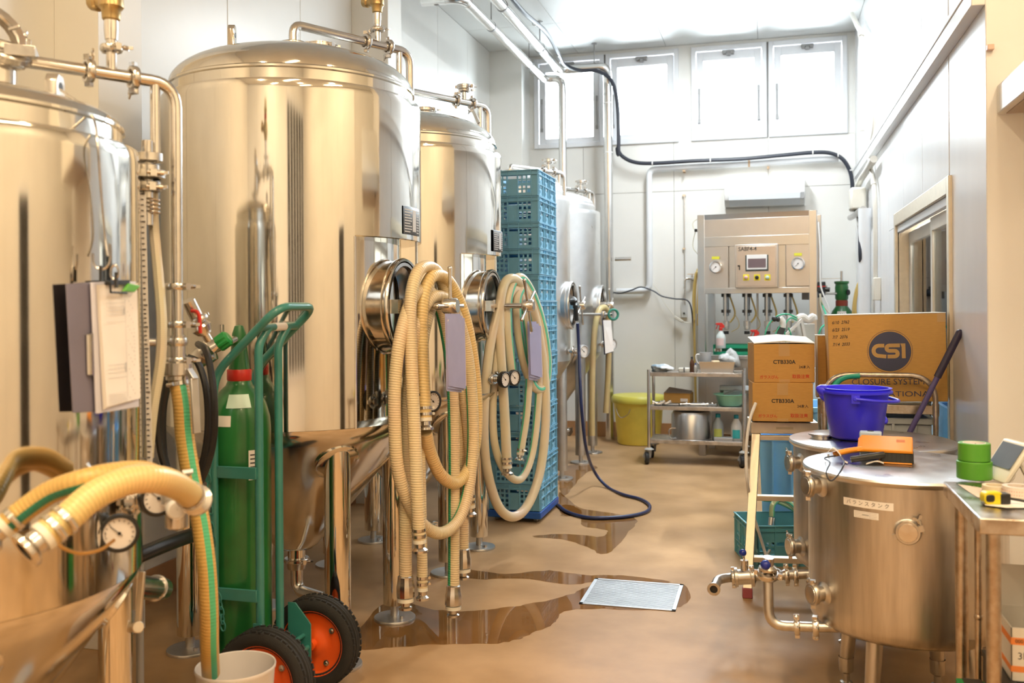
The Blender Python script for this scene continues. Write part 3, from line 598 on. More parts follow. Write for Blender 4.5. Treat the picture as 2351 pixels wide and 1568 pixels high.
def cip(root, c, ztop, off, z, zend, r, port=.045, prv=True, zb=None):
    c = V(c); ztop -= .006; tp = V((c.x, c.y, ztop)); e = V((c.x+off[0], c.y+off[1], z)); u = V((off[0], off[1], 0)).normalized(); L = math.hypot(*off)
    n = MB(); n.lathe([(port, -.03), (port, .04), (port*1.25, .045), (port*1.25, .058), (port*.9, .062), (r, .064)], tp, seg=20); clamp(n, tp+V((0, 0, .05)), (0, 0, 1), port*1.35); n.build('top_port', FIT, root)
    p = MB().tube(fillet([tp+V((0, 0, .05)), V((c.x, c.y, z)), e, V((e.x, e.y, zend))], .075, 7), r, 16).build('cleaning_pipe', PIPE, root)
    at = lambda f: V((c.x, c.y, z))+u*(L*f)
    for f in (.60, .80):
        q = MB(); clamp(q, at(f), u, r*1.9, .022, nut=(0, 0, 1 if f < .7 else -1)); q.build('pipe_clamp', FIT, p)
    b = at(.90); MB().cyl(b, (b.x, b.y, zb if zb else z-.35), r*.8, seg=14).build('branch_pipe', PIPE, p)
    b = at(.70); q = MB(); q.cyl(b, b+V((0, 0, .10)), r*.8, seg=14); clamp(q, b+V((0, 0, .075)), (0, 0, 1), r*1.7, nut=(.9, -.4, 0)); q.build('valve_stub', FIT, p)
    if prv:
        v = MB(); B = b+V((0, 0, .1)); v.lathe([(.0001, 0), (.018, 0), (.02, .03), (.02, .06)], B, seg=16); v.build('sleeve', PIPE, p)
        v = MB(); v.lathe([(.02, .055), (.025, .06), (.027, .085), (.035, .095), (.034, .14), (.026, .15), (.022, .155), (.022, .2), (.025, .205), (.025, .225), (.018, .23), (.018, .27)], B, seg=18)
        s = V((-.93, .3, .25)).normalized(); v.cyl(B+V((0, 0, .105)), B+V((0, 0, .105))+s*.06, .02, seg=14); v.lathe([(.02, 0), (.027, .006), (.027, .03), (.02, .032)], B+V((0, 0, .105))+s*.055, s, 14, cap1=True); v.build('relief_valve', BRASS, p)
        k = MB().lathe([(.0225, .16), (.0225, .19)], B, seg=18).build('red_label', REDINK, p)
    else:
        q = MB(); q.lathe([(r*.8, .08), (r*2.2, .085), (r*2.2, .11), (.001, .112)], b, seg=18); clamp(q, b+V((0, 0, .1)), (0, 0, 1), r*2.4, nut=(1, 0, 0)); q.bar(at(.8)+V((0, 0, -.03)), at(.8)+V((.05, -.02, -.13)), .012, .02); q.build('capped_valve', FIT, p)
    return at
def gauge_pair(root, c, R, z, specs, gr, bez=None):
    c = V(c); st = MB(); gs = []
    for (ox, oy, dz, ax, d) in specs:
        b = c+V((ox, oy, 0)); b.z = z+dz; u = V((ox, oy, 0)).normalized(); s = c+u*(R-.02); s.z = z+dz
        ax = V(ax).normalized(); g = b+ax*.0
        st.cyl(s, b-ax*.03, .018, seg=12); clamp(st, s+(b-s)*.45, b-s, .034, .02); clamp(st, b-ax*.045, ax, .028, .016); st.cyl(b-ax*.06, b-ax*.01, .014, seg=10); gs.append((b, ax))
    st.build('sample_valve', FIT, root)
    for b, ax in gs: gauge(root, b+ax*gr*.7, ax, gr, bez)
# tank beside the camera
C1 = V((-2.08, 1.95, 0))
t1 = tank('near polished steel tank cut off by the left edge, two clipboards hung on it', C1, .49, .445, .80, 1.93, .135, .22, .08, .335, .25, .044, MIRROR, CONE)
lug(t1, PD(140, 246, 2.45), FIT, .062, .085)
z1 = 2.18
cip(t1, C1, 2.065, (.345, .525), z1, 1.24, .0185, .05, True, zb=1.95)
# clamped stack on the down pipe, butterfly valve below it
q = MB(); dp = C1+V((.345, .525, 0)); A = lambda y: V((dp.x, dp.y, PD(415, y, 2.84).z))
for y, r in ((658, .036), (745, .034), (828, .036)): k = MB(); clamp(k, A(y), (0, 0, 1), r, .02, nut=(.97, -.2, 0)); k.build('pipe_clamp', FIT, t1)
q.lathe([(.02, -.06), (.034, -.055), (.034, -.02), (.022, -.015), (.022, .03)], A(830), seg=20); q.lathe([(.04, -.022), (.047, -.018), (.047, .018), (.04, .022)], A(846), seg=22)
q.cyl(A(770), A(848), .024, seg=18); q.lathe([(.028, -.012), (.032, 0), (.028, .012)], A(785), seg=18); q.cyl(A(785)-V((.08, .05, 0)), A(785), .012, seg=10)
q.build('pipe_fittings', FIT, t1)
q = MB(); b = A(848)+V((.045, -.01, 0)); q.bar(b, b+V((.025, -.005, -.03)), .022, .016); q.bar(b+V((.022, -.005, -.025)), b+V((.035, -.01, -.19)), .026, .008); q.build('valve_handle', SATIN, t1, bevel=.002)
# union, sight tube and measuring tape
U = PD(338, 362, 2.77); q = MB()
q.cyl(U+V((0, 0, -.20)), U+V((0, 0, .05)), .017, seg=14)
for dz, r in ((.0, .045), (-.035, .036), (-.05, .052), (-.085, .04)): q.lathe([(r*.75, -.014), (r, -.011), (r, .011), (r*.75, .014)], U+V((0, 0, dz)), seg=20)
clamp(q, U+V((0, 0, -.05)), (0, 0, 1), .05, .02, nut=(.8, -.6, 0)); clamp(q, U+V((0, 0, -.09)), (0, 0, 1), .04, .02, nut=(.8, -.6, 0)); q.build('union', FIT, t1)
sp = MB()
for k in range(4): sp.torus(U+V((.02, 0, -.125-.012*k)), (.1, .1, 1), .018, .003, 16, 6)
sp.build('spring', FIT, t1)
wire('sight_tube', [PD(350, 440, 2.80), PD(353, 520, 2.80), PD(364, 640, 2.78), PD(371, 740, 2.76), PD(368, 830, 2.75), PD(352, 930, 2.74), PD(344, 1000, 2.74), PD(340, 1050, 2.74)], .0155, H_TUBE, t1, phase=2.6)
tp = [PD(328, 445, 2.66), PD(334, 700, 2.65), PD(340, 900, 2.65), PD(346, 1150, 2.64)]; q = MB(); ux = V((CS, SN, 0))
for a, b in zip(tp, tp[1:]): q.add([a-ux*.0075, a+ux*.0075, b+ux*.0075, b-ux*.0075, a-ux*.0075+V((-.02, .04, 0))*.05, a+ux*.0075+V((-.02, .04, 0))*.05, b+ux*.0075+V((-.02, .04, 0))*.05, b-ux*.0075+V((-.02, .04, 0))*.05], [(3, 2, 1, 0), (4, 5, 6, 7), (0, 1, 5, 4), (2, 3, 7, 6), (1, 2, 6, 5), (3, 0, 4, 7)])
tape = q.build('measuring_tape', PAPER, t1, flat=True); q = MB(); nrm = V((SN, -CS, 0))*.0006
for k in range(60):
    f = k/60*3; i = int(f); p = tp[i]+(tp[i+1]-tp[i])*(f-i)+nrm; q.box(p-ux*.006-V((0, 0, .0012)), p+ux*(.002 if k % 5 else .006)+V((0, 0, .0012)))
q.build('tape_mark', INK, tape, flat=True)
gauge_pair(t1, C1, .49, .95, [(.50, .06, -.01, (.62, -.80, .02), 0), (.52, .17, .055, (.86, -.55, .02), 0)], .047)
q = MB(); b = PD(300, 1145, 2.45); clamp(q, b, (.8, .5, 0), .042, .025); q.cyl(b-V((.14, .03, 0)), b+V((.06, .06, .0)), .02, seg=14); b2 = PD(400, 1120, 2.48); q.tube(fillet([b+V((.06, .06, 0)), b2+V((-.02, .0, -.03)), b2], .03), .024, 14)
q.lathe([(.022, -.05), (.03, -.045), (.03, .02), (.022, .025)], b2+V((.0, .01, -.06)), (0, 0, 1), 16); q.build('drain_valve', FIT, t1)
q = MB(); b = PD(392, 1132, 2.42); q.lathe([(.001, .03), (.02, .03), (.024, .02), (.024, -.025)], b, seg=14); q.bar(b+V((0, 0, .015)), PD(432, 1082, 2.36), .028, .012); q.bar(b+V((0, 0, -.0)), PD(436, 1120, 2.36), .008, .02); q.build('valve_lever', SATIN, t1, bevel=.002)
q = MB(); b = PD(402, 1168, 2.38); q.cyl(b+V((-.05, .05, .01)), b, .022, seg=14); b_ = V((.8, -.55, 0)).normalized(); q.build('nozzle', FIT, t1)
MB().lathe([(.001, .016), (.02, .016), (.025, .012), (.025, 0), (.001, 0)], b, b_, 20).build('white_cap', WHITEP, t1)
# bottom butterfly valve and rear outlet pipe
q = MB(); b = PD(325, 1355, 2.85); q.cyl(PD(285, 1345, 2.75), PD(372, 1352, 3.05), .036, seg=18); q.lathe([(.036, -.01), (.042, -.008), (.042, .008), (.036, .01)], PD(358, 1350, 3.0), PD(372, 1352, 3.05)-PD(285, 1345, 2.75), 18); q.build('racking_pipe', FIT, t1)
q = MB(); q.bar(PD(327, 1312, 2.62), PD(316, 1440, 2.60), .018, .01); q.cyl(PD(312, 1440, 2.60), PD(318, 1440, 2.58), .016, seg=14); q.bar(PD(310, 1308, 2.66), PD(305, 1400, 2.66), .008, .02); q.build('racking_lever', ALU, t1, bevel=.002)
q = MB(); q.cyl(PD(-8, 195, 2.55), PD(-8, 120, 2.55), .05, seg=20); clamp(q, PD(10, 120, 2.55), (.5, -.2, .86), .075, .03); clamp(q, PD(-15, 80, 2.55), (.9, -.2, .3), .09, .035); q.obox(PD(50, 125, 2.55), (.075, .03, .10), (.6, -.8, 0)); q.cyl(PD(20, 140, 2.55), PD(48, 135, 2.55), .03, seg=16); q.bar(PD(20, 68, 2.5), PD(46, 60, 2.5), .008, .008); q.build('top_valve', FIT, t1, bevel=.002)
# hanging wire on the tank dome
wire('hook_wire', [PD(138, 205, 2.42), PD(160, 222, 2.40), PD(195, 245, 2.37), PD(216, 275, 2.33), PD(224, 330, 2.275), PD(232, 440, 2.29), PD(241, 540, 2.30), PD(248, 588, 2.29)], .003, FIT, t1)
# the two big tanks in the middle
C2, C3 = V((-2.10, 3.885, 0)), V((-2.10, 5.26, 0))
cutA = (math.radians(37), 1.79)
t2 = tank('large polished steel tank behind the green hand truck, thick hoses hung on its door handle', C2, .58, .545, 1.0, 2.42, .245, .40, .10, .355, .305, .055, MIRROR, CONE, cutA)
t3 = tank('polished steel tank between the large tank and the blue crate stack', C3, .575, .54, 1.0, 2.40, .245, .40, .10, .355, .29, .055, MIRROR, CONE, cutA)
for t_, c_, pv, rot in ((t2, C2, True, PI/2), (t3, C3, False, PI/2+.5)):
    manway(t_, c_, 1.5, .53, .205, rot, L=.19)
    cip(t_, c_, 2.66 if pv else 2.64, (.335, .60), 2.80, 1.2, .021, .05, pv, zb=2.4)
    q = MB(); p = V((c_.x+.10, c_.y+.07, 2.655 if pv else 2.635)); q.lathe([(.055, -.05), (.055, .04), (.068, .045), (.068, .062), (.001, .066)], p, seg=22); clamp(q, p+V((0, 0, .05)), (0, 0, 1), .07, .022, nut=(1, -.3, 0)); q.build('sight_port', FIT, t_)
    # name plate, gauges, small sensor stub
    a0, a1 = -.17, .15; MB().lathe([(.582, 1.815), (.5835, 1.818), (.5835, 1.935), (.582, 1.938)], c_, seg=8, a0=a0, a1=a1).build('name_plate', mat('name_plate_black', (.05, .05, .055), .35), t_)
    q = MB(); cc = V(c_)
    def line(aa, ab, z, h): q.lathe([(.5838, z), (.5838, z+h)], cc, seg=4, a0=aa, a1=ab)
    for k in range(9): line(-.15, -.03 if k % 3 else -.06, 1.825+k*.012, .0045); line(.07, .13, 1.825+k*.012, .0045)
    line(-.015, .055, 1.83, .095); q.build('plate_print', mat('plate_print_white', .62, .5), t_, flat=True)
    gauge_pair(t_, c_, .56, 1.10, [(.62, -.12, -.02, (.92, -.35, 0), 0), (.64, .02, -.02, (.88, -.45, 0), 0)], .047)
lug(t2, PD(541, 118, 4.15), MIRROR, .055, .115)
t4 = tank('satin steel tank just past the blue crates, navy hose hooked on its door', (-2.10, 7.62, 0), .50, .44, 1.04, 2.40, .2, .46, .1, .36, .31, .05, FARST, SATIN)
t5 = tank('farthest satin steel tank, tan hose hooked over its door', (-2.10, 9.09, 0), .50, .44, 1.04, 2.42, .2, .46, .1, .36, .31, .05, FARST, SATIN)
for t_, y in ((t4, 7.62), (t5, 9.09)):
    c_ = V((-2.10, y, 0)); manway(t_, c_, 1.5, .52, .19, .4, FARST, .05)
    gauge_pair(t_, c_, .49, 1.12, [(.60, -.02, 0, (.80, -.6, 0), 0)], .055, SATIN)
    cip(t_, c_, 2.59, (.335, .60), 2.68, 1.2, .02, .05, False, zb=2.4)
# ---------------------------------------------------------------- clipboards on the near tank
def slab(mb, tl, tr, br, bl, th, mi=0):
    tl, tr, br, bl = map(V, (tl, tr, br, bl)); n = (tr-tl).cross(bl-tl).normalized()*th   # pushed away from the viewer
    return mb.add([tl, tr, br, bl, tl+n, tr+n, br+n, bl+n], [(3, 2, 1, 0), (4, 5, 6, 7), (0, 1, 5, 4), (1, 2, 6, 5), (2, 3, 7, 6), (3, 0, 4, 7)], mi)
def lerp(a, b, t): return V(a)+(V(b)-V(a))*t
g = [PD(152, 652, 2.180), PD(238, 648, 2.292), PD(246, 944, 2.300), PD(168, 948, 2.195)]
t = T('clipboard', 'grey clipboard hanging behind the white one on the near tank', 'clipboard', g[3]); slab(MB(), *g, .003).build('board', SLATE, t, bevel=.001)
q = MB(); q.cyl(PD(203, 768, 2.235), PD(205, 860, 2.237), .006, seg=8); q.bar(PD(204, 765, 2.242), PD(206, 862, 2.244), .02, .006); q.build('clip_bar', FIT, t)
wq = [PD(210, 648, 2.240), PD(312, 646, 2.425), PD(320, 934, 2.43), PD(222, 950, 2.25)]
t = T('clipboard', 'white clipboard holding a printed form, hung by a hook on the near tank', 'clipboard', wq[3]); slab(MB(), *wq, .004).build('board', mat('pale_board', (.66, .66, .76), .35), t, bevel=.001)
def wp(u, v, off=.004):
    p = lerp(lerp(wq[0], wq[1], u), lerp(wq[3], wq[2], u), v); n = (wq[1]-wq[0]).cross(wq[3]-wq[0]).normalized(); return p-n*off
q = MB()
for k in range(3): slab(q, wp(.10-.01*k, .02, .006-.0015*k), wp(.97, .02, .006-.0015*k), wp(.98, .93, .006-.0015*k), wp(.14-.02*k, .955+.01*k, .010-.002*k), .0006)
pp_ = q.build('paper_sheet', PAPER, t, flat=True); q = MB()
def ln(u0, v0, u1, v1, wd=.003): slab(q, wp(u0, v0, .0112), wp(u1, v0, .0112), wp(u1, v1+wd, .0112), wp(u0, v1+wd, .0112), .0002)
for v in [.16, .19, .22, .25, .31, .64, .67, .70, .74]: ln(.2, v, .62, v)
for k in range(8): ln(.2, .86+.011*k, .62, .86+.011*k, .0015)
for (a, b) in ((.20, .25), (.63, .70)): ln(.60, a, .62, b)
for k in range(9): ln(.82, .37+.03*k, .835, .375+.03*k)
for k in range(30): ln(.68+.04*(k % 4), .12+.028*k, .69+.04*(k % 4), .13+.028*k)
ln(.63, .12, .635, .9); q.build('print', mat('grey_print', .45, .8), pp_, flat=True)
q = MB(); slab(q, wp(.25, -.012, .016), wp(.72, -.012, .016), wp(.72, .025, .016), wp(.25, .025, .016), .012); q.tube([wp(.24, .0, .02), wp(.24, .08, .02), wp(.6, .09, .02)], .003, 8); q.build('spring_clip', BLACKP, t, bevel=.001)
q = MB(); slab(q, wp(.52, .075, .022), wp(.66, .015, .022), wp(.93, .035, .022), wp(.78, .085, .022), .008); q.build('green_peg', mat('peg_green', (.12, .42, .06), .35), t, bevel=.002)
for nm, lbl, pts in (('s_hook', 'bent wire hook holding the grey clipboard', [(213, 582), (214, 600), (222, 614), (236, 618), (248, 610), (253, 590), (252, 560)]), ('s_hook', 'small ring hook holding the white clipboard', [(254, 622), (255, 634), (263, 641), (271, 633), (272, 620), (266, 609), (258, 612), (254, 622)])):
    t = T(nm, lbl, 'hook', PD(*pts[3], 2.2)); wire('wire', [PD(a, b, 2.25) for a, b in pts], .0028, FIT, t, n=5)
    MB().bar(PD(pts[3][0]-4, pts[3][1]-8, 2.25), PD(pts[3][0]-4, pts[3][1]+28, 2.25), .009, .006).build('strap', BLACKP, t)
# ---------------------------------------------------------------- hose ends
def tri_end(root, p, ax, r, long=.05, nclamp=2, m=FIT):       # worm clamps, white collar, ferrule; ax points out of the hose
    p, a = V(p), V(ax).normalized(); q = MB()
    for k in range(nclamp): worm_clamp(q, p-a*(.018+.026*k), a, r*1.1)
    q.lathe([(r*.80, 0), (r*.80, long*.6), (r*1.25, long*.8), (r*1.25, long), (r*.72, long), (r*.72, long*.2)], p, a, 20); q.build('hose_ferrule', m, root)
    MB().lathe([(r*.8, -.004), (r*1.02, -.002), (r*1.02, .012), (r*.8, .014)], p, a, 20).build('white_collar', CREAMP, root)
def union_end(root, p, ax, r):
    p, a = V(p), V(ax).normalized(); q = MB(); q.lathe([(r*1.02, -.045), (r*1.2, -.04), (r*1.3, -.01), (r*1.42, .0), (r*1.42, .045), (r*1.2, .05)], p, a, 12, cap0=True, cap1=True); q.build('hose_union', FIT, root, ang=20)
    MB().lathe([(r*.8, .05), (r*1.3, .05), (r*1.3, .066), (r*.8, .068)], p, a, 20).build('white_collar', CREAMP, root)
    MB().lathe([(r*.75, .066), (r*.75, .085), (r*1.05, .09), (r*1.05, .10), (r*.6, .10), (r*.6, .07)], p, a, 20).build('hose_ferrule', FIT, root)
def hose(label, pts, r, m, e0=None, e1=None, phase=0, n=9, grp=None, sdir=(.5, -.85, .1)):
    P = [V(p) for p in pts]; t = T('hose', label, 'hose', P[0], grp)
    c = cr(P, n); MB().tube(c, r, 14, uv=True, sdir=sdir).build('tube', m, t)
    for e, p, a in ((e0, c[0], c[0]-c[1]), (e1, c[-1], c[-1]-c[-2])):
        if e == 'tri': tri_end(t, p, a, r)
        elif e == 'tri1': tri_end(t, p, a, r, .045, 1)
        elif e == 'union': union_end(t, p, a, r)
    return t
D3 = lambda L: [PD(*p) for p in L]
hose('thick amber hose with a green line running down into the white pail', [A(868)]+D3([(418, 925, 2.84), (424, 1000, 2.84), (440, 1100, 2.83), (461, 1200, 2.82), (474, 1300, 2.81), (480, 1400, 2.82), (481, 1480, 2.86), (484, 1545, 2.95)]), .0285, H_AMBER, 'tri1', None, sdir=(.85, -.5, 0))
h = hose('pale amber hose arching over the two dial gauges, open end toward the viewer', D3([(105, 1228, 1.92), (150, 1193, 1.95), (215, 1138, 2.0), (290, 1105, 2.06), (355, 1100, 2.12), (405, 1115, 2.22), (440, 1140, 2.33)]), .032, H_AMBER2, 'tri', 'tri1')
hose('amber hose with a green line behind the arching hose, end cut by the left edge', D3([(15, 1205, 2.00), (60, 1168, 2.02), (120, 1128, 2.03), (190, 1104, 2.03), (260, 1088, 2.08), (330, 1084, 2.17), (380, 1105, 2.27)]), .026, hose_mat('amber_hose_dark_line', (.68, .44, .14), (.03, .22, .14), 95, .5), 'tri1', None, sdir=(.4, -.8, -.45))
t = T('cable', 'thin tan wire looping below the near dial gauge', 'cable', PD(165, 1268, 2.05)); wire('wire', D3([(130, 1238, 2.05), (145, 1258, 2.05), (185, 1270, 2.07), (230, 1262, 2.1), (262, 1240, 2.15)]), .004, mat('tan_wire', (.55, .30, .08), .4), t)
# ---------------------------------------------------------------- white pail
pc = PD(541, 1522, 2.98); t = T('pail', 'round white plastic pail with the amber hose end standing in it', 'pail', (pc.x, pc.y, 0))
MB().lathe([(.001, .006), (.095, .006), (.121, .345), (.1245, .352), (.1255, .36), (.124, .364), (.1205, .362), (.118, .345), (.092, .012), (.001, .012)], (pc.x, pc.y, 0), seg=48).build('body', mat('pail_white', (.74, .70, .68), .4), t)
# ---------------------------------------------------------------- gas cylinder, its valve and black hose
gx, gy = -1.948, 3.165; t = T('gas_cylinder', 'tall green gas cylinder strapped in the green hand truck', 'gas cylinder', (gx, gy, .035))
MB().lathe([(.001, .036), (.10, .036), (.114, .05), (.116, .07), (.116, 1.04), (.113, 1.085), (.10, 1.135), (.075, 1.18), (.05, 1.205), (.042, 1.225), (.042, 1.24)], (gx, gy, 0), seg=40).build('body', GASGREEN, t)
MB().lathe([(.043, 1.222), (.046, 1.226), (.046, 1.262), (.043, 1.266)], (gx, gy, 0), seg=28).build('red_collar', REDP, t)
MB().lathe([(.04, 1.26), (.036, 1.30), (.028, 1.36), (.026, 1.40), (.016, 1.43), (.001, 1.435)], (gx, gy, 0), seg=24).build('neck', GASGREEN, t)
wc = PD(513, 783, 3.42); vb = V((gx, gy, 1.385)); ax = V((.55, -.30, .38)).normalized(); ax2 = PD(470, 815, 3.42)
q = MB(); b = PD(478, 808, 3.42); e = (wc-b).normalized(); q.cyl(vb, b, .016, seg=12); q.lathe([(.02, -.05), (.036, -.045), (.038, -.02), (.042, -.015), (.042, .012), (.034, .016), (.022, .02), (.014, .05)], b, e, 20, cap0=True); q.cyl(PD(508, 775, 3.5), PD(508, 745, 3.5), .011, seg=12); q.build('regulator', FIT, t)
q = MB(); pr = []
for k in range(24): a_ = k/24*2*PI; pr.append(((.031 if k % 3 else .026)*math.cos(a_), (.031 if k % 3 else .026)*math.sin(a_)))
x_, y_, z_ = frame(e); q.prism(pr, .042, wc-e*.022, x_, y_); q.lathe([(.028, .02), (.02, .027), (.001, .028)], wc, e, 20); q.build('valve_wheel', VALVEG, t, bevel=.002)
q = MB()
for (u0, u1, z0, z1) in ((-1.1, -.6, 1.11, 1.13),): pass
def sticker(u0, u1, z0, z1, m, nm='label_sticker', r=.1168): return MB().lathe([(r, z0), (r, z1)], (gx, gy, 0), seg=10, a0=u0, a1=u1).build(nm, m, t)
sticker(-.75, -.25, .86, .97, PAPER); q = MB()
for k in range(6): q.lathe([(.1171, .875+.015*k), (.1171, .880+.015*k)], (gx, gy, 0), seg=6, a0=-.7, a1=-.35 if k % 2 else -.3)
q.build('sticker_print', INK, t, flat=True)
s = MB(); s.lathe([(.1045, 1.127), (.081, 1.176)], (gx, gy, 0), seg=10, a0=-1.5, a1=-.6); s.build('top_sticker', mat('sticker_mint', (.6, .8, .72), .4), t)
s = MB(); s.lathe([(.1165, 1.06), (.111, 1.10)], (gx, gy, 0), seg=10, a0=-2.05, a1=-1.3); s.build('side_sticker', PAPER, t)
for i, pts in enumerate(([(455, 790, 3.4), (470, 800, 3.3), (482, 840, 3.25), (492, 920, 3.2), (490, 1010, 3.2), (470, 1085, 3.2), (440, 1130, 3.2), (400, 1110, 3.2), (372, 1050, 3.2), (362, 970, 3.2), (370, 890, 3.2), (395, 830, 3.22), (425, 815, 3.25)], [(430, 820, 3.28), (455, 835, 3.28), (474, 900, 3.26), (476, 1000, 3.26), (455, 1090, 3.26), (415, 1120, 3.26), (380, 1060, 3.26), (374, 950, 3.26), (390, 860, 3.26)])):
    tt = T('gas_hose', ('coil of black hose hanging beside the green cylinder, larger loop', 'inner loop of black hose beside the green cylinder')[i], 'hose', PD(*pts[0])); wire('tube', D3(pts), .0125, H_BLK, tt)
q = T('spare_valve', 'steel ball valve with a red lever hung on the near pipe', 'valve', PD(460, 740, 3.05)); m_ = MB(); m_.cyl(PD(432, 690, 3.0), PD(470, 765, 3.05), .022, seg=14); clamp(m_, PD(455, 735, 3.03), (.4, .3, -.8), .034); m_.lathe([(.024, -.02), (.034, 0), (.024, .02)], PD(463, 752, 3.04), (.4, .3, -.8), 16); m_.cyl(PD(470, 765, 3.05), PD(480, 782, 3.06), .013, seg=10); m_.build('body', FIT, q)
m_ = MB(); m_.tube(cr(D3([(440, 714, 2.98), (452, 716, 2.97), (458, 730, 2.97), (460, 765, 2.97)]), 5), .006, 8); m_.build('red_lever', REDP, q)
# ---------------------------------------------------------------- green hand truck
Y0, Y1 = 3.03, 3.31
nb = PY(490, 862, Y0); xF = nb.x; nt_ = PY(640, 704, Y0); fb = V((xF, Y1, nb.z)); ft = V((nt_.x, Y1, nt_.z)); xR = PY(588, 1000, Y0).x
t = T('hand_truck', 'teal green two wheeled hand truck carrying the gas cylinder', 'hand truck', (xR, 3.17, 0))
rT = .0155
MB().tube(fillet([(xF, Y0, .06), nb, nt_, ft, fb, (xF, Y1, .06)], .075, 7), rT, 14).build('handle_frame', GREENP, t)
cm = lerp(nb, nt_, .70); cf = V((cm.x, Y1, cm.z)); c = MB().cyl(cm, cf, .0145, seg=14).build('cross_tube', GREENP, t)
MB().cyl(lerp(cm, cf, .38), lerp(cm, cf, .66), .0158, seg=14).build('paper_band', PAPER, t)
y2 = min(PX(640, 1000, xR).y, Y1-.03)
for y, dy in ((Y0+.02, .05), (y2, .05)):
    MB().tube(fillet([(xR, y, .16), (xR, y, cm.z-.06), (cm.x, y+dy, cm.z-.002)], .07, 7), rT, 14).build('rear_rail', GREENP, t)
for zz in (PY(540, 1085, Y0).z, PY(540, 1365, Y0).z):
    for y in (Y0,): MB().box((xF, y-.005, zz-.022), (xR, y+.005, zz+.022)).build('side_brace', GREENP, t, bevel=.002)
MB().box((xF-.16, Y0-.02, .018), (xR+.02, Y1+.02, .030)).build('toe_plate', GREENP, t, bevel=.002)
wx = -1.735; ax_z = .18
for y in (Y0+.01, Y1-.015):
    pl = [(xR-.02, .09), (xR-.02, .35), (xR+.012, .35), (wx+.005, .285), (wx+.015, .27), (wx+.015, .12), (wx+.0, .10), (xR, .08)]
    MB().prism(pl, .006, (0, y, 0), (1, 0, 0), (0, 0, 1)).build('axle_plate', GREENP, t, bevel=.001)
MB().cyl((wx, Y0-.09, ax_z), (wx, Y1+.09, ax_z), .011, seg=12).build('axle', GREENP, t)
MB().cyl((wx-.018, Y0, .225), (wx-.018, Y1, .225), .009, seg=10).build('stay_rod', GREENP, t)
for y in (Y0-.055, Y1+.055):
    c = (wx, y, ax_z); Yx = (0, -1, 0)
    pr = [(.118, -.03), (.132, -.040), (.155, -.044), (.172, -.036), (.1765, -.024), (.1765, -.020), (.1735, -.018), (.1735, -.013), (.18, -.011), (.18, -.003), (.1765, -.001), (.1765, .001), (.18, .003), (.18, .011), (.1735, .013), (.1735, .018), (.1765, .020), (.1765, .024), (.172, .036), (.155, .044), (.132, .040), (.118, .03)]
    ty = MB().lathe(pr, c, Yx, 56); 
    for k in range(44):
        a_ = k/44*2*PI; u = V((math.cos(a_), 0, math.sin(a_)))
        for s in (-1, 1): ty.obox(V(c)+u*.1755+V((0, s*.03, 0)), (.008, .018, .009), u, 0)
    ty = ty.build('tyre', RUBBER, t)
    r = MB(); r.lathe([(.128, .030), (.132, .036), (.128, .038), (.120, .030), (.112, .020), (.075, .012), (.05, .018), (.035, .03), (.02, .032), (.02, .06), (.001, .062)], c, Yx, 48); r.lathe([(.128, -.03), (.112, -.02), (.05, -.018), (.02, -.03), (.001, -.03)], c, Yx, 32); r = r.build('rim', ORANGE, t)
    q = MB()
    for k in range(4):
        a_ = .6+k*PI/2; u = V((math.cos(a_), 0, math.sin(a_))); p = V(c)+u*.092; q.lathe([(.012, .012), (.012, .020), (.007, .021), (.007, .028), (.001, .029)], p, Yx, 8)
    q.build('rim_bolt', FIT, r)
ch = MB()
def chain(pts):
    c_ = cr(pts, 10); L = 0; last = c_[0]; k = 0
    for p in c_[1:]:
        if (p-last).length >= .024:
            d = (p-last); x, y, z = frame(d); u = x if k % 2 else y; m = (p+last)/2; P_ = []
            for i in range(12): a_ = i/12*2*PI; P_.append(m+z*math.cos(a_)*.0185+u*math.sin(a_)*.0095)
            ch.tube(P_, .0028, 5, closed=True); last = p; k += 1
chain([PY(478, 1090, Y0-.02), PY(482, 1150, Y0-.02), PY(484, 1200, Y0-.02), PY(492, 1250, Y0-.02)]); chain([PY(500, 1362, Y0-.02), PY(508, 1400, Y0-.02), PY(513, 1450, Y0-.02)])
ch.build('chain', GREENP, t); q = MB(); p = PY(478, 1090, Y0-.01); q.obox(p, (.03, .02, .05), (0, 0, 1)); q.build('chain_hook', GREENP, t, bevel=.002)
# ---------------------------------------------------------------- hoses hung on the door spindles
G2 = 'hoses hung on the large tank door handle'
hose('cream ribbed hose nearest the viewer on the large tank handle, ending in a clamped ferrule', D3([(963, 1240, 3.93), (957, 1120, 3.93), (951, 980, 3.95), (944, 820, 3.97), (942, 700, 3.99), (957, 628, 4.04), (985, 612, 4.14), (1012, 640, 4.24), (1026, 720, 4.32), (1034, 860, 4.38), (1050, 1000, 4.41), (1062, 1150, 4.42), (1063, 1280, 4.42)]), .0275, H_CREAM, 'tri', 'union', grp=G2)
hose('yellowish hose closed into an upper loop by a steel coupling, on the large tank handle', D3([(976, 960, 4.02), (970, 820, 4.05), (969, 710, 4.07), (984, 645, 4.11), (1010, 632, 4.2), (1040, 662, 4.29), (1070, 740, 4.35), (1090, 860, 4.41), (1094, 980, 4.42), (1080, 1065, 4.38), (1048, 1108, 4.29), (1013, 1092, 4.19), (988, 1040, 4.1), (977, 992, 4.03)]), .0285, H_YEL, 'tri', None, phase=.4, grp=G2)
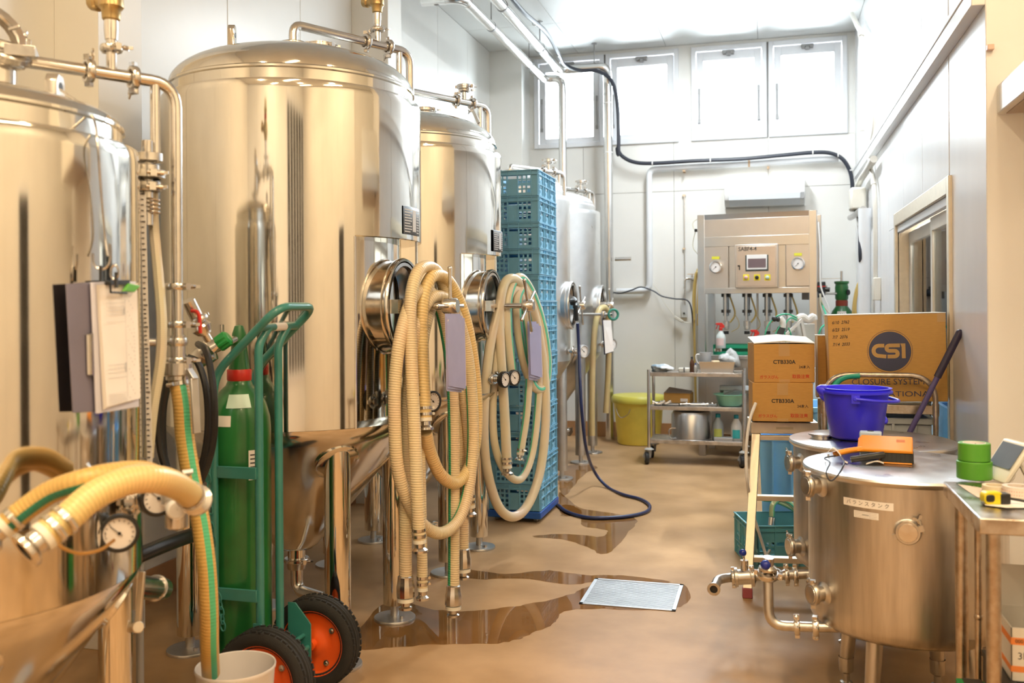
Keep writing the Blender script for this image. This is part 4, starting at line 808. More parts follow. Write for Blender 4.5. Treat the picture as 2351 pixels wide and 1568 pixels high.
hose('longest ribbed hose making the lowest loop on the large tank handle', D3([(1041, 1365, 4.30), (1042, 1200, 4.31), (1042, 1000, 4.31), (1036, 850, 4.30), (1015, 725, 4.25), (985, 668, 4.15), (950, 680, 4.04), (922, 760, 3.96), (908, 860, 3.93), (906, 960, 3.92), (914, 1080, 3.93), (945, 1170, 3.99), (985, 1216, 4.09), (1020, 1222, 4.18), (1054, 1190, 4.27), (1076, 1120, 4.34), (1086, 1000, 4.37), (1078, 850, 4.36), (1056, 745, 4.31), (1022, 686, 4.22), (985, 690, 4.12), (955, 760, 4.05), (938, 880, 4.03), (932, 1020, 4.02), (931, 1200, 4.02), (931, 1345, 4.02)]), .0275, H_CREAMG, 'union', 'union', grp=G2, sdir=(-.55, -.83, 0))
hose('cream hose behind the others on the large tank handle, two clamped steel ends', D3([(970, 1350, 4.05), (967, 1150, 4.07), (964, 950, 4.09), (972, 790, 4.12), (992, 706, 4.17), (1020, 690, 4.25), (1046, 760, 4.33), (1064, 900, 4.39), (1076, 1040, 4.42), (1080, 1160, 4.42)]), .023, H_CREAM, 'tri', 'tri', grp=G2)
G3 = 'hoses hung on the second tank door handle'
hose('milky hose with green line looping lowest on the second tank handle', D3([(1164, 1070, 5.42), (1158, 940, 5.43), (1149, 800, 5.44), (1147, 710, 5.46), (1158, 652, 5.50), (1180, 640, 5.56), (1206, 668, 5.66), (1232, 740, 5.74), (1250, 860, 5.79), (1252, 980, 5.79), (1238, 1090, 5.74), (1208, 1165, 5.64), (1172, 1186, 5.52), (1138, 1150, 5.43), (1114, 1050, 5.38), (1112, 930, 5.37), (1124, 800, 5.40), (1148, 690, 5.47)]), .0285, H_PALE, 'tri', None, grp=G3, sdir=(-.5, .85, 0))
hose('milky hose with green line in a short tight loop at the second tank handle', D3([(1176, 860, 5.52), (1166, 760, 5.50), (1166, 690, 5.52), (1180, 645, 5.58), (1200, 640, 5.64), (1224, 680, 5.72), (1246, 750, 5.79), (1257, 830, 5.82), (1250, 885, 5.80), (1228, 890, 5.73), (1205, 840, 5.65), (1190, 760, 5.6), (1187, 690, 5.58), (1198, 660, 5.63)]), .0275, H_PALE, None, None, grp=G3, sdir=(.9, -.2, .3))
hose('milky hose hanging in the middle loops under the second tank handle', D3([(1195, 1040, 5.62), (1210, 940, 5.66), (1215, 820, 5.68), (1205, 715, 5.66), (1188, 665, 5.60), (1166, 690, 5.53), (1144, 790, 5.46), (1132, 920, 5.43), (1136, 1020, 5.43), (1160, 1082, 5.5), (1195, 1100, 5.6), (1222, 1040, 5.7), (1236, 920, 5.76), (1238, 800, 5.77), (1222, 715, 5.72)]), .023, H_PALE, 'tri1', None, grp=G3, sdir=(-.5, -.8, 0))
# document pouches hung over the hoses
def pouch(label, px, d0, d1, skew=0):
    (x0, y0), (x1, y1) = px; t = T('document_pouch', label, 'pouch', PD(x0, y1, d0)); q = MB()
    for k in range(3): slab(q, PD(x0+2*k, y0+4*k, d0+.006*k), PD(x1+5*k, y0+5*k, d1+.006*k), PD(x1+5*k+3, y1+3-4*k, d1+.006*k), PD(x0+4+2*k, y1-6*k, d0+.006*k), .0015)
    q.build('film', LAV, t, flat=True)
    q = MB(); slab(q, PD(x0+6, y0+14, d0+.02), PD(x1+10, y0+14, d1+.02), PD(x1+14, y1-12, d1+.02), PD(x0+6, y1-8, d0+.02), .003); q.build('paper_sheet', mat('pink_paper', (.78, .62, .56), .8), t, flat=True)
    q = MB(); slab(q, PD(x0+2, y1-(y1-y0)*.28, d0-.002), PD(x1+2, y1-(y1-y0)*.28, d1-.002), PD(x1+3, y1+1, d1-.002), PD(x0+3, y1-2, d0-.002), .001); q.build('pocket', mat('lavender_pocket', (.46, .44, .62), .3), t, flat=True)
    q = MB()
    for u in (.3, .75): q.cyl(lerp(PD(x0, y0+12, d0-.001), PD(x1, y0+12, d1-.001), u), lerp(PD(x0, y0+12, d0), PD(x1, y0+12, d1), u), .004, seg=8)
    q.build('punch_hole', INK, t)
pouch('lavender document pouch hung on the handle of the large tank', ((1022, 720), (1057, 898)), 3.90, 4.10)
pouch('lavender document pouch hung on the second tank handle by the crates', ((1211, 738), (1232, 872)), 5.52, 5.70)
# ---------------------------------------------------------------- crate stack on its dolly
def make_crate(label, m, LX=.36, LY=.53, H=.178, grp=None):
    t = T('bottle_crate', label, 'crate', (0, 0, 0), grp); th = .004
    zb = [0, .022, .042, .052, .072, .088, .108, .118, .138, H]; hz = {1, 3, 5, 7}
    gx_ = [.052, .072, .084, .104, .116, .136]
    xs = [0]+gx_+[.148, LX-.148]+[LX-v for v in gx_[::-1]]+[LX]
    hx = {1, 3, 5, 9, 11, 13}
    def sx(i, j): return not ((i in hx and j in hz) or (i == 7 and j == 7))
    for y, uy, o in ((0, 1, (-LX/2, -LY/2+th, 0)), (1, -1, (LX/2, LY/2-th, 0))):
        q = MB().grid(xs, zb, sx, th, o, (uy, 0, 0), (0, 0, 1))
        for x in (.0, .046, .142, LX-.142, LX-.046, LX): 
            c_ = V(o)+V((uy*x, 0, 0)); q.box(c_-V((.003, .012 if uy > 0 else -th, 0)), c_+V((.003, -th if uy > 0 else .012, H)))
        q.build('end_panel', m, t, flat=True)
    ys = [0]; hy = set(); sl = set()
    for g0, n_, w_ in ((.040, 2, .020), (.098, 1, .036), (.150, 2, .012), (.205, 2, .020), (.262, 1, .036), (.315, 2, .012), (.370, 2, .020), (.425, 1, .036), (.475, 2, .012)):
        for k in range(n_):
            a_ = g0+k*(w_+.006); ys += [a_, a_+w_]; hy.add(len(ys)-2)
            if n_ == 1: sl.add(len(ys)-2)
    ys.append(LY)
    def sy(i, j): return not (i in hy and j in hz and not (i in sl and j in (1, 5)))
    for o, uy in (((LX/2-th, -LY/2, 0), 1), ((-LX/2+th, LY/2, 0), -1)):
        q = MB().grid(ys, zb, sy, th, o, (0, uy, 0), (0, 0, 1))
        for yv in (.006, .032, .142, .196, .305, .36, LY-.032, LY-.006):
            c_ = V(o)+V((0, uy*yv, 0)); q.box(c_-V((0 if uy > 0 else .012, .003, 0)), c_+V((.012 if uy > 0 else 0, .003, H)))
        c_ = V(o); q.box((c_.x-(0 if uy > 0 else .011), -LY/2, .078), (c_.x+(.011 if uy > 0 else 0), LY/2, .084)).box((c_.x-(0 if uy > 0 else .011), -LY/2, .0), (c_.x+(.011 if uy > 0 else 0), LY/2, .006))
        q.build('side_panel', m, t, flat=True)
    MB().box((-LX/2+.004, -LY/2+.004, .004), (LX/2-.004, LY/2-.004, .010)).build('base', m, t, flat=True)
    q = MB()
    for z0, z1 in ((H-.006, H), (H-.034, H-.029)):
        e = .010
        q.box((-LX/2-e, -LY/2-e, z0), (LX/2+e, -LY/2+th, z1)).box((-LX/2-e, LY/2-th, z0), (LX/2+e, LY/2+e, z1)).box((-LX/2-e, -LY/2+th, z0), (-LX/2+th, LY/2-th, z1)).box((LX/2-th, -LY/2+th, z0), (LX/2+e, LY/2-th, z1))
    q.build('rim', m, t, flat=True); return t
cx_, cy_ = -1.53-.18, 6.27+.265
words = ['topmost', 'second', 'third', 'fourth', 'fifth', 'sixth', 'seventh', 'eighth', 'ninth', 'tenth', 'eleventh', 'twelfth']
c0 = make_crate('', CRATE, grp='stacked blue bottle crates')
for k in range(13):
    c_ = c0 if k == 0 else copy_tree(c0); z = .083+(12-k)*.1815
    c_['label'] = 'blue plastic bottle crate, %s' % (words[k]+(' of the tall stack' if k == 0 else ' from the top of the tall stack') if k < 12 else 'bottom one of the tall stack on the blue dolly')
    place(c_, (cx_+random.uniform(-.003, .003), cy_+random.uniform(-.004, .004), z), random.uniform(-.006, .006))
t = T('crate_dolly', 'royal blue dolly under the tall stack of blue crates', 'dolly', (cx_, cy_, 0)); q = MB()
q.box((cx_-.19, cy_-.285, .03), (cx_+.19, cy_+.285, .078)); q.build('deck', DOLLY, t, bevel=.006)
q = MB()
for sx in (-1, 1):
    for sy in (-1, 1): q = MB().cyl((cx_+sx*.14-.012, cy_+sy*.22, .02), (cx_+sx*.14+.012, cy_+sy*.22, .02), .02, seg=14); q.build('caster', GREYP, t)
for x in (-.06, .06): MB().box((cx_+x-.012, cy_-.289, .036), (cx_+x+.012, cy_-.284, .06)).build('clip', GREYP, t, bevel=.001)
# ---------------------------------------------------------------- hoses and papers at the far tanks
X4 = -1.45
t = hose('navy blue hose from the far tank door looping out across the floor', [PX(1326, 742, X4), PX(1329, 800, X4), PX(1332, 880, X4+.02), PX(1337, 960, X4+.03), PX(1347, 1035, X4+.04), PX(1366, 1085, X4+.05)]+[PZ(a, b, .014) for a, b in ((1395, 1118), (1430, 1135), (1468, 1145), (1490, 1158), (1488, 1172), (1460, 1182), (1410, 1188), (1350, 1188), (1305, 1176), (1282, 1160), (1258, 1140))], .0125, H_NAVY)
p = PX(1324, 735, X4); q = MB(); q.cyl(p, PX(1321, 700, X4), .017, seg=12); q.tube(cr([PX(1321, 705, X4), PX(1320, 690, X4-.02), PX(1316, 686, X4-.06)], 4), .02, 12); q.lathe([(.012, 0), (.03, .01), (.032, .04), (.02, .05)], PX(1318, 700, X4-.02), (-.1, -.4, .9), 14, cap1=True); q.build('spray_gun', BLACKP, t)
hose('tan hose draped over the farthest tank door, both ends hanging', D3([(1359, 1000, 8.75), (1359, 920, 8.75), (1361, 830, 8.78), (1365, 760, 8.82), (1373, 718, 8.88), (1384, 706, 8.95), (1394, 716, 9.03), (1398, 770, 9.08), (1396, 860, 9.1), (1391, 948, 9.1)]), .029, H_TAN)
p0 = D3([(1385, 735, 8.7), (1403, 735, 8.76), (1409, 806, 8.74), (1390, 812, 8.7)]); t = T('paper_notes', 'white paper sheets hung on the farthest tank beside the tan hose', 'paper', p0[3]); slab(MB(), *p0, .004).build('sheet', PAPER, t, flat=True); slab(MB(), *[v+V((-.012, .02, -.01)) for v in p0], .006).build('navy_board', NAVY, t, flat=True)
c_ = PX(1408, 722, -1.36); t = T('valve_handle', 'round green valve wheel beside the farthest tank door', 'valve', c_); MB().torus(c_, (.5, -.85, 0), .045, .012, 20, 8).build('wheel', mat('green_wheel', (.02, .22, .16), .4), t); q = MB(); q.cyl(c_, c_+V((-.40, .22, .0)), .014, seg=10); q.bar(c_-V((0, 0, .045)), c_+V((0, 0, .045)), .014, .01); q.lathe([(.02, -.03), (.028, 0), (.02, .03)], c_+V((-.1, .06, 0)), (0, 0, 1), 14); q.build('stem', FIT, t)
t = T('floor_rack', 'low dark metal rack of gear standing behind the far tank legs', 'rack', (-2.2, 8.4, 0)); q = MB()
for z in (.12, .42): q.box((-2.5, 8.25, z), (-1.85, 8.55, z+.02))
for x in (-2.48, -1.88):
    for y in (8.27, 8.53): q.cyl((x, y, 0), (x, y, .62), .014, seg=8)
q.build('frame', GREYP, t)
for k, (x, z, h) in enumerate(((-2.38, .14, .24), (-2.1, .14, .22), (-2.3, .44, .2), (-2.02, .44, .17))):
    t = T('storage_tub', ['black tub on the lower shelf of the floor rack, nearer the wall', 'black tub on the lower shelf of the floor rack, nearer the aisle', 'black tub on the upper shelf of the floor rack, nearer the wall', 'black tub on the upper shelf of the floor rack, nearer the aisle'][k], 'tub', (x, 8.4, z), 'tubs on the floor rack'); MB().box((x-.1, 8.28, z), (x+.1, 8.52, z+h)).build('body', BLACKP, t, bevel=.01); MB().box((x-.11, 8.27, z+h-.02), (x+.11, 8.53, z+h)).build('rim', mat('tub_rim_blue', (.03, .06, .12), .4), t, bevel=.004)
t = T('black_pipe', 'black pipe lying low behind the near tank leg', 'pipe', PD(330, 1265, 3.0)); k = MB().tube(cr([PD(245, 1310, 2.95), PD(320, 1275, 3.05), PD(412, 1238, 3.25), PD(470, 1222, 3.45)], 5), .026, 14).build('pipe', H_BLK, t, ang=60)
MB().cyl(V((PD(320, 1275, 3.05).x, PD(320, 1275, 3.05).y, 0)), PD(320, 1275, 3.05), .012, seg=10).build('support', GREYP, t)
# ---------------------------------------------------------------- balance tanks on the right
UX, UY = V((CS, SN, 0)), V((-SN, CS, 0))
def cap_port(root, c, R, az, z, r, L, tilt=0, nut=None, blank=True):
    u = V((math.cos(az), math.sin(az), 0)); o = V((c[0], c[1], z))+u*(R-.02); q = MB()
    q.lathe([(r*.86, 0), (r*.86, L-.012), (r*1.0, L-.006), (r, L)], o, u, 24); q.lathe([(r*1.35, .018), (r*1.1, .022), (r*.86, .03)], o, u, 24)
    clamp(q, o+u*L, u, r*1.22, .02, nut=nut or (0, 0, 1)); q = q.build('port_neck', BRUSH, root)
    MB().lathe([(r*.98, 0), (r*.98, .008), (r*.9, .012), (.0005, .0125)], o+u*L, u, 28).build('port_cap', FIT, q)
def ball_valve(root, p, ax, r, up=(0, 0, 1), L=.09):
    p = V(p); q = MB(); q.lathe([(r*1.0, -L*.5), (r*1.7, -L*.42), (r*1.7, -L*.3), (r*1.35, -L*.28), (r*1.35, L*.28), (r*1.7, L*.3), (r*1.7, L*.42), (r, L*.5)], p, ax, 22)
    q.cyl(p, p+V(up)*.075, .018, seg=14); q.build('valve_body', FIT, root)
    h = MB(); h.tube([p+V(up)*.072, p+V(up)*.10+V((-.004, -.01, 0))], .005, 8); h.build('valve_stem', FIT, root)
    MB().sphere(p+V(up)*.112+V((-.006, -.014, 0)), .0165, 16, 10).build('blue_knob', mat('blue_knob', (.01, .03, .30), .25), root)
def bal_tank(label, c, R, zl, zb):
    t = T('balance_tank', label, 'tank', (c[0], c[1], 0)); O = (c[0], c[1], 0)
    MB().lathe([(.001, zb-.012), (R*.6, zb-.010), (R-.03, zb+.004), (R-.006, zb+.025), (R, zb+.055), (R, zb+.1), (R, zl-.05), (R, zl-.02)], O, seg=96).build('shell', BRUSH, t)
    MB().lathe([(R-.01, zl-.03), (R+.012, zl-.028), (R+.019, zl-.02), (R+.021, zl-.012), (R+.017, zl-.004), (R+.004, zl), (R*.5, zl+.003), (.0005, zl+.004)], O, seg=96).build('lid', LIDST, t)
    for k in range(4):
        a = .96+k*PI/2; u = V((math.cos(a), math.sin(a), 0)); p = V(O)+u*(R-.10)
        g = MB().cyl(p+V((0, 0, .10))-u*.0, p+u*-.03+V((0, 0, zb+.03)), .026, .03, seg=20).build('leg', BRUSH, t); f = MB(); f.lathe([(.0001, 0), (.022, 0), (.024, .012), (.014, .016), (.014, .045), (.027, .055), (.029, .11)], p+V((0, 0, 0)), seg=16); f.build('foot', FIT, g)
    return t
B1, B2 = (.485, 3.763), (.45, 4.58)
b1 = bal_tank('round brushed steel balance tank with a white name strip, nearest on the right', B1, .345, .898, .31)
b2 = bal_tank('round brushed steel tank carrying the blue buckets, behind the labelled one', B2, .345, .878, .30)
cap_port(b1, B1, .345, math.radians(207), .835, .034, .07); cap_port(b1, B1, .345, math.radians(210), .445, .033, .065)
cap_port(b1, B1, .345, math.radians(264), .725, .034, .035, nut=(1, 0, .4)); cap_port(b2, B2, .345, math.radians(203), .78, .034, .07); cap_port(b2, B2, .345, math.radians(203), .40, .036, .07)
def on_cyl(o, c, R):                                   # bends a flat strip (x = arc length, z kept) round the shell
    for v in o.data.vertices:
        a = v.co.x/R; r = R-v.co.y; v.co = V((math.cos(a)*r, math.sin(a)*r, v.co.z))
    return o
azl = math.radians(242)
def strip(parent, a, z, wd, ht, m, nm, R=.3462):
    q = MB(); n = 8
    for i in range(n): 
        a0, a1 = a-wd/2/R+wd/R*i/n, a-wd/2/R+wd/R*(i+1)/n; C_ = V((B1[0], B1[1], 0))
        q.add([C_+V((math.cos(x)*R, math.sin(x)*R, y)) for x, y in ((a0, z-ht/2), (a1, z-ht/2), (a1, z+ht/2), (a0, z+ht/2))], [(0, 1, 2, 3)])
    return q.build(nm, m, parent)
s = strip(b1, azl, .803, .178, .027, PAPER, 'name_strip'); s['label'] = 'white strip with handwritten characters'
def text_cyl(body, parent, az, z, h, m, R=.3466, sx=1.):
    o = text('lettering', body, m, parent, V((0, 0, 0)), (1, 0, 0), (0, 0, 1), h, sx=sx); wl = WL[o.name]
    for v in o.data.vertices:
        p = v.co+wl; a = az+p.x/R; v.co = V((B1[0]+math.cos(a)*R, B1[1]+math.sin(a)*R, z+p.z))-wl
    return o
for k, ch_ in enumerate('バランスタンク'): text_cyl(ch_, s, azl+(k-3)*.0225/.346, .803, .0125, mat('pencil_grey', (.12, .11, .10), .8))
s = strip(b1, azl-.01, .765, .088, .024, PAPER, 'maker_plate'); q = MB()
def arcbar(a0, a1, z0, z1, R=.3467):
    q.lathe([(R, z0), (R, z1)], (B1[0], B1[1], 0), seg=4, a0=a0, a1=a1)
for k in range(4): arcbar(azl-.12, azl+.1, .756+k*.0055, .757+k*.0055)
arcbar(azl-.12, azl-.118, .755, .774); arcbar(azl+.03, azl+.032, .755, .774); arcbar(azl-.05, azl+.02, .7635, .7665); q.build('print', mat('grey_print', .45, .8), s, flat=True)
# hatch and knob on the rear lid, lid knobs
q = MB(); p = PZ(1886, 1003, .885); q.lathe([(.045, -.006), (.045, .006), (.058, .010), (.058, .016), (.001, .019)], p, seg=28); q.build('lid_hatch', LIDST, b2)
q = MB(); p = PZ(2066, 1030, .88); q.cyl(p, p+V((.01, .01, .035)), .004, seg=8); q.sphere(p+V((.01, .01, .04)), .008); q.build('lid_handle', FIT, b2)
q = MB(); p = PZ(1902, 1050, .90); q.cyl(p, p+V((0, 0, .012)), .004, seg=8); q.build('lid_pin', FIT, b1)
# front tank outlet: elbow pipe rising to a valve
P0 = PD(1890, 1440, 3.42); P1 = PD(1765, 1436, 3.47); P2 = PD(1763, 1318, 3.50)
q = MB(); q.tube(fillet([P0+V((.1, .02, 0)), P0, P1, P2], .06, 7), .0185, 18); q.build('outlet_pipe', BRUSH, b1)
q = MB(); d_ = (P0-P1).normalized(); clamp(q, lerp(P1, P0, .52), d_, .032, .02, nut=(0, 0, 1)); clamp(q, lerp(P1, P0, .86), d_, .034, .022, nut=(0, .2, -1)); q.build('pipe_clamp', FIT, b1)
q = MB(); clamp(q, P2+V((0, 0, .0)), (.1, -.35, .93), .040, .022, nut=(1, 0, -.2)); q.lathe([(.022, 0), (.034, .012), (.034, .02), (.020, .03), (.020, .06), (.0005, .062)], P2+V((0, .005, .005)), (.05, -.15, .98), 18); q.build('valve_body', FIT, b1)
MB().tube([P2+V((0, -.015, .045)), P2+V((-.006, -.05, .05))], .005, 8).build('valve_stem', FIT, b1); MB().sphere(P2+V((-.008, -.06, .05)), .0185, 16, 10).build('blue_knob', mat('blue_knob', (.01, .03, .30), .25), b1)
# rear tank outlet: straight pipe, valve, open elbow
Q0 = PD(1850, 1318, 4.20); Q1 = PD(1672, 1326, 4.26); dq = (Q0-Q1).normalized()
q = MB(); q.tube(fillet([Q0+dq*.14, Q1, PD(1648, 1328, 4.22)+V((0, 0, -.005)), PD(1640, 1350, 4.12)], .05, 7), .021, 18); e0, e1 = PD(1642, 1344, 4.15), PD(1639, 1352, 4.11); q.lathe([(.017, -.004), (.021, -.004), (.029, .0), (.029, .006), (.017, .006)], e1, e1-e0, 20); q.build('outlet_pipe', BRUSH, b2); MB().lathe([(.0005, .0), (.0168, .0)], e1+(e1-e0).normalized()*.002, e1-e0, 20).build('pipe_bore', DARK, b2)
q = MB(); clamp(q, PD(1684, 1325, 4.25), dq, .036, .02, nut=(0, 0, -1)); q.build('pipe_clamp', FIT, b2)
for px in (1806, 1826): q = MB(); clamp(q, PD(px, 1320, 4.21), dq, .037, .02, nut=(0, 0, 1 if px < 1815 else -1)); q.build('pipe_clamp', FIT, b2)
ball_valve(b2, PD(1709, 1324, 4.24), dq, .026, L=.1); q = MB(); clamp(q, PD(1727, 1323, 4.23), dq, .036, .02, nut=(0, 0, 1)); q.build('pipe_clamp', FIT, b2)
# ---------------------------------------------------------------- blue buckets on the rear lid
def bucket(label, px, py, z, ear, drop, r0=.107, r1=.131, h=.205):
    c = PZ(px, py, z); t = T('bucket', label, 'bucket', c)
    q = MB(); q.lathe([(.001, .004), (r0-.006, .0), (r0, .006), (r1-.004, h-.03), (r1-.002, h-.022), (r1+.012, h-.020), (r1+.013, h-.012), (r1+.004, h-.008), (r1+.006, h-.004), (r1+.010, h), (r1-.004, h), (r1-.008, h-.03), (r0-.004, .012), (.001, .012)], c, seg=56)
    sp = V((-CS, -SN, 0)); q.tube([c+sp*(r1+.0)+V((0, 0, h-.012)), c+sp*(r1+.02)+V((0, 0, h-.004)), c+sp*(r1+.03)+V((0, 0, h))], [.028, .018, .006], 10); q.build('body', BUCKET, t)
    ea = V((math.cos(ear), math.sin(ear), 0)); q = MB()
    for s in (1, -1): q.obox(c+ea*s*(r1+.004)+V((0, 0, h-.035)), (.034, .042, .014), ea*s); q.cyl(c+ea*s*(r1+.0)+V((0, 0, h-.035)), c+ea*s*(r1+.018)+V((0, 0, h-.035)), .010, seg=12)
    q.build('ear', BUCKET, t, bevel=.002)
    side = V((-ea.y, ea.x, 0)); pts = []
    for k in range(17):
        a = k/16*PI; p = c+V((0, 0, h-.035))+ea*math.cos(a)*(r1+.014)+(side*math.cos(drop)-V((0, 0, math.sin(drop))))*math.sin(a)*(r1+.034); pts.append(p)
    MB().tube(pts, .0068, 8).build('bail', BUCKET, t); return t
ek = math.radians(-112)
bucket('outer dark blue bucket standing on the rear tank lid', 1962, 1005, .885, ek, .60)
bucket('inner dark blue bucket nested in the other, rim standing higher', 1965, 1002, .945, ek+.30, .10, .104, .133)
# ---------------------------------------------------------------- orange tool on the front lid
t = T('label_tool', 'orange and black hand tool lying on the front tank lid', 'tool', PZ(2040, 1066, .902)); zt = .902
a0, a1 = PZ(1990, 1062, zt), PZ(2098, 1068, zt); dx = (a1-a0); dx.z = 0; Lx = dx.length; dx.normalize(); dy = V((-dx.y, dx.x, 0))
q = MB(); P_ = lambda u, v, w_: a0+dx*u+dy*v+V((0, 0, w_))
def hexa(mb, u0, u1, v0, v1, z0, z1, sk=0): mb.add([P_(u0, v0, z0), P_(u1, v0, z0), P_(u1, v1, z0), P_(u0, v1, z0), P_(u0+sk, v0, z1), P_(u1, v0, z1), P_(u1, v1, z1), P_(u0+sk, v1, z1)], [(0, 3, 2, 1), (4, 5, 6, 7), (0, 1, 5, 4), (1, 2, 6, 5), (2, 3, 7, 6), (3, 0, 4, 7)])
hexa(q, .05, Lx, .0, .075, .004, .042); q.build('black_body', BLACKP, t, bevel=.003)
q = MB(); q.add([P_(-.035, -.002, .040), P_(Lx-.002, -.004, .040), P_(Lx-.002, .085, .078), P_(-.035, .085, .078), P_(-.01, -.004, .052), P_(Lx-.004, -.006, .052), P_(Lx-.004, .083, .094), P_(-.02, .083, .094)], [(0, 3, 2, 1), (4, 5, 6, 7), (0, 1, 5, 4), (1, 2, 6, 5), (2, 3, 7, 6), (3, 0, 4, 7)]); hexa(q, .04, Lx-.005, -.004, .074, .0, .006); q.build('orange_cover', ORG2, t, bevel=.004)
q = MB()
for k in range(6): hexa(q, .06+.015*k, .07+.015*k, -.0015, .001, .008, .040)
q.build('ribs', mat('rib_black', .03, .6), t, flat=True)
q = MB(); q.add([P_(Lx-.06, .045, .0765), P_(Lx-.03, .045, .0765), P_(Lx-.03, .06, .0835), P_(Lx-.06, .06, .0835)], [(0, 1, 2, 3)]); q.build('slot', mat('dark_orange', (.55, .15, .01), .5), t, flat=True)
q = MB(); q.tube(cr([P_(.02, .02, .052), P_(-.06, .015, .040), P_(-.12, .01, .022)], 5), .011, 10); q.build('front_arm', ORG2, t)
q = MB(); q.tube(cr([P_(.06, -.006, .034), P_(.03, -.02, .03), P_(-.03, -.03, .018), P_(-.055, -.034, .012)], 5), [.010]*6+[.014]*10, 10) if False else q.tube(cr([P_(.06, -.006, .034), P_(.03, -.02, .03), P_(-.03, -.03, .018), P_(-.055, -.034, .013)], 5), .012, 10); q.build('black_grip', BLACKP, t)
q = MB()
for pts in ([(-.14, .0, .03), (-.12, -.01, .05), (-.10, -.012, .035), (-.08, -.03, .008), (-.065, -.05, .002)], [(.0, -.045, .002), (.035, -.03, .012), (.06, -.02, .004)]):
    c_ = cr([P_(*p) for p in pts], 5)
    q = MB()
    for u, v in zip(c_, c_[1:]):
        e = dy*.016; q.add([u-e, v-e, v+e, u+e, u-e+V((0, 0, .0012)), v-e+V((0, 0, .0012)), v+e+V((0, 0, .0012)), u+e+V((0, 0, .0012))], [(3, 2, 1, 0), (4, 5, 6, 7), (0, 1, 5, 4), (2, 3, 7, 6)])
    q.build('paper_strip', PAPER, t)
q = MB(); hexa(q, -.03, .05, .088, .13, .002, .105); q = q.build('pale_blue_case', mat('pale_blue_case', (.42, .55, .78), .4), t, bevel=.006); MB().cyl(P_(.01, .11, .105), P_(.01, .11, .1065), .012, seg=14).build('dial', INK, q)
wire('cord', [P_(-.11, .0, .02), P_(-.15, -.01, .01)]+[PD(1905, 1062, 3.33), PD(1897, 1085, 3.24), PD(1908, 1104, 3.22), PD(1928, 1085, 3.24), PD(1938, 1062, 3.3), P_(-.09, -.01, .02)], .0028, CABLEB, t)
# ---------------------------------------------------------------- work table and what is on it
TX0, TX1, TY0, TY1, TZ = .552, 1.25, 2.815, 3.365, .91
t = T('work_table', 'stained steel work table at the right edge with tape rolls on it', 'table', (.95, 3.4, 0))
q = MB().box((TX0, TY0, TZ-.045), (TX1, TY1, TZ)).build('tabletop', mat('table_steel', (.62, .60, .57), .30, 1, var=.2, vscale=14, rvar=.12, dark=(.45, .36, .27)), t, bevel=.004)
for x in (TX0+.045, TX1-.045):
    for y in (TY0+.05, TY1-.05): g = MB().cyl((x, y, .05), (x, y, TZ-.045), .0195, seg=18).build('leg', RUSTY, t); MB().lathe([(.012, .05), (.012, .02), (.022, .015), (.022, 0), (.0005, 0)], (x, y, 0), seg=14).build('foot', FIT, g)
MB().box((TX0+.03, TY0+.03, .14), (TX1-.03, TY1-.03, .165)).build('undershelf', RUSTY, t, bevel=.003)
q = MB(); q.cyl((TX0+.085, TY1-.1, .2), (TX0+.085, TY1-.1, TZ-.045), .011, seg=12); q.sphere((TX0+.085, TY1-.1, .5), .014); q.build('rod', RUSTY, t)
pts = PZ(2237, 1100, TZ)
for k in range(2):
    r = .055 if k == 0 else .050; z = TZ+.003+k*.0605
    t = T('tape_roll', ['lower roll of green tape in the stack on the steel table', 'upper roll of green tape in the stack on the steel table'][k], 'tape', (pts.x, pts.y, z)); MB().lathe([(.036, .0), (r-.002, .0), (r, .002), (r, .057), (r-.002, .059), (.036, .059)], (pts.x, pts.y, z), seg=48).build('tape', LIME, t)
    q = MB().lathe([(.036, .059), (.033, .0595), (.033, .0), (.036, .0)], (pts.x, pts.y, z), seg=40).build('core', PAPER, t)
    if k == 1:
        q2 = MB()
        for a in (.5, .75, 1.2, 1.9, 2.15, 2.4): q2.lathe([(.0328, .03), (.0328, .052)], (pts.x, pts.y, z), seg=2, a0=a, a1=a+.12)
        q2.build('core_print', INK, q, flat=True)
def sheet(label, px, z, nm='paper_sheet', m=PAPER, curl=0):
    P = [PZ(a, b, z) for a, b in px]; q = MB(); n = len(P); q.add([p for p in P]+[p+V((0, 0, .0008)) for p in P], [tuple(range(n))[::-1], tuple(range(n, 2*n))]+[(i, (i+1) % n, n+(i+1) % n, n+i) for i in range(n)])
    o = q.build(nm, m, flat=True); o.location = (0, 0, 0); return tag(o, label, 'paper')
sheet('crumpled brown paper lying under the green tape rolls', [(2199, 1112), (2240, 1118), (2300, 1128), (2345, 1140), (2290, 1146), (2244, 1142), (2222, 1128)], TZ+.0012, m=mat('kraft_paper', (.62, .52, .42), .8))
sheet('round edged paper under the tape measure', [(2250, 1150), (2310, 1140), (2400, 1150), (2400, 1166), (2310, 1166), (2262, 1160)], TZ+.003)
def ring(label, px, py, r, ri, h, m, dots=False):
    c = PZ(px, py, TZ+.005); t = T('masking_tape', label, 'tape', c); MB().lathe([(ri, 0), (r, 0), (r, h), (ri, h), (ri, 0)], c, seg=36).build('tape', m, t)
    q = MB()
    for k in range(40):
        a = k*2*PI/40; u = V((math.cos(a), math.sin(a), 0)); 
        for z in (.25, .6): q.obox(c+u*r+V((0, 0, h*z)), (.002, .002, .0008), u)
    q.build('print_dots', REDINK if dots else mat('cream_print', (.6, .55, .4), .7), t, flat=True)
ring('cream masking tape roll beside the yellow tape measure', 2284, 1130, .036, .025, .022, mat('masking_cream', (.72, .64, .48), .6))
ring('pink dotted label tape roll at the right end of the table', 2338, 1138, .044, .03, .03, mat('label_cream', (.74, .66, .60), .6), True)
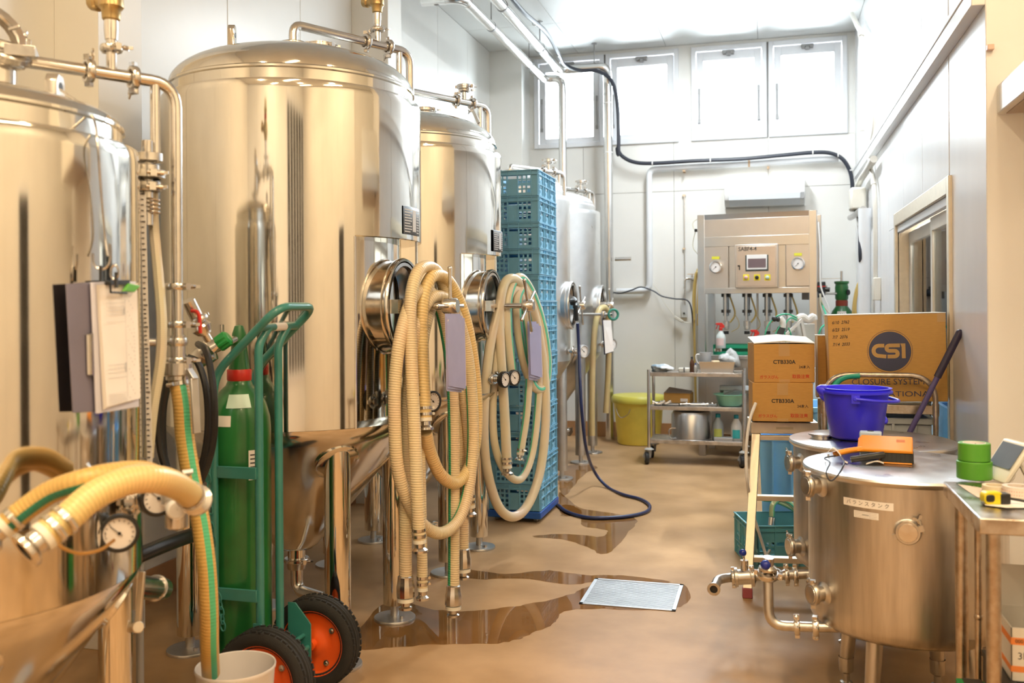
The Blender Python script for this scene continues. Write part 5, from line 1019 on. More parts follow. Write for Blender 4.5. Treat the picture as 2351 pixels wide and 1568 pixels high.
c = PZ(2276, 1156, TZ+.004); t = T('tape_measure', 'yellow and black tape measure on the steel table', 'tape measure', c); q = MB(); u = UX; q.rrect(.055, .036, .012, .03, c+UX*.0+UY*.015+V((0, 0, .018)), UX, (0, 0, 1)); q.build('case', YELP, t, bevel=.003)
q = MB(); q.rrect(.026, .022, .008, .034, c-UX*.010+UY*.017+V((0, 0, .018)), UX, (0, 0, 1)); q.obox(c+UX*.034+V((0, 0, .016)), (.03, .034, .03), (0, 0, 1), PSI); q.build('grip', BLACKP, t, bevel=.003)
wire('strap', [c+UX*.045+V((0, 0, .016)), c+UX*.075+V((0, -.01, .012)), c+UX*.12+V((0, -.03, .006))], .004, BLACKP, t)
c = PZ(2300, 1112, TZ+.002); t = T('display_unit', 'white tilted weighing display on the steel table', 'display', c); up = V((.55*CS, .55*SN, .83)).normalized(); n_ = V((-.83*CS, -.83*SN, .55)).normalized()
sd = UY*-1; o_ = c+V((.0, .04, .0)); q = MB(); w2 = .09
q.add([o_+UX*.0+UY*(-.03), o_+UX*.02+UY*(-.03)-V((0, 0, .0)), o_+UX*.02+up*.15+UY*(-.03), o_+up*.15+UY*(-.03), o_+UY*.13, o_+UX*.02+UY*.13, o_+UX*.02+up*.15+UY*.13, o_+up*.15+UY*.13], [(3, 2, 1, 0), (4, 5, 6, 7), (0, 1, 5, 4), (1, 2, 6, 5), (2, 3, 7, 6), (3, 0, 4, 7)]); q = q.build('housing', CREAMP, t, bevel=.005)
s = MB(); f0 = o_-V((.001, .0003, 0)); s.add([f0+up*.05+UY*(-.018)+n_*.002, f0+up*.14+UY*(-.018)+n_*.002, f0+up*.14+UY*.115+n_*.002, f0+up*.05+UY*.115+n_*.002], [(0, 1, 2, 3)]); s.build('screen', mat('lcd_grey', (.10, .115, .15), .15), q, flat=True)
q = MB(); q.bar(o_+UX*.02+up*.08, o_+UX*.10+V((0, 0, .0)), .012, .008); q.build('stand', CREAMP, t)
t = T('dark_box', 'black box under the white carton below the steel table', 'box', (.80, 3.0, .165)); MB().box((.63, 2.88, .165), (.96, 3.18, .425)).build('body', BLACKP, t, bevel=.004); MB().box((.628, 2.878, .405), (.962, 3.182, .427)).build('lid', mat('dark_lid', (.04, .035, .03), .5), t, bevel=.003)
t = T('carton', 'open white carton with orange bands under the steel table', 'carton', (.80, 3.0, .427)); q = MB(); x0, x1, y0, y1, z0, z1 = .655, .93, 2.93, 3.15, .427, .58
q.box((x0, y0, z0), (x1, y0+.004, z1)).box((x0, y1-.004, z0), (x1, y1, z1)).box((x0, y0, z0), (x0+.004, y1, z1)).box((x1-.004, y0, z0), (x1, y1, z1)).box((x0, y0, z0), (x1, y1, z0+.004)); q.build('box', mat('carton_white', (.72, .68, .62), .7), t, bevel=.001)
q = MB(); q.add([(x0, y1, z1), (x1, y1, z1), (x1, y1+.05, z1+.11), (x0, y1+.05, z1+.11), (x0, y1+.003, z1), (x1, y1+.003, z1), (x1, y1+.053, z1+.11), (x0, y1+.053, z1+.11)], [(3, 2, 1, 0), (4, 5, 6, 7), (0, 1, 5, 4), (2, 3, 7, 6), (1, 2, 6, 5), (3, 0, 4, 7)]); q.build('flap', mat('carton_white', .7), t, flat=True)
q = MB(); q.box((x0-.0006, y0-.0006, z0+.105), (x1, y0, z0+.125)).box((x0-.0006, y0-.0006, z0+.028), (x1, y0, z0+.045)).box((x0-.0006, y0, z0+.105), (x0, y1, z0+.125)).box((x0-.0006, y0, z0+.028), (x0, y1, z0+.045)); q.build('orange_band', mat('carton_orange', (.80, .25, .06), .6), t, flat=True)
text('lettering', '3PLY', INK, t, (x0+.045, y0-.001, z0+.073), (1, 0, 0), (0, 0, 1), .02); text('lettering', '0001', INK, t, (x0+.024, y0-.0012, z0+.115), (1, 0, 0), (0, 0, 1), .010, bold=.01)
t = T('green_box', 'green and black box on the table undershelf', 'box', (.59, 3.05, .165)); MB().box((.545, 2.98, .165), (.622, 3.13, .35)).build('box', mat('box_green', (.02, .30, .08), .5), t, bevel=.003); MB().box((.562, 2.985, .35), (.617, 3.125, .353)).build('top_print', BLACKP, t, flat=True)
# ---------------------------------------------------------------- step ladder with two cartons
LA = math.radians(6); LX_, LY_ = V((math.cos(LA), math.sin(LA), 0)), V((-math.sin(LA), math.cos(LA), 0))
F0, T0 = PZ(1716, 1372, 0), PD(1736, 995, 5.12); zt = T0.z; wt, wb = .30, .36
F1 = F0+LX_*wb+V((0, 0, 0)); T1 = T0+LX_*wt
t = T('step_ladder', 'gold tinted aluminium step ladder carrying two cartons', 'ladder', (F0+F1)/2)
for a, b in ((F0, T0), (F1, T1)): q = MB().bar(a+V((0, 0, .03)), b+V((0, 0, -.005)), .045, .022, spin=0); q.build('front_rail', ALU, t, bevel=.002)
for a in (F0, F1): q = MB(); q.obox(a+V((0, 0, .025)), (.05, .035, .05), (0, 0, 1), LA); q.build('foot', mat('foot_red', (.36, .08, .10), .6), t, bevel=.004)
for py in (1012, 1142, 1268):
    f = (PD(1725, py, 5.0).z)/zt; a, b = lerp(F0, T0, f), lerp(F1, T1, f); q = MB(); q.obox((a+b)/2+LY_*.02, ((b-a).length, .05 if py > 1020 else .03, .026), (0, 0, 1), LA); q.build('step', ALU, t, bevel=.002)
R0, R1 = F0+LY_*.55+LX_*.05, F1+LY_*.55-LX_*.05
for a, b in ((R0, T0+LY_*.18+LX_*.03), (R1, T1+LY_*.18-LX_*.03)): q = MB().bar(a+V((0, 0, .01)), b+V((0, 0, -.02)), .035, .02); q.build('rear_rail', ALU, t, bevel=.002)
q = MB(); q.obox((T0+T1)/2+LY_*.12+V((0, 0, .032)), (.355, .26, .062), (0, 0, 1), LA); q = q.build('top_plate', ALU, t, bevel=.003); k = MB(); k.obox((T0+T1)/2-LY_*.0105+V((0, 0, .032)), (.09, .0015, .012), (0, 0, 1), LA); k.build('maker_plate', mat('plate_tan', (.5, .42, .3), .5), q, flat=True)
q = MB(); q.bar(T0+LX_*.335+LY_*.02+V((0, 0, .06)), T0+LX_*.345+LY_*.0+V((0, 0, -.02)), .012, .008); q.build('catch', ALU, t)
q = MB(); q.bar(PD(1722, 1345, 4.9), PD(1768, 1262, 5.0), .012, .008); q.build('stay_bar', RUSTY, t)
def carton(label, px0, px1, y0, y1, d, depth, txt, dz=0, open_=False, yaw=0):
    o = PD(px0, y1, d); wd = (px1-px0)/FPX*d; ht = (y1-y0)/FPX*d; ux = V((math.cos(LA+yaw), math.sin(LA+yaw), 0)); uy = V((-ux.y, ux.x, 0)); t = T('carton', label, 'carton', o+ux*wd/2+uy*depth/2)
    q = MB(); q.obox(o+ux*wd/2+uy*depth/2+V((0, 0, ht/2)), (wd, depth, ht), (0, 0, 1), LA+yaw); q.build('box', CARD2, t, bevel=.003)
    at = lambda u, v, k=.001: o+ux*(wd*u)+V((0, 0, ht*v))-uy*k
    q = MB(); q.obox(at(.5, .84, .0004), (wd*.18, .0006, ht*.31), (0, 0, 1), LA+yaw); q.obox(at(.5, .04, .0004), (wd*.18, .0006, ht*.08), (0, 0, 1), LA+yaw); q.build('tape_strip', TAPEC, t, flat=True)
    text('lettering', 'CTB330A', INK, t, at(.5, .53), ux, (0, 0, 1), .021, bold=.022); text('lettering', '24本入', mat('brown_ink', (.10, .06, .04), .7), t, at(.83, .40), ux, (0, 0, 1), .014, bold=.02)
    text('lettering', 'ガラスびん', REDINK, t, at(.25, .135), ux, (0, 0, 1), .0145, bold=.02); text('lettering', '取扱注意', REDINK, t, at(.77, .15), ux, (0, 0, 1), .0165, bold=.02)
    if open_:
        q = MB(); top = o+V((0, 0, ht+.001)); wh = mat('card_white', (.72, .70, .66), .75)
        for s in (0, 1):
            a, b = top+ux*(wd*s), top+ux*(wd*.5); rise = V((0, 0, .012)); v0, v1, v2, v3 = a-uy*.004, b-uy*.004+rise, b+uy*depth+V((0, 0, .04)), a+uy*depth+V((0, 0, .026))
            q.add([v0, v1, v2, v3]+[v+V((0, 0, .005)) for v in (v0, v1, v2, v3)], [(3, 2, 1, 0), (4, 5, 6, 7), (0, 1, 5, 4), (1, 2, 6, 5), (2, 3, 7, 6), (3, 0, 4, 7)])
        q.build('top_flap', wh, t, flat=True)
    return t
carton('lower brown bottle carton resting on the ladder top', 1728, 1862, 879, 967, 5.06, .24, '')
carton('upper brown bottle carton with loose flaps, stacked on the other carton', 1731, 1867, 790, 878, 5.08, .24, '', open_=True, yaw=.05)
t = T('white_hose', 'white hose hanging in a curve left of the ladder', 'hose', PD(1720, 1160, 5.5)); wire('tube', [PD(1735, 925, 5.02), PD(1720, 970, 4.98), PD(1713, 1040, 4.96), PD(1716, 1110, 4.95), PD(1727, 1172, 5.15), PD(1740, 1215, 5.2), PD(1760, 1280, 5.22)], .0085, mat('white_rubber', (.80, .80, .80), .3), t)
# teal crate of fittings behind the ladder
k0 = PZ(1722, 1302, 0); cc = k0+UX*.27+UY*.185
c_ = make_crate('teal crate of hose fittings on the floor behind the ladder', CRATE2, .53, .36, .235); place(c_, (cc.x, cc.y, .0), PSI)
t = T('clear_hose', 'clear tube with a green line curled over the teal crate', 'hose', cc+V((0, 0, .2))); wire('tube', [PD(1772, 1185, 5.45), PD(1774, 1160, 5.45), PD(1788, 1147, 5.47), PD(1810, 1153, 5.5), PD(1832, 1175, 5.52), PD(1845, 1200, 5.52)], .016, H_CLEARG, t, phase=1); MB().cyl(PD(1772, 1188, 5.45), PD(1770, 1206, 5.44), .02, seg=14).build('hose_tail', FIT, t); wire('upper_tube', [PD(1752, 1146, 5.6), PD(1780, 1150, 5.62), PD(1815, 1165, 5.62), PD(1840, 1185, 5.62)], .014, H_CLEARG, t, phase=1)
rnd = random.Random(3)
for k in range(16):
    u, v = rnd.uniform(-.2, .2), rnd.uniform(-.11, .08); p = cc+UX*u+UY*v+V((0, 0, .07+.10*rnd.random())); a = V((rnd.uniform(-1, 1), rnd.uniform(-1, 1), rnd.uniform(-.4, .4)))
    t = T('hose_fitting', 'loose steel hose fitting lying in the teal crate', 'fitting', p, 'fittings in the teal crate'); q = MB(); q.cyl(p-a*.03, p+a*.03, .018, seg=12); q.lathe([(.018, -.01), (.028, -.008), (.028, .008), (.018, .01)], p+a*.03, a, 14); q.build('fitting', FIT if k % 3 else SATIN, t)
# ---------------------------------------------------------------- cart with the big carton, pole, tubs
Yc = 5.03; XA, XB = PY(1893, 930, Yc).x, PY(2148, 930, Yc).x; zs = PY(2100, 938, Yc).z; zh = PY(2030, 861, Yc).z
t = T('utility_cart', 'stained steel tube cart with green tape on its handle, holding the big carton', 'cart', ((XA+XB)/2, 5.25, 0))
MB().tube(fillet([(XA, Yc, .05), (XA, Yc, zh), (XB, Yc, zh), (XB, Yc, .05)], .13, 9), .0135, 14).build('handle', RUSTY, t)
a, b = PY(1926, 876, Yc), PY(1972, 862, Yc); MB().tube(cr([PY(1915, 888, Yc), PY(1926, 873, Yc), PY(1945, 864, Yc), PY(1974, 862, Yc)], 5), .0165, 12).build('green_tape', mat('green_tape_band', (.02, .36, .26), .4), t)
MB().box((XA, Yc-.006, zs-.028), (XB, Yc+.006, zs+.016)).build('front_plate', RUSTY, t, bevel=.002); MB().box((XA, Yc, zs-.012), (XB, 5.50, zs+.0)).build('shelf', RUSTY, t, bevel=.002); MB().box((XA, Yc, .18), (XB, 5.50, .20)).build('lower_shelf', RUSTY, t, bevel=.002)
for x in (XA, XB): MB().cyl((x, 5.48, .05), (x, 5.48, zs), .013, seg=12).build('rear_post', RUSTY, t); MB().lathe([(.017, -.03), (.017, .03)], (x, Yc, zs-.005), (0, 0, 1), 14).build('sleeve', RUSTY, t)
for x in (XA, XB):
    for y in (Yc, 5.48): MB().cyl((x-.012, y, .04), (x+.012, y, .04), .04, seg=16).build('caster', BLACKP, t)
# big carton: author square, then lean it a little
bx0, bx1, Yb = PY(1905, 800, 5.11).x, PY(2176, 800, 5.11).x, 5.11; z0 = zs+.018; wd, ht = bx1-bx0, .445
tb_ = T('carton', 'large brown carton with a round navy emblem, standing on the steel cart', 'carton', (0, 0, 0)); q = MB().box((0, 0, 0), (wd, .30, ht)).build('box', CARD, tb_, bevel=.003)
at = lambda u, v, k=.001: V((wd*u, -k, ht*v))
q = MB(); q.box((-.002, -.002, ht), (wd*.49, .30, ht+.004)).box((wd*.5, -.002, ht), (wd+.002, .30, ht+.003)); q.build('top_flap', mat('card_white', .7), tb_, flat=True)
cE = at(.527, .575); MB().lathe([(.0005, .0004), (.101, .0004)], cE, (0, -1, 0), 56).build('navy_disc', mat('emblem_navy', (.05, .055, .10), .6), tb_, flat=True); MB().lathe([(.1075, .0004), (.1090, .0004)], cE, (0, -1, 0), 56).build('emblem_ring', mat('emblem_navy', .1), tb_, flat=True)
# the emblem's rounded block letters C S I in the board's own colour
lt = MB(); th = .0190
def stroke(pts, wdt=th):
    P = [V((p[0], p[1])) for p in pts]; L, R_ = [], []
    for i, p in enumerate(P):
        a_ = (P[i]-P[i-1]).normalized() if i else (P[1]-P[0]).normalized(); b_ = (P[i+1]-P[i]).normalized() if i < len(P)-1 else a_
        n_ = V((-(a_.y+b_.y), a_.x+b_.x)).normalized(); k_ = wdt/2/max(.5, n_.dot(V((-a_.y, a_.x)))); L.append(p+n_*k_); R_.append(p-n_*k_)
    vs = [cE+V((v.x, -.0012, v.y)) for v in L]+[cE+V((v.x, -.0012, v.y)) for v in R_]; n = len(P); lt.add(vs, [(i, n+i, n+i+1, i+1) for i in range(n-1)])
def arc(cx, cy, r, a0, a1, n=8): return [(cx+r*math.cos(math.radians(a0+(a1-a0)*i/n)), cy+r*math.sin(math.radians(a0+(a1-a0)*i/n))) for i in range(n+1)]
stroke([(-.026, .030)]+arc(-.052, .004, .026, 90, 270, 12)+[(-.018, -.026)])
stroke([(.048, .030)]+arc(-.002, .0165, .0135, 90, 270, 8)+arc(.022, -.0115, .0145, 90, -90, 8)+[(-.012, -.026)])
lt.add([cE+V((a, -.0012, b)) for a, b in ((.050, .0395), (.074, .0395), (.074, -.0355), (.056, -.0355), (.056, .022))], [(0, 1, 2, 3, 4)][:1])
lt.build('emblem_letters', mat('emblem_tan', (.50, .31, .11), .8), tb_, flat=True)
NV = mat('emblem_navy', .1); text('lettering', 'CLOSURE SYSTEMS', NV, tb_, at(.52, .225), (1, 0, 0), (0, 0, 1), .031, sx=1.02); text('lettering', 'INTERNATIONAL', NV, tb_, at(.535, .085), (1, 0, 0), (0, 0, 1), .028, sx=1.32)
for k, (a_, b_) in enumerate((('6/10', '2762'), ('6/23', '2519'), ('7/7', '2076'), ('7/14', '2033'))): text('handwriting', a_+'  '+b_, INK, tb_, at(.035, .915-.085*k), (1, 0, .03), (-.0, 0, 1), .0165, align='LEFT', skew=.25, sx=.85, bold=.012)
q = MB(); q.box((wd*.93, -.0006, ht*.9), (wd+.0006, 0, ht)).box((wd, -.0006, ht*.9), (wd+.0006, .05, ht)); q.build('tape_strip', TAPEC, tb_, flat=True)
tb_.location = (bx0, Yb, z0); tb_.rotation_euler = (0, -.022, 0)
t = T('carton', 'narrow brown carton edge behind the large carton, white edged', 'carton', (bx0-.02, 5.45, z0)); MB().box((bx0-.055, 5.40, z0-.006), (bx0+.12, 5.495, z0+.33)).build('box', CARD2, t, bevel=.003); MB().box((bx0-.058, 5.397, z0+.33), (bx0+.123, 5.498, z0+.336)).build('top_flap', mat('card_white', .7), t, flat=True); MB().box((bx0-.0555, 5.3985, z0), (bx0-.046, 5.40, z0+.33)).build('white_edge', mat('card_white', .7), t, flat=True)
Yp2 = 4.965; pt, pm = PY(2203, 764, Yp2), PY(2090, 990, Yp2); dd = (pt-pm).normalized(); pb = pm-dd*(pm.z-.035)/dd.z
t = T('squeegee', 'purple handled floor squeegee leaning against the right wall', 'squeegee', pb); MB().cyl(pb, pt-dd*.23, .0135, seg=16).build('pole', PURPLE, t); q = MB(); q.cyl(pt-dd*.24, pt, .0175, seg=18); q.sphere(pt, .0175, 14, 8); q = q.build('grip', DKPURPLE, t); MB().torus(pt-dd*.012+V((0, -.0125, 0)), (0, 1, 0), .007, .002, 14, 6).build('hang_hole', GREYP, q); MB().obox(pb+V((0.02, 0, -.012)), (.03, .22, .045), (0, 0, 1)).build('blade', BLACKP, t, bevel=.004)
def tub(label, px0, px1, ytop, Y, depth, zb=0, m=SKYBLUE, nm='storage_bin', lid=None, grp=None):
    x0, x1, zt_ = PY(px0, ytop, Y).x, min(PY(px1, ytop, Y).x, .86), PY(px0, ytop, Y).z; t = T(nm, label, 'bin', ((x0+x1)/2, Y+depth/2, zb)); k = .025; q = MB()
    a = [(x0+k, Y+k, zb), (x1-k, Y+k, zb), (x1-k, Y+depth-k, zb), (x0+k, Y+depth-k, zb)]; b = [(x0, Y, zt_), (x1, Y, zt_), (x1, Y+depth, zt_), (x0, Y+depth, zt_)]
    q.add(a+b, [(0, 3, 2, 1), (0, 1, 5, 4), (1, 2, 6, 5), (2, 3, 7, 6), (3, 0, 4, 7)]); e = .012
    b2_ = [(x0+e, Y+e, zt_), (x1-e, Y+e, zt_), (x1-e, Y+depth-e, zt_), (x0+e, Y+depth-e, zt_)]; a2 = [(x0+k+e, Y+k+e, zb+e), (x1-k-e, Y+k+e, zb+e), (x1-k-e, Y+depth-k-e, zb+e), (x0+k+e, Y+depth-k-e, zb+e)]
    q.add(b+b2_+a2, [(0, 1, 5, 4), (1, 2, 6, 5), (2, 3, 7, 6), (3, 0, 4, 7), (4, 5, 9, 8), (5, 6, 10, 9), (6, 7, 11, 10), (7, 4, 8, 11), (8, 9, 10, 11)]); q.build('body', m, t, flat=True, bevel=.004)
    q = MB(); e = .014; q.box((x0-e, Y-e, zt_-.03), (x1+e, Y, zt_)).box((x0-e, Y+depth, zt_-.03), (x1+e, Y+depth+e, zt_)).box((x0-e, Y, zt_-.03), (x0, Y+depth, zt_)).box((x1, Y, zt_-.03), (x1+e, Y+depth, zt_)); q.build('rim', lid or m, t, flat=True, bevel=.003)
    for s in (.3, .7): MB().box((x0+(x1-x0)*s-.006, Y-.012, zb+.1), (x0+(x1-x0)*s+.006, Y+.022, zt_-.03)).build('rib', m, t, flat=True)
    return t
tub('tall sky blue bin behind the ladder, left of the row', 1742, 1850, 1000, 6.05, .40); tub('sky blue bin under the cart, middle of the row', 1858, 2000, 935, 6.0, .5, m=mat('sky_blue_pale', (.25, .55, .85), .4))
tub('sky blue bin beside the door, right end of the row', 2010, 2195, 938, 6.0, .5)
tub('translucent grey tub on the cart lower shelf', 2012, 2140, 958, 5.08, .36, .20, mat('grey_translucent', (.50, .54, .56), .35))
t = T('bottle_crate', 'grey crate stack seen between the cartons and the cart', 'crate', (.30, 6.75, 0)); q = MB().grid([0, .05, .09, .13, .17, .21, .25, .29, .33, .40], [0, .05, .1, .2, .25, .35, .4, .5, .55, .65, .7, .8, .85, .95, 1.06], lambda i, j: not (i % 2 and j % 2), .006, (.12, 6.7, 0), (1, 0, 0), (0, 0, 1)); q.build('front_panel', mat('crate_grey', (.48, .56, .62), .45), t, flat=True); MB().box((.12, 6.706, 0), (.52, 7.0, 1.05)).build('body', mat('crate_grey_dark', (.30, .37, .42), .5), t, flat=True)
p = PD(1785, 1028, 5.95); t = T('scale_post', 'steel post with a grey junction head behind the ladder', 'post', (p.x, p.y, 0)); MB().cyl((p.x, p.y, .01), (p.x, p.y, p.z), .027, seg=18).build('post', BRUSH, t); q = MB(); q.obox(p+V((0, 0, .0)), (.13, .10, .07), (0, 0, 1), PSI); q.build('head', SATIN, t, bevel=.004); MB().box((p.x-.12, p.y-.12, 0), (p.x+.12, p.y+.12, .03)).build('base', SATIN, t, bevel=.004)
# ---------------------------------------------------------------- bottle filling machine by the back wall
ML, MR = PD(1602, 700, 9.30), PD(1876, 700, 8.86); MU = V((MR.x-ML.x, MR.y-ML.y, 0)).normalized(); MV = V((-MU.y, MU.x, 0)); MO = V((ML.x, ML.y, 0)); MW = (V((MR.x, MR.y, 0))-MO).length
def MP(px, py, back=0):                                 # point of the machine's front plane (or a plane behind it) seen at a pixel
    a = PD(px, py, 1); d = a-V((0, 0, EYE)); o = MO+MV*back-V((0, 0, EYE)); return V((0, 0, EYE))+d*(o.dot(MV)/d.dot(MV))
def MB3(mb, p, q, y0, y1):                              # box spanned by two front-plane points, y0..y1 behind the plane
    a, b = (p-MO).dot(MU), (q-MO).dot(MU); c = MO+MU*((a+b)/2)+MV*((y0+y1)/2); c.z = (p.z+q.z)/2
    return mb.obox(c, (abs(b-a), abs(y1-y0), abs(p.z-q.z)), (0, 0, 1), math.atan2(MU.y, MU.x)) if True else None
MST = mat('machine_steel', (.68, .65, .61), .30, 1, rvar=.01, vscale=8, var=.02); MPN = mat('machine_panel_steel', (.66, .61, .56), .36, 1, rvar=.01, vscale=8, var=.02)
t = T('filling_machine', 'steel four head bottle filling machine with a touch screen near the back wall', 'machine', MO+MU*MW/2+MV*.3)
zt_ = MP(1602, 494).z; zb_ = MP(1611, 673).z; W3 = lambda u, z: MO+MU*u+V((0, 0, z))
for u in (0, MW-.07):
    q = MB(); MB3(q, W3(u, 0), W3(u+.07, zt_), 0, .07); q.build('front_post', MST, t, bevel=.003); q = MB(); MB3(q, W3(u, 0), W3(u+.07, zt_), .50, .57); q.build('rear_post', MST, t, bevel=.003)
q = MB(); h0 = zt_-.06; vs = [W3(0, zt_)-MV*.0, W3(MW, zt_), W3(MW-.05, h0)+MV*.012, W3(.05, h0)+MV*.012]; q.add(vs+[v+MV*.06 for v in vs], [(0, 3, 2, 1)[::-1], (4, 5, 6, 7)[::-1], (0, 1, 5, 4)[::-1], (1, 2, 6, 5)[::-1], (2, 3, 7, 6)[::-1], (3, 0, 4, 7)[::-1]]); q.build('header', MST, t, flat=True)
for nm, p0, p1, y0, y1, m in (('upper_panel', (1614, 505), (1862, 541), .008, .02, MPN), ('mid_rail', (1614, 545), (1863, 560), .003, .033, MST), ('left_panel', (1616, 562), (1672, 662), .006, .02, MPN), ('centre_panel', (1673, 560), (1804, 662), .014, .033, MST), ('right_panel', (1804, 553), (1863, 656), .006, .02, MPN), ('lower_rail', (1613, 662), (1865, 672), .003, .05, MST)):
    q = MB(); a, b = MP(*p0), MP(*p1); a.z = a.z; MB3(q, a, b, y0, y1); q.build(nm, m, t, bevel=.003)
q = MB(); MB3(q, W3(.03, zt_-.065), W3(MW-.03, zb_+.004), .036, .55); q.build('housing', MPN, t, flat=True)
q = MB(); a, b = MP(1687, 562, -.06), MP(1786, 660, -.06); MB3(q, a, b, -.06, .02); cab = q.build('control_cabinet', MPN, t, bevel=.006); q = MB(); a2, b2 = MP(1692, 566, -.066), MP(1781, 656, -.066); MB3(q, a2, b2, -.067, -.06); q.build('cabinet_door', mat('door_steel', (.70, .62, .56), .32, 1, var=.04), cab, bevel=.002)
o_ = MP(1716, 572, -.069); text('lettering', 'SABF4-4', INK, cab, o_, MU, (0, 0, 1), .040, bold=.012, sx=.9)
q = MB(); MB3(q, MP(1711, 586, -.075), MP(1764, 622, -.075), -.076, -.068); scr = q.build('screen_bezel', mat('bezel_dark', (.05, .065, .06), .4), cab, bevel=.002); q = MB(); MB3(q, MP(1714, 585.5, -.079), MP(1761, 618, -.079), -.080, -.076); q.build('screen_frame', WHITEP, cab, bevel=.002)
q = MB(); MB3(q, MP(1717, 594, -.082), MP(1758.5, 614, -.082), -.0815, -.080); q.build('screen', mat('screen_mauve', (.17, .12, .13), .2), cab, flat=True)
for k, (px, m) in enumerate(((1713, mat('button_pink', (.75, .45, .45), .4)), (1738, BLACKP), (1762, mat('button_pale', (.5, .62, .55), .4)))):
    q = MB(); MB3(q, MP(px-7, 630, -.07), MP(px+7, 644, -.07), -.071, -.067); b_ = q.build('button_plate', YELP, cab, bevel=.001); c_ = MP(px, 637, -.072); MB().lathe([(.018, 0), (.018, .012), (.012, .016), (.0005, .0165)], c_, -MV, 16).build('button', m, b_)
q = MB(); c_ = MP(1697, 609, -.068); MB3(q, MP(1694, 609, -.07), MP(1699, 612, -.07), -.08, -.067); MB3(q, MP(1697, 610, -.07), MP(1699, 620, -.07), -.08, -.074); q.build('cabinet_key', BLACKP, cab, flat=True)
for px, py in ((1643, 613), (1832, 605)):
    gauge(t, MP(px, py, -.03), -MV, .062, mat('gauge_rim', (.75, .76, .78), .2, 1), 3.9)
    q = MB(); MB3(q, MP(px-9, py-24, -.003), MP(px+9, py-18, -.003), -.003, 0); q.build('gauge_label', mat('label_yellow', (.72, .68, .05), .5), t, flat=True)
ACR = film_mat('acrylic', (.80, .84, .88), .08, 1.45)
for px in (1667, 1715, 1762, 1810):
    p = MP(px, 674, .12); P_ = lambda y: MP(px, y, .12)
    q = MB(); q.cyl(P_(672), P_(725), .030, seg=20); c_ = q.build('head_cylinder', mat('cylinder_grey', (.30, .32, .34), .2, .6), t)
    q = MB()
    for y0, y1 in ((674, 682), (711, 718)): q.obox((P_(y0)+P_(y1))/2, (.085, .06, abs(P_(y0).z-P_(y1).z)), (0, 0, 1), math.atan2(MU.y, MU.x))
    q.lathe([(.02, 0), (.028, -.02), (.014, -.045)], P_(716), seg=16); q.build('collar', BLACKP, c_, bevel=.003)
    q = MB(); q.cyl(P_(673)-MV*.045, P_(735)-MV*.045, .013, seg=14); q.cyl(P_(718), P_(737), .016, seg=14); q.lathe([(.018, 0), (.033, -.006), (.033, -.055), (.028, -.06), (.028, -.085), (.02, -.09)], P_(736), seg=20); q.build('head_rod', MST, c_)
    q = MB(); q.lathe([(.0005, .0), (.027, .0), (.027, -.03), (.0005, -.032)], P_(760)+V((0, 0, .0)), seg=18); q.build('nozzle_cup', BLACKP, c_)
    wire('feed_tube', [MP(px+7, 676, .14), MP(px+12, 690, .14), MP(px+20, 715, .14), MP(px+18, 728, .14), MP(px+9, 740, .12)], .0085, mat('amber_tube', (.52, .38, .10), .3), c_); wire('air_tube', [MP(px+19, 720, .14), MP(px+29, 738, .14), MP(px+28, 752, .14), MP(px+12, 762, .12)], .0035, mat('amber_tube', .3), c_)
q = MB(); q.cyl(MP(1739, 674, .2), MP(1741, 815, .2), .011, seg=12); q.build('guide_rod', MST, t)
q = MB(); MB3(q, MP(1842, 672, .25), MP(1858, 688, .25), .2, .3); q.build('junction_box', GREYP, t, bevel=.003)
zc = MP(1700, 815, .1).z; q = MB(); MB3(q, W3(.02, zc-.04), W3(MW-.02, zc), .0, .55); q.build('counter', MST, t, bevel=.003); q = MB(); MB3(q, W3(.07, .22), W3(MW-.07, zc-.04), .03, .52); q.build('lower_cabinet', MST, t, bevel=.003)
t = T('green_tray', 'emerald green plastic crate on the filling machine counter', 'crate', MP(1685, 815, .18)); q = MB(); a, b = MP(1638, 791, .12), MP(1736, 814, .12); ua, ub = (a-MO).dot(MU), (b-MO).dot(MU); za, zb2 = zc+.002, a.z
MB3(q, W3(ua, zb2-.035), W3(ub, zb2), .10, .14); MB3(q, W3(ua, za), W3(ub, za+.03), .10, .14); MB3(q, W3(ua, za), W3(ub, zb2), .38, .42); MB3(q, W3(ua, za), W3(ua+.05, zb2), .10, .42); MB3(q, W3(ub-.04, za), W3(ub, zb2), .10, .42); q.build('body', mat('emerald', (.02, .38, .20), .4), t, flat=True); q = MB(); MB3(q, W3(ua+.05, za+.03), W3(ub-.04, zb2-.035), .13, .15); q.build('inner_panel', mat('emerald_dark', (.01, .16, .09), .4), t, flat=True)
q = MB(); MB3(q, W3(ua+.012, za+.03), W3(ua+.085, zb2-.04), .097, .0995); s_ = q.build('white_mark', mat('mark_pale', (.62, .60, .50), .6), t, flat=True); text('lettering', 'M', mat('mark_brown', (.25, .16, .1), .6), s_, W3(ua+.048, (za+zb2)/2)+MV*.0965, MU, (0, 0, 1), .05, bold=.02)
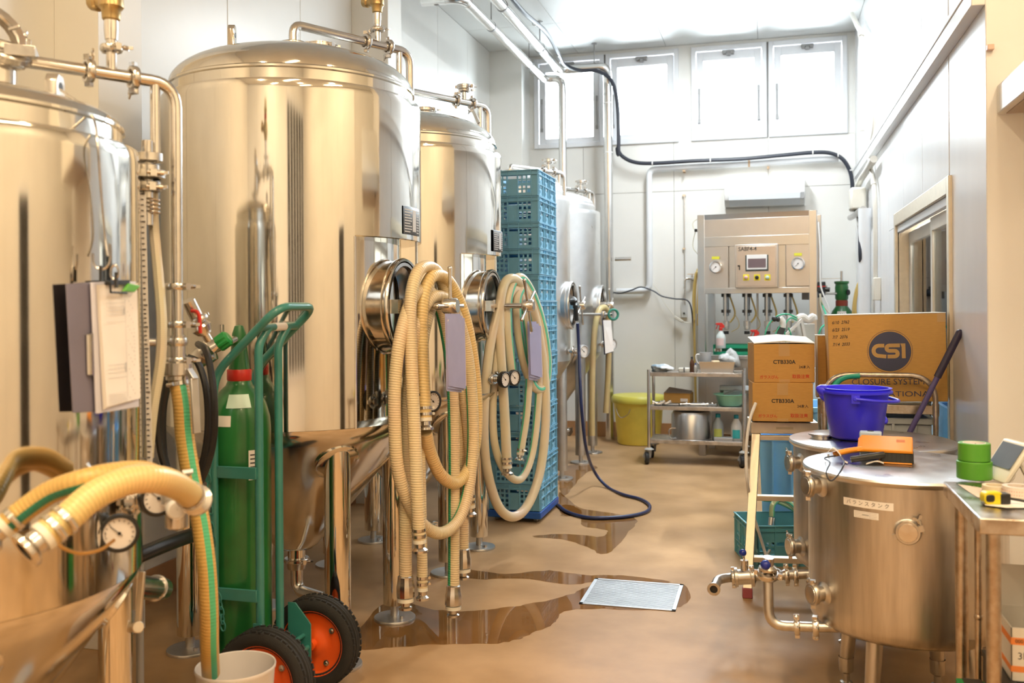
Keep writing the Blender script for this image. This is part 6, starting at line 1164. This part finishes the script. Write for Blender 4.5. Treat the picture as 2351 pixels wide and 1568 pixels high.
def spray(label, px, ytop, ybot, d, body, lblm=None):
    b = PD(px, ybot, d); h = PD(px, ytop, d).z-b.z; t = T('spray_bottle', label, 'bottle', b)
    MB().lathe([(.0005, .003), (.045, .003), (.048, .012), (.048, h*.42), (.040, h*.52), (.018, h*.66), (.015, h*.72)], b, seg=24).build('body', body, t)
    q = MB(); q.lathe([(.018, h*.70), (.018, h*.80), (.012, h*.82)], b, seg=14); q.add([b+UX*x+UY*y+V((0, 0, h*z)) for y in (-.014, .014) for x, z in ((-.05, .93), (-.045, 1.0), (.01, 1.0), (.035, .88), (.03, .80), (-.012, .80), (-.012, .90))], [tuple(range(7))[::-1], tuple(range(7, 14))]+[(i, (i+1) % 7, 7+(i+1) % 7, 7+i) for i in range(7)]); q.bar(b+UX*-.03+V((0, 0, h*.92)), b+UX*-.045+V((0, 0, h*.76)), .012, .008); q.build('trigger_head', REDP, t, bevel=.002)
    if lblm:
        k = MB().lathe([(.0485, h*.12), (.0485, h*.40)], b, seg=16, a0=-2.6, a1=-.9).build('label', lblm, t)
spray('clear spray bottle with a red trigger and white label in front of the green crate', 1655, 741, 800, 9.05, mat('clear_bottle', (.60, .66, .64), .15, spec=.6), mat('label_pinkish', (.80, .62, .60), .5))
spray('blue spray bottle with a red trigger beside the upper carton', 1735, 757, 815, 9.0, mat('blue_liquid', (.05, .10, .25), .15))
# ---------------------------------------------------------------- steel trolley and what it carries
TY0, TY1 = 8.86, 9.24; tl, tr = PY(1488, 700, TY0).x, PY(1706, 700, TY0).x; zs3 = [PY(1600, y, TY0).z for y in (862, 940, 1018)]
t = T('steel_trolley', 'three shelf steel trolley on rubber castors in front of the filling machine', 'trolley', ((tl+tr)/2, (TY0+TY1)/2, 0))
for k, z in enumerate(zs3): MB().box((tl, TY0, z-.012), (tr, TY1, z+.018)).box((tl, TY0, z+.018), (tr, TY0+.006, z+.026)).box((tl, TY1-.006, z+.018), (tr, TY1, z+.026)).build('shelf', mat('trolley_shelf', (.50, .46, .42), .42, 1, var=.2, vscale=20), t, bevel=.002)
for x in (tl, tr):
    for y in (TY0, TY1):
        p = MB().cyl((x, y, .13), (x, y, zs3[0]+.05), .0155, seg=16).build('post', PIPE, t); MB().lathe([(.0005, .155), (.02, .155), (.044, .142), (.046, .136), (.0005, .134)], (x, y, 0), seg=20).build('bumper', mat('bumper_grey', (.5, .49, .46), .5), p)
        c_ = MB(); c_.lathe([(.030, -.018), (.052, -.018), (.058, -.012), (.058, .012), (.052, .018), (.030, .018)], (x-.02, y-.012, .058), (1, .25, 0), 24); c_ = c_.build('caster', RUBBER, t); q = MB(); q.lathe([(.03, -.019), (.012, -.022), (.012, .022), (.03, .019)], (x-.02, y-.012, .058), (1, .25, 0), 16); q.bar(V((x-.045, y-.018, .06)), V((x-.02, y-.004, .13)), .006, .03); q.bar(V((x+.005, y-.006, .06)), V((x+.012, y, .13)), .006, .03); q.build('caster_fork', GREYP, c_)
zA_, zB_, zC_ = [z+.0185 for z in zs3]
ty = lambda px, y=TY0+.08: PY(px, 900, y).x
def at_t(px, z, y=.12): return V((PY(px, 900, TY0+y).x, TY0+y, z))
p = at_t(1645, zA_); t = T('steel_bin', 'open stainless bin holding clear bags on the trolley top', 'bin', p); q = MB(); x0, x1, y0, y1 = at_t(1606, 0).x, at_t(1688, 0).x, TY0+.05, TY0+.30; z0, z1 = zA_, zA_+.105
a = [(x0+.02, y0+.02, z0), (x1-.02, y0+.02, z0), (x1-.02, y1-.02, z0), (x0+.02, y1-.02, z0)]; b = [(x0, y0, z1), (x1, y0, z1), (x1, y1, z1), (x0, y1, z1)]; c_ = [(x0+.004, y0+.004, z1), (x1-.004, y0+.004, z1), (x1-.004, y1-.004, z1), (x0+.004, y1-.004, z1)]; d_ = [(v[0]+(.003 if i in (0, 3) else -.003), v[1]+(.003 if i < 2 else -.003), z0+.003) for i, v in enumerate(a)]
q.add(a+b+c_+d_, [(0, 3, 2, 1), (0, 1, 5, 4), (1, 2, 6, 5), (2, 3, 7, 6), (3, 0, 4, 7), (4, 5, 9, 8), (5, 6, 10, 9), (6, 7, 11, 10), (7, 4, 8, 11), (8, 9, 13, 12), (9, 10, 14, 13), (10, 11, 15, 14), (11, 8, 12, 15), (12, 13, 14, 15)]); q.build('body', MST, t, flat=True); MB().tube([V(v) for v in b], .004, 6, closed=True).build('rim', PIPE, t)
def bag(label, px, z, sz, m, y=.17, seed=1, cat='bag', nm='plastic_bag'):
    p = at_t(px, z, y); r = random.Random(seed); bm = bmesh.new(); bmesh.ops.create_icosphere(bm, subdivisions=3, radius=1)
    ph = [r.uniform(0, 6) for _ in range(9)]
    for v in bm.verts:
        c = v.co; k = 1+.22*math.sin(3.1*c.x+ph[0])*math.sin(2.7*c.y+ph[1])+.16*math.sin(5.3*c.z+ph[2]+2*c.x)+.08*math.sin(9*c.x+ph[3])*math.sin(8*c.z+ph[4]); k *= 1-.35*max(0, c.z); v.co = V((c.x*k*sz[0], c.y*k*sz[1], max(-.75, c.z*k)*sz[2]+.75*sz[2]))
    me = bpy.data.meshes.new(nm); bm.to_mesh(me); bm.free(); me.materials.append(m); me.polygons.foreach_set('use_smooth', [i % 3 > 0 for i in range(len(me.polygons))]); o = bpy.data.objects.new(nm, me); COL.objects.link(o); o.location = p; return tag(o, label, cat)
BAGM = mat('frosted_film', (.62, .64, .64), .25, alpha=.75); bag('crumpled clear plastic bag sticking out of the stainless bin', 1676, zA_+.05, (.10, .08, .11), BAGM, .17, 4)
bag('blue and white crumpled cloth on the left of the trolley top', 1520, zA_, (.095, .08, .055), mat('cloth_blue_white', (.72, .80, .86), .8, var=.6, vscale=9, dark=(.35, .62, .85)), .15, 8, 'cloth', 'cloth')
t = T('measuring_jug', 'clear plastic jug with a white spout in the stainless bin', 'jug', at_t(1620, zA_+.01, .16)); p = at_t(1620, zA_+.02, .16); MB().lathe([(.0005, 0), (.045, 0), (.05, .01), (.055, .17), (.052, .17), (.047, .014), (.0005, .012)], p, seg=24).build('body', mat('jug_clear', (.66, .68, .70), .2, alpha=.7), t); MB().tube(cr([p+V((-.05, 0, .15)), p+V((-.085, 0, .14)), p+V((-.08, 0, .08)), p+V((-.05, 0, .05))], 5), .008, 8).build('handle', WHITEP, t)
t = T('device', 'small white device lying on the trolley top beside the cloth', 'device', at_t(1573, zA_, .12)); p = at_t(1573, zA_, .12); MB().box(p+V((-.06, -.03, 0)), p+V((.06, .03, .045))).build('body', CREAMP, t, bevel=.01); MB().box(p+V((-.012, -.032, -.0)), p+V((.0, .032, .047))).build('band', BLACKP, t, bevel=.002)
def bottle(label, px, z, r, h, m, capm, y=.12, lm=None, cat='bottle'):
    p = at_t(px, z, y); t = T('bottle', label, cat, p); MB().lathe([(.0005, .001), (r*.95, .001), (r, .008), (r, h*.55), (r*.85, h*.68), (r*.4, h*.84), (r*.38, h*.88)], p, seg=20).build('body', m, t); MB().lathe([(r*.45, h*.86), (r*.45, h*.98), (r*.4, h), (.0005, h)], p, seg=16).build('cap', capm, t)
    if lm: MB().lathe([(r*1.01, h*.12), (r*1.01, h*.45)], p, seg=12, a0=-2.3, a1=-.8).build('label', lm, t)
bottle('brown glass bottle with a black dropper on the trolley top', 1589, zA_, .022, .15, mat('amber_glass', (.10, .035, .015), .12), BLACKP, .10); bottle('little bottle with a blue cap beside the stainless bin', 1597, zA_, .018, .09, mat('milky', (.55, .52, .48), .3), mat('cap_blue', (.03, .10, .45), .4), .10)
# middle shelf
p = at_t(1558, zB_, .2); t = T('small_carton', 'open brown carton on the trolley middle shelf', 'carton', p); w2, h2 = .125, .095; q = MB(); q.obox(p+V((0, 0, h2/2+.025)), (w2*2, .17, h2), (0, 0, 1), -.12); q.build('box', CARD, t, bevel=.002); q = MB(); q.add([p+V(v) for v in ((-.13, -.085, .12), (.12, -.115, .12), (.13, .0, .135), (-.09, .03, .165), (-.13, -.085, .123), (.12, -.115, .123), (.13, .0, .138), (-.09, .03, .168))], [(3, 2, 1, 0), (4, 5, 6, 7), (0, 1, 5, 4), (1, 2, 6, 5), (2, 3, 7, 6), (3, 0, 4, 7)]); q.build('flap', mat('card_grey', (.30, .25, .22), .8), t, flat=True); q = MB(); q.obox(p+V((.06, -.098, .055)), (.07, .001, .03), (0, 0, 1), -.12); q.build('label', PAPER, t, flat=True)
p = at_t(1530, zB_, .13); t = T('tray', 'flat white tray under the small carton on the middle shelf', 'tray', p); q = MB(); q.obox(p+V((0, .06, .012)), (.24, .2, .016), (0, 0, 1), 0); q.build('body', WHITEP, t, bevel=.005)
p = at_t(1675, zB_, .16); t = T('basin', 'mint green plastic basin on the trolley middle shelf', 'basin', p); MB().lathe([(.0005, .002), (.09, .002), (.105, .012), (.128, .10), (.136, .108), (.150, .112), (.150, .118), (.136, .118), (.124, .105), (.10, .018), (.0005, .012)], p, seg=40).build('body', MINT, t)
t = T('tongs', 'dark bent tongs resting in the mint basin', 'tongs', p+V((0, 0, .12))); MB().tube([p+V((-.05, -.02, .118)), p+V((.05, .0, .155)), p+V((.13, .03, .14))], .006, 8).build('arm', GREYP, t); MB().tube([p+V((-.04, .01, .118)), p+V((.05, .02, .158)), p+V((.13, .035, .145))], .006, 8).build('arm', GREYP, t)
p = at_t(1686, zB_, .30); t = T('grey_tray', 'grey translucent tray standing behind the mint basin', 'tray', p); q = MB(); q.obox(p+V((0, 0, .15)), (.27, .10, .05), (0, .35, 1), 0); q.obox(p+V((0, .0, .07)), (.2, .1, .14), (0, 0, 1), 0); q.build('body', mat('grey_translucent', .5), t, bevel=.006)
rnd = random.Random(5)
for k, (px, L) in enumerate(((1512, .12), (1528, .10), (1568, .06), (1590, .20), (1604, .16), (1622, .10), (1636, .07))):
    p = at_t(px, zB_+.022, .06+.03*(k % 2)); a = V((1, rnd.uniform(-.2, .3), 0)).normalized(); t = T('pipe_fitting', ['bent steel pipe piece at the left of the middle shelf', 'curved chrome handle beside the small carton', 'short steel nipple in front of the small carton', 'long steel pipe lying along the middle shelf', 'second steel pipe crossing the long one', 'steel adapter left of the mint basin', 'small steel coupling touching the mint basin'][k], 'fitting', p); q = MB()
    if k in (0, 1): q.tube(cr([p-a*L/2+V((0, 0, .02)), p, p+a*L/2+V((0, 0, .025))], 5), .014, 12)
    else: q.cyl(p-a*L/2, p+a*L/2, .011, seg=12)
    q.lathe([(.012, -.008), (.021, -.006), (.021, .006), (.012, .008)], p+a*(L/2 if k > 1 else -L/2+.01), a, 14); q.build('fitting', FIT, t)
# lower shelf
p = at_t(1587, zC_, .19); t = T('stock_pot', 'large stainless pot upside down on the trolley bottom shelf', 'pot', p); R_ = .19; MB().lathe([(R_+.006, 0), (R_+.006, .006), (R_, .01), (R_-.002, .235), (R_-.02, .262), (R_-.06, .268), (.0005, .27)], p, seg=56).build('body', mat('pot_steel', (.55, .54, .53), .34, 1, rvar=.06, vscale=5, stretch=(4, 4, .3), var=.1), t); q = MB(); c_ = p+V((-R_*.80, -R_*.55, .06)); q.tube(cr([c_+V((.02, -.02, .05)), c_+V((-.035, -.03, .045)), c_+V((-.045, -.035, .0)), c_+V((-.03, -.03, -.045)), c_+V((.02, -.03, -.04))], 5), .006, 8); q.build('handle', FIT, t)
bottle('clear jug bottle with teal cap and yellow label on the bottom shelf', 1648, zC_, .052, .25, mat('clear_blue_plastic', (.38, .44, .48), .2), mat('cap_teal', (.0, .22, .30), .4), .12, mat('label_lime', (.5, .55, .12), .5))
bottle('white bottle with teal cap and turquoise label on the bottom shelf', 1690, zC_, .050, .245, mat('milky_white', (.72, .72, .72), .3), mat('cap_teal', .2), .10, mat('label_turq', (.05, .5, .55), .5))
p = at_t(1660, zC_, .05); t = T('low_tray', 'shallow clear tray in front of the bottles on the bottom shelf', 'tray', p); q = MB(); q.obox(p+V((0, 0, .02)), (.17, .07, .04), (0, 0, 1), 0); q.build('body', mat('tray_clear', (.42, .42, .42), .25), t, bevel=.006)
# ---------------------------------------------------------------- yellow bin, wall fittings, air conditioner
p = V((PY(1466, 950, 10.15).x, 10.15, 0)); t = T('yellow_bin', 'round yellow lidded bin standing by the back wall left of the trolley', 'bin', p); R_ = .275
MB().lathe([(.0005, .005), (R_*.80, .005), (R_*.83, .02), (R_*.97, .43), (R_*.99, .44), (R_*.99, .47)], p, seg=56).build('body', YELLOW, t); MB().lathe([(R_*.99, .455), (R_*1.06, .45), (R_*1.075, .465), (R_*1.07, .50), (R_*1.0, .525), (R_*.5, .535), (.0005, .537)], p, seg=56).build('lid', mat('bin_yellow_lid', (.64, .58, .09), .4), t)
MB().tube(cr([p+V((-.225, -.14, .40)), p+V((-.19, -.2, .33)), p+V((-.15, -.22, .30)), p+V((-.08, -.255, .34)), p+V((-.05, -.262, .40))], 6), .0035, 8).build('wire_handle', PIPE, t)
ax0, ax1, az0, az1 = -.46, .375, 2.565, 2.86; t = T('air_conditioner', 'white wall mounted air conditioner above the filling machine', 'air conditioner', (-.04, YB, az0)); q = MB()
prof = [(0, 0), (.0, .295), (-.20, .295), (-.225, .28), (-.23, .12), (-.21, .06), (-.12, .0)]
q.add([(x, YB+y, az0+z) for x in (ax0, ax1) for y, z in prof], [tuple(range(7)), tuple(range(7, 14))[::-1]]+[(i, 7+i, 7+(i+1) % 7, (i+1) % 7) for i in range(7)]); q.build('body', WHITEP, t, bevel=.006)
q = MB(); q.add([(x, YB+y, az0+z) for x in (ax0+.05, ax1-.05) for y, z in ((-.232, .118), (-.222, .062), (-.135, .006), (-.140, .0), (-.23, .058), (-.24, .118))], [tuple(range(6)), tuple(range(6, 12))[::-1]]+[(i, 6+i, 6+(i+1) % 6, (i+1) % 6) for i in range(6)]); q.build('louvre', mat('louvre_white', (.74, .77, .80), .35), t, flat=True); MB().box((ax1-.045, YB-.236, az0+.05), (ax1-.01, YB-.225, az0+.12)).build('display_window', GREYP, t, bevel=.002)
def wallbox(nm, label, cat, px, py, w2, h2, d2, m, extra=None):
    p = PY(px, py, YB); t = T(nm, label, cat, p); MB().box((p.x-w2, YB-d2, p.z-h2), (p.x+w2, YB, p.z+h2)).build('body', m, t, bevel=.006); return t, p
t, p = wallbox('wall_switch', 'pale oblong switch box low on the back wall', 'switch', 1571, 711, .035, .09, .03, mat('switch_grey', (.60, .60, .58), .45)); MB().box((p.x-.01, YB-.034, p.z-.05), (p.x+.01, YB-.03, p.z-.03)).build('button', BLACKP, t)
t = T('wall_rod', 'thin steel rod fixed on the back wall above the tap', 'rod', PY(1571, 560, YB)); q = MB(); q.cyl(PY(1571, 448, YB-.03), PY(1573, 700, YB-.03), .006, seg=10); [q.obox(PY(1571, y, YB-.015), (.03, .04, .02), (0, 0, 1)) for y in (449, 571)]; q.build('rod', PIPE, t)
t = T('wall_tap', 'steel tap on the back wall beside the filling machine', 'tap', PY(1580, 640, YB)); q = MB(); a = PY(1590, 640, YB-.0); q.tube(fillet([a, a+V((0, -.10, 0)), a+V((-.06, -.12, .0)), a+V((-.075, -.12, -.02)), a+V((-.075, -.12, -.11))], .03), .014, 12); q.cyl(a+V((0, -.06, 0)), a+V((0, -.06, .05)), .012, seg=12); q.bar(a+V((-.05, -.06, .05)), a+V((.03, -.06, .05)), .014, .01); q.build('spout', FIT, t)
Hy = mat('yellow_hose', (.60, .42, .13), .4); t = T('hung_hose', 'tan hose hung in long loops left of the filling machine', 'hose', PY(1600, 620, 10.3))
for k, pts in enumerate(([(1600, 1020), (1597, 900), (1594, 740), (1597, 650), (1603, 618), (1606, 650), (1602, 740), (1606, 740)], [(1594, 735), (1592, 680), (1598, 628), (1604, 640), (1601, 720)])): wire('loop' if k else 'tube', [PY(a, b, 10.35-.02*k) for a, b in pts], .013, Hy, t)
t = T('power_cable', 'black cable sagging across the back wall to the switch box', 'cable', PY(1500, 680, 10.4)); wire('cable', [PY(a, b, 10.45) for a, b in ((1390, 651), (1400, 668), (1424, 673), (1450, 666), (1472, 659), (1500, 668), (1520, 680), (1550, 686), (1574, 688), (1585, 700), (1590, 730), (1594, 790), (1597, 870))], .008, CABLEB, t)
t = T('power_plug', 'cream plug block hanging by its cord on the back wall', 'plug', PY(1560, 734, 10.5)); q = MB(); a, b = PY(1549, 727, 10.5), PY(1568, 739, 10.5); q.bar(a, b, .045, .03); q.build('block', CREAMP, t, bevel=.006); wire('cord', [PY(1497, 650, 10.52), PY(1512, 668, 10.52), PY(1525, 695, 10.52), PY(1549, 726, 10.5)], .004, CREAMP, t); wire('lead', [b, PY(1580, 741, 10.5), PY(1594, 738, 10.5)], .005, CREAMP, t)
t = T('pipe_label', 'small horizontal steel bracket on the tall floor pipe', 'bracket', PY(1432, 594, 10.3)); q = MB(); q.cyl(PY(1412, 595, 10.30), PY(1449, 594, 10.30), .022, seg=12); q.build('stub', PIPE, t); q = MB(); q.lathe([(.05, -.02), (.056, -.02), (.056, .02), (.05, .02)], (-1.72, 10.36, PY(1412, 595, 10.36).z), seg=16); q.build('band', PIPE, t)
# far green gas cylinder, hoses beside it
p = V((.69, 9.75, 0)); t = T('gas_cylinder', 'dark green gas cylinder in the far corner behind the large carton', 'gas cylinder', p); MB().lathe([(.0005, .001), (.10, .001), (.115, .015), (.115, 1.32), (.11, 1.37), (.09, 1.43), (.06, 1.47), (.05, 1.49)], p, seg=32).build('body', GASGREEN, t)
MB().lathe([(.056, 1.475), (.058, 1.48), (.058, 1.53), (.05, 1.535)], p, seg=20).build('red_collar', mat('dull_red', (.30, .05, .03), .45), t); q = MB(); q.lathe([(.05, 1.53), (.062, 1.55), (.064, 1.66), (.058, 1.69), (.07, 1.70), (.07, 1.72), (.0005, 1.722)], p, seg=20); q = q.build('valve_guard', GASGREEN, t); MB().cyl(p+V((.055, -.045, 1.61)), p+V((.05, -.04, 1.61))+V((.012, -.01, 0)), .028, seg=14).build('guard_opening', DARK, q)
q = MB(); q.cyl(p+V((0, 0, 1.70)), p+V((0, 0, 1.82)), .012, seg=10); q.bar(p+V((-.2, 0, 1.745)), p+V((0, 0, 1.75)), .006, .006); q.cyl(p+V((-.05, -.03, 1.60)), p+V((-.2, -.07, 1.60)), .012, seg=10); q.cyl(p+V((-.15, -.06, 1.60)), p+V((-.15, -.06, 1.68)), .012, seg=10); q.build('valve', FIT, t); MB().cyl(p+V((-.17, -.06, 1.60)), p+V((-.235, -.08, 1.595)), .035, seg=16).build('knob', mat('knob_navy', (.02, .03, .05), .4), t); MB().lathe([(.0925, 1.425), (.115, 1.35)], p, seg=6, a0=-2.1, a1=-1.2).build('sticker', PAPER, t)
t = T('corner_hoses', 'bundle of tan hoses hanging in the far right corner', 'hose', PY(1965, 680, 9.6))
for k, pts in enumerate(([(1958, 735), (1960, 700), (1966, 665), (1974, 650), (1976, 700), (1974, 740)], [(1966, 735), (1964, 700), (1970, 660), (1977, 655)], [(2000, 720), (2001, 690), (1999, 660), (1997, 650)])): wire('tube', [PY(a, b, 9.55) for a, b in pts], .012, Hy, t)
t = T('air_filter', 'black and red air regulator hung on the right post of the filling machine', 'regulator', MP(1885, 662, -.02)); q = MB(); a = MP(1886, 652, .02); q.lathe([(.035, 0), (.038, -.02), (.038, -.05), (.04, -.055), (.04, -.09), (.03, -.10)], a+V((0, 0, .02)), seg=18, cap0=True, cap1=True); q.cyl(a+V((0, 0, -.05)), a+MU*.075+V((0, 0, -.055)), .022, seg=12); q.build('body', BLACKP, t); MB().lathe([(.039, -.018), (.039, -.028)], a, seg=18).build('red_band', REDP, t)
MT = mat('pale_tube', (.62, .58, .45), .35)
for k, pts in enumerate(([(1884, 674), (1886, 690), (1893, 705), (1903, 718)], [(1882, 674), (1884, 700), (1890, 725), (1897, 745)], [(1879, 510), (1883, 570), (1884, 650), (1892, 680), (1902, 705), (1905, 718)])): wire('air_line', [MP(a_, b_, -.03) for a_, b_ in pts], .006 if k < 2 else .008, MT if k < 2 else WHITEP, t)
t = T('side_cable', 'thin pale cable looping off the left top of the filling machine', 'cable', MP(1598, 540)); wire('cable', [MP(a_, b_, .1) for a_, b_ in ((1608, 498), (1592, 510), (1592, 524), (1597, 529), (1592, 550), (1592, 570), (1608, 590))], .004, mat('pale_cable', (.70, .66, .5), .5), t); MB().obox(MP(1598, 529, .1), (.03, .03, .03), (0, 0, 1)).build('connector', BLACKP, t, bevel=.004)
# white capping device with green tubes between the cartons and the machine
D_ = 7.3; PP = lambda px, py, dd=0: PD(px, py, D_+dd); b = V((PP(1845, 800).x, PP(1845, 800).y, 0))
t = T('capping_device', 'white and black device with green air tubes standing behind the upper carton', 'device', b); q = MB(); q.obox(PP(1848, 775, .1)+V((0, 0, -.06)), (.14, .06, .34), (0, 0, 1), PSI); q.build('steel_plate', MST, t, bevel=.003)
q = MB(); q.bar(PP(1838, 728), PP(1850, 790), .035, .02); q.bar(PP(1790, 790, -.02), PP(1800, 765, -.02), .02, .02); q.bar(PP(1792, 780, -.05), PP(1842, 733, -.05), .025, .02); q.tube(cr([PP(1830, 732), PP(1843, 727), PP(1855, 735), PP(1866, 727), PP(1869, 735)], 5), .028, 10); q.obox(PP(1820, 730), (.09, .05, .05), (.2, 0, 1), PSI); q.build('white_frame', WHITEP, t, bevel=.004)
q = MB(); q.bar(PP(1780, 790, -.04), PP(1795, 752, -.04), .06, .05); q.sphere(PP(1778, 732, -.06), .022); q.sphere(PP(1786, 733, -.06), .02); q.build('black_actuator', BLACKP, t, bevel=.004); q = MB(); q.tube(cr([PP(1790, 730, -.05), PP(1797, 740, -.05), PP(1796, 752, -.05)], 4), .026, 12); q.build('air_head', WHITEP, t)
GT = mat('green_tube', (.03, .42, .24), .35)
for pts in ([(1755, 795), (1757, 765), (1768, 740), (1790, 723), (1812, 722), (1830, 730)], [(1774, 795), (1780, 768), (1790, 750), (1800, 738)], [(1806, 795), (1802, 770), (1803, 745), (1815, 730), (1830, 735)], [(1812, 790), (1816, 770), (1810, 752)]): wire('green_tube', [PP(a_, c_, -.06) for a_, c_ in pts], .0055, GT, t)
q = MB(); q.cyl(b, b+V((0, 0, PP(1845, 790).z)), .03, seg=14); q.lathe([(.0005, .03), (.2, .028), (.2, 0), (.0005, 0)], b, seg=28); q.build('stand', SATIN, t)
t = T('green_hose', 'thin green air hose curving behind the large carton', 'hose', PD(1890, 760, 8.2)); wire('tube', [MP(1884, 690, -.02), MP(1890, 705, -.05), PD(1900, 738, 8.3), PD(1886, 752, 8.2), PD(1879, 775, 8.2), PD(1882, 800, 8.2), PD(1892, 818, 8.2)], .008, GT, t)
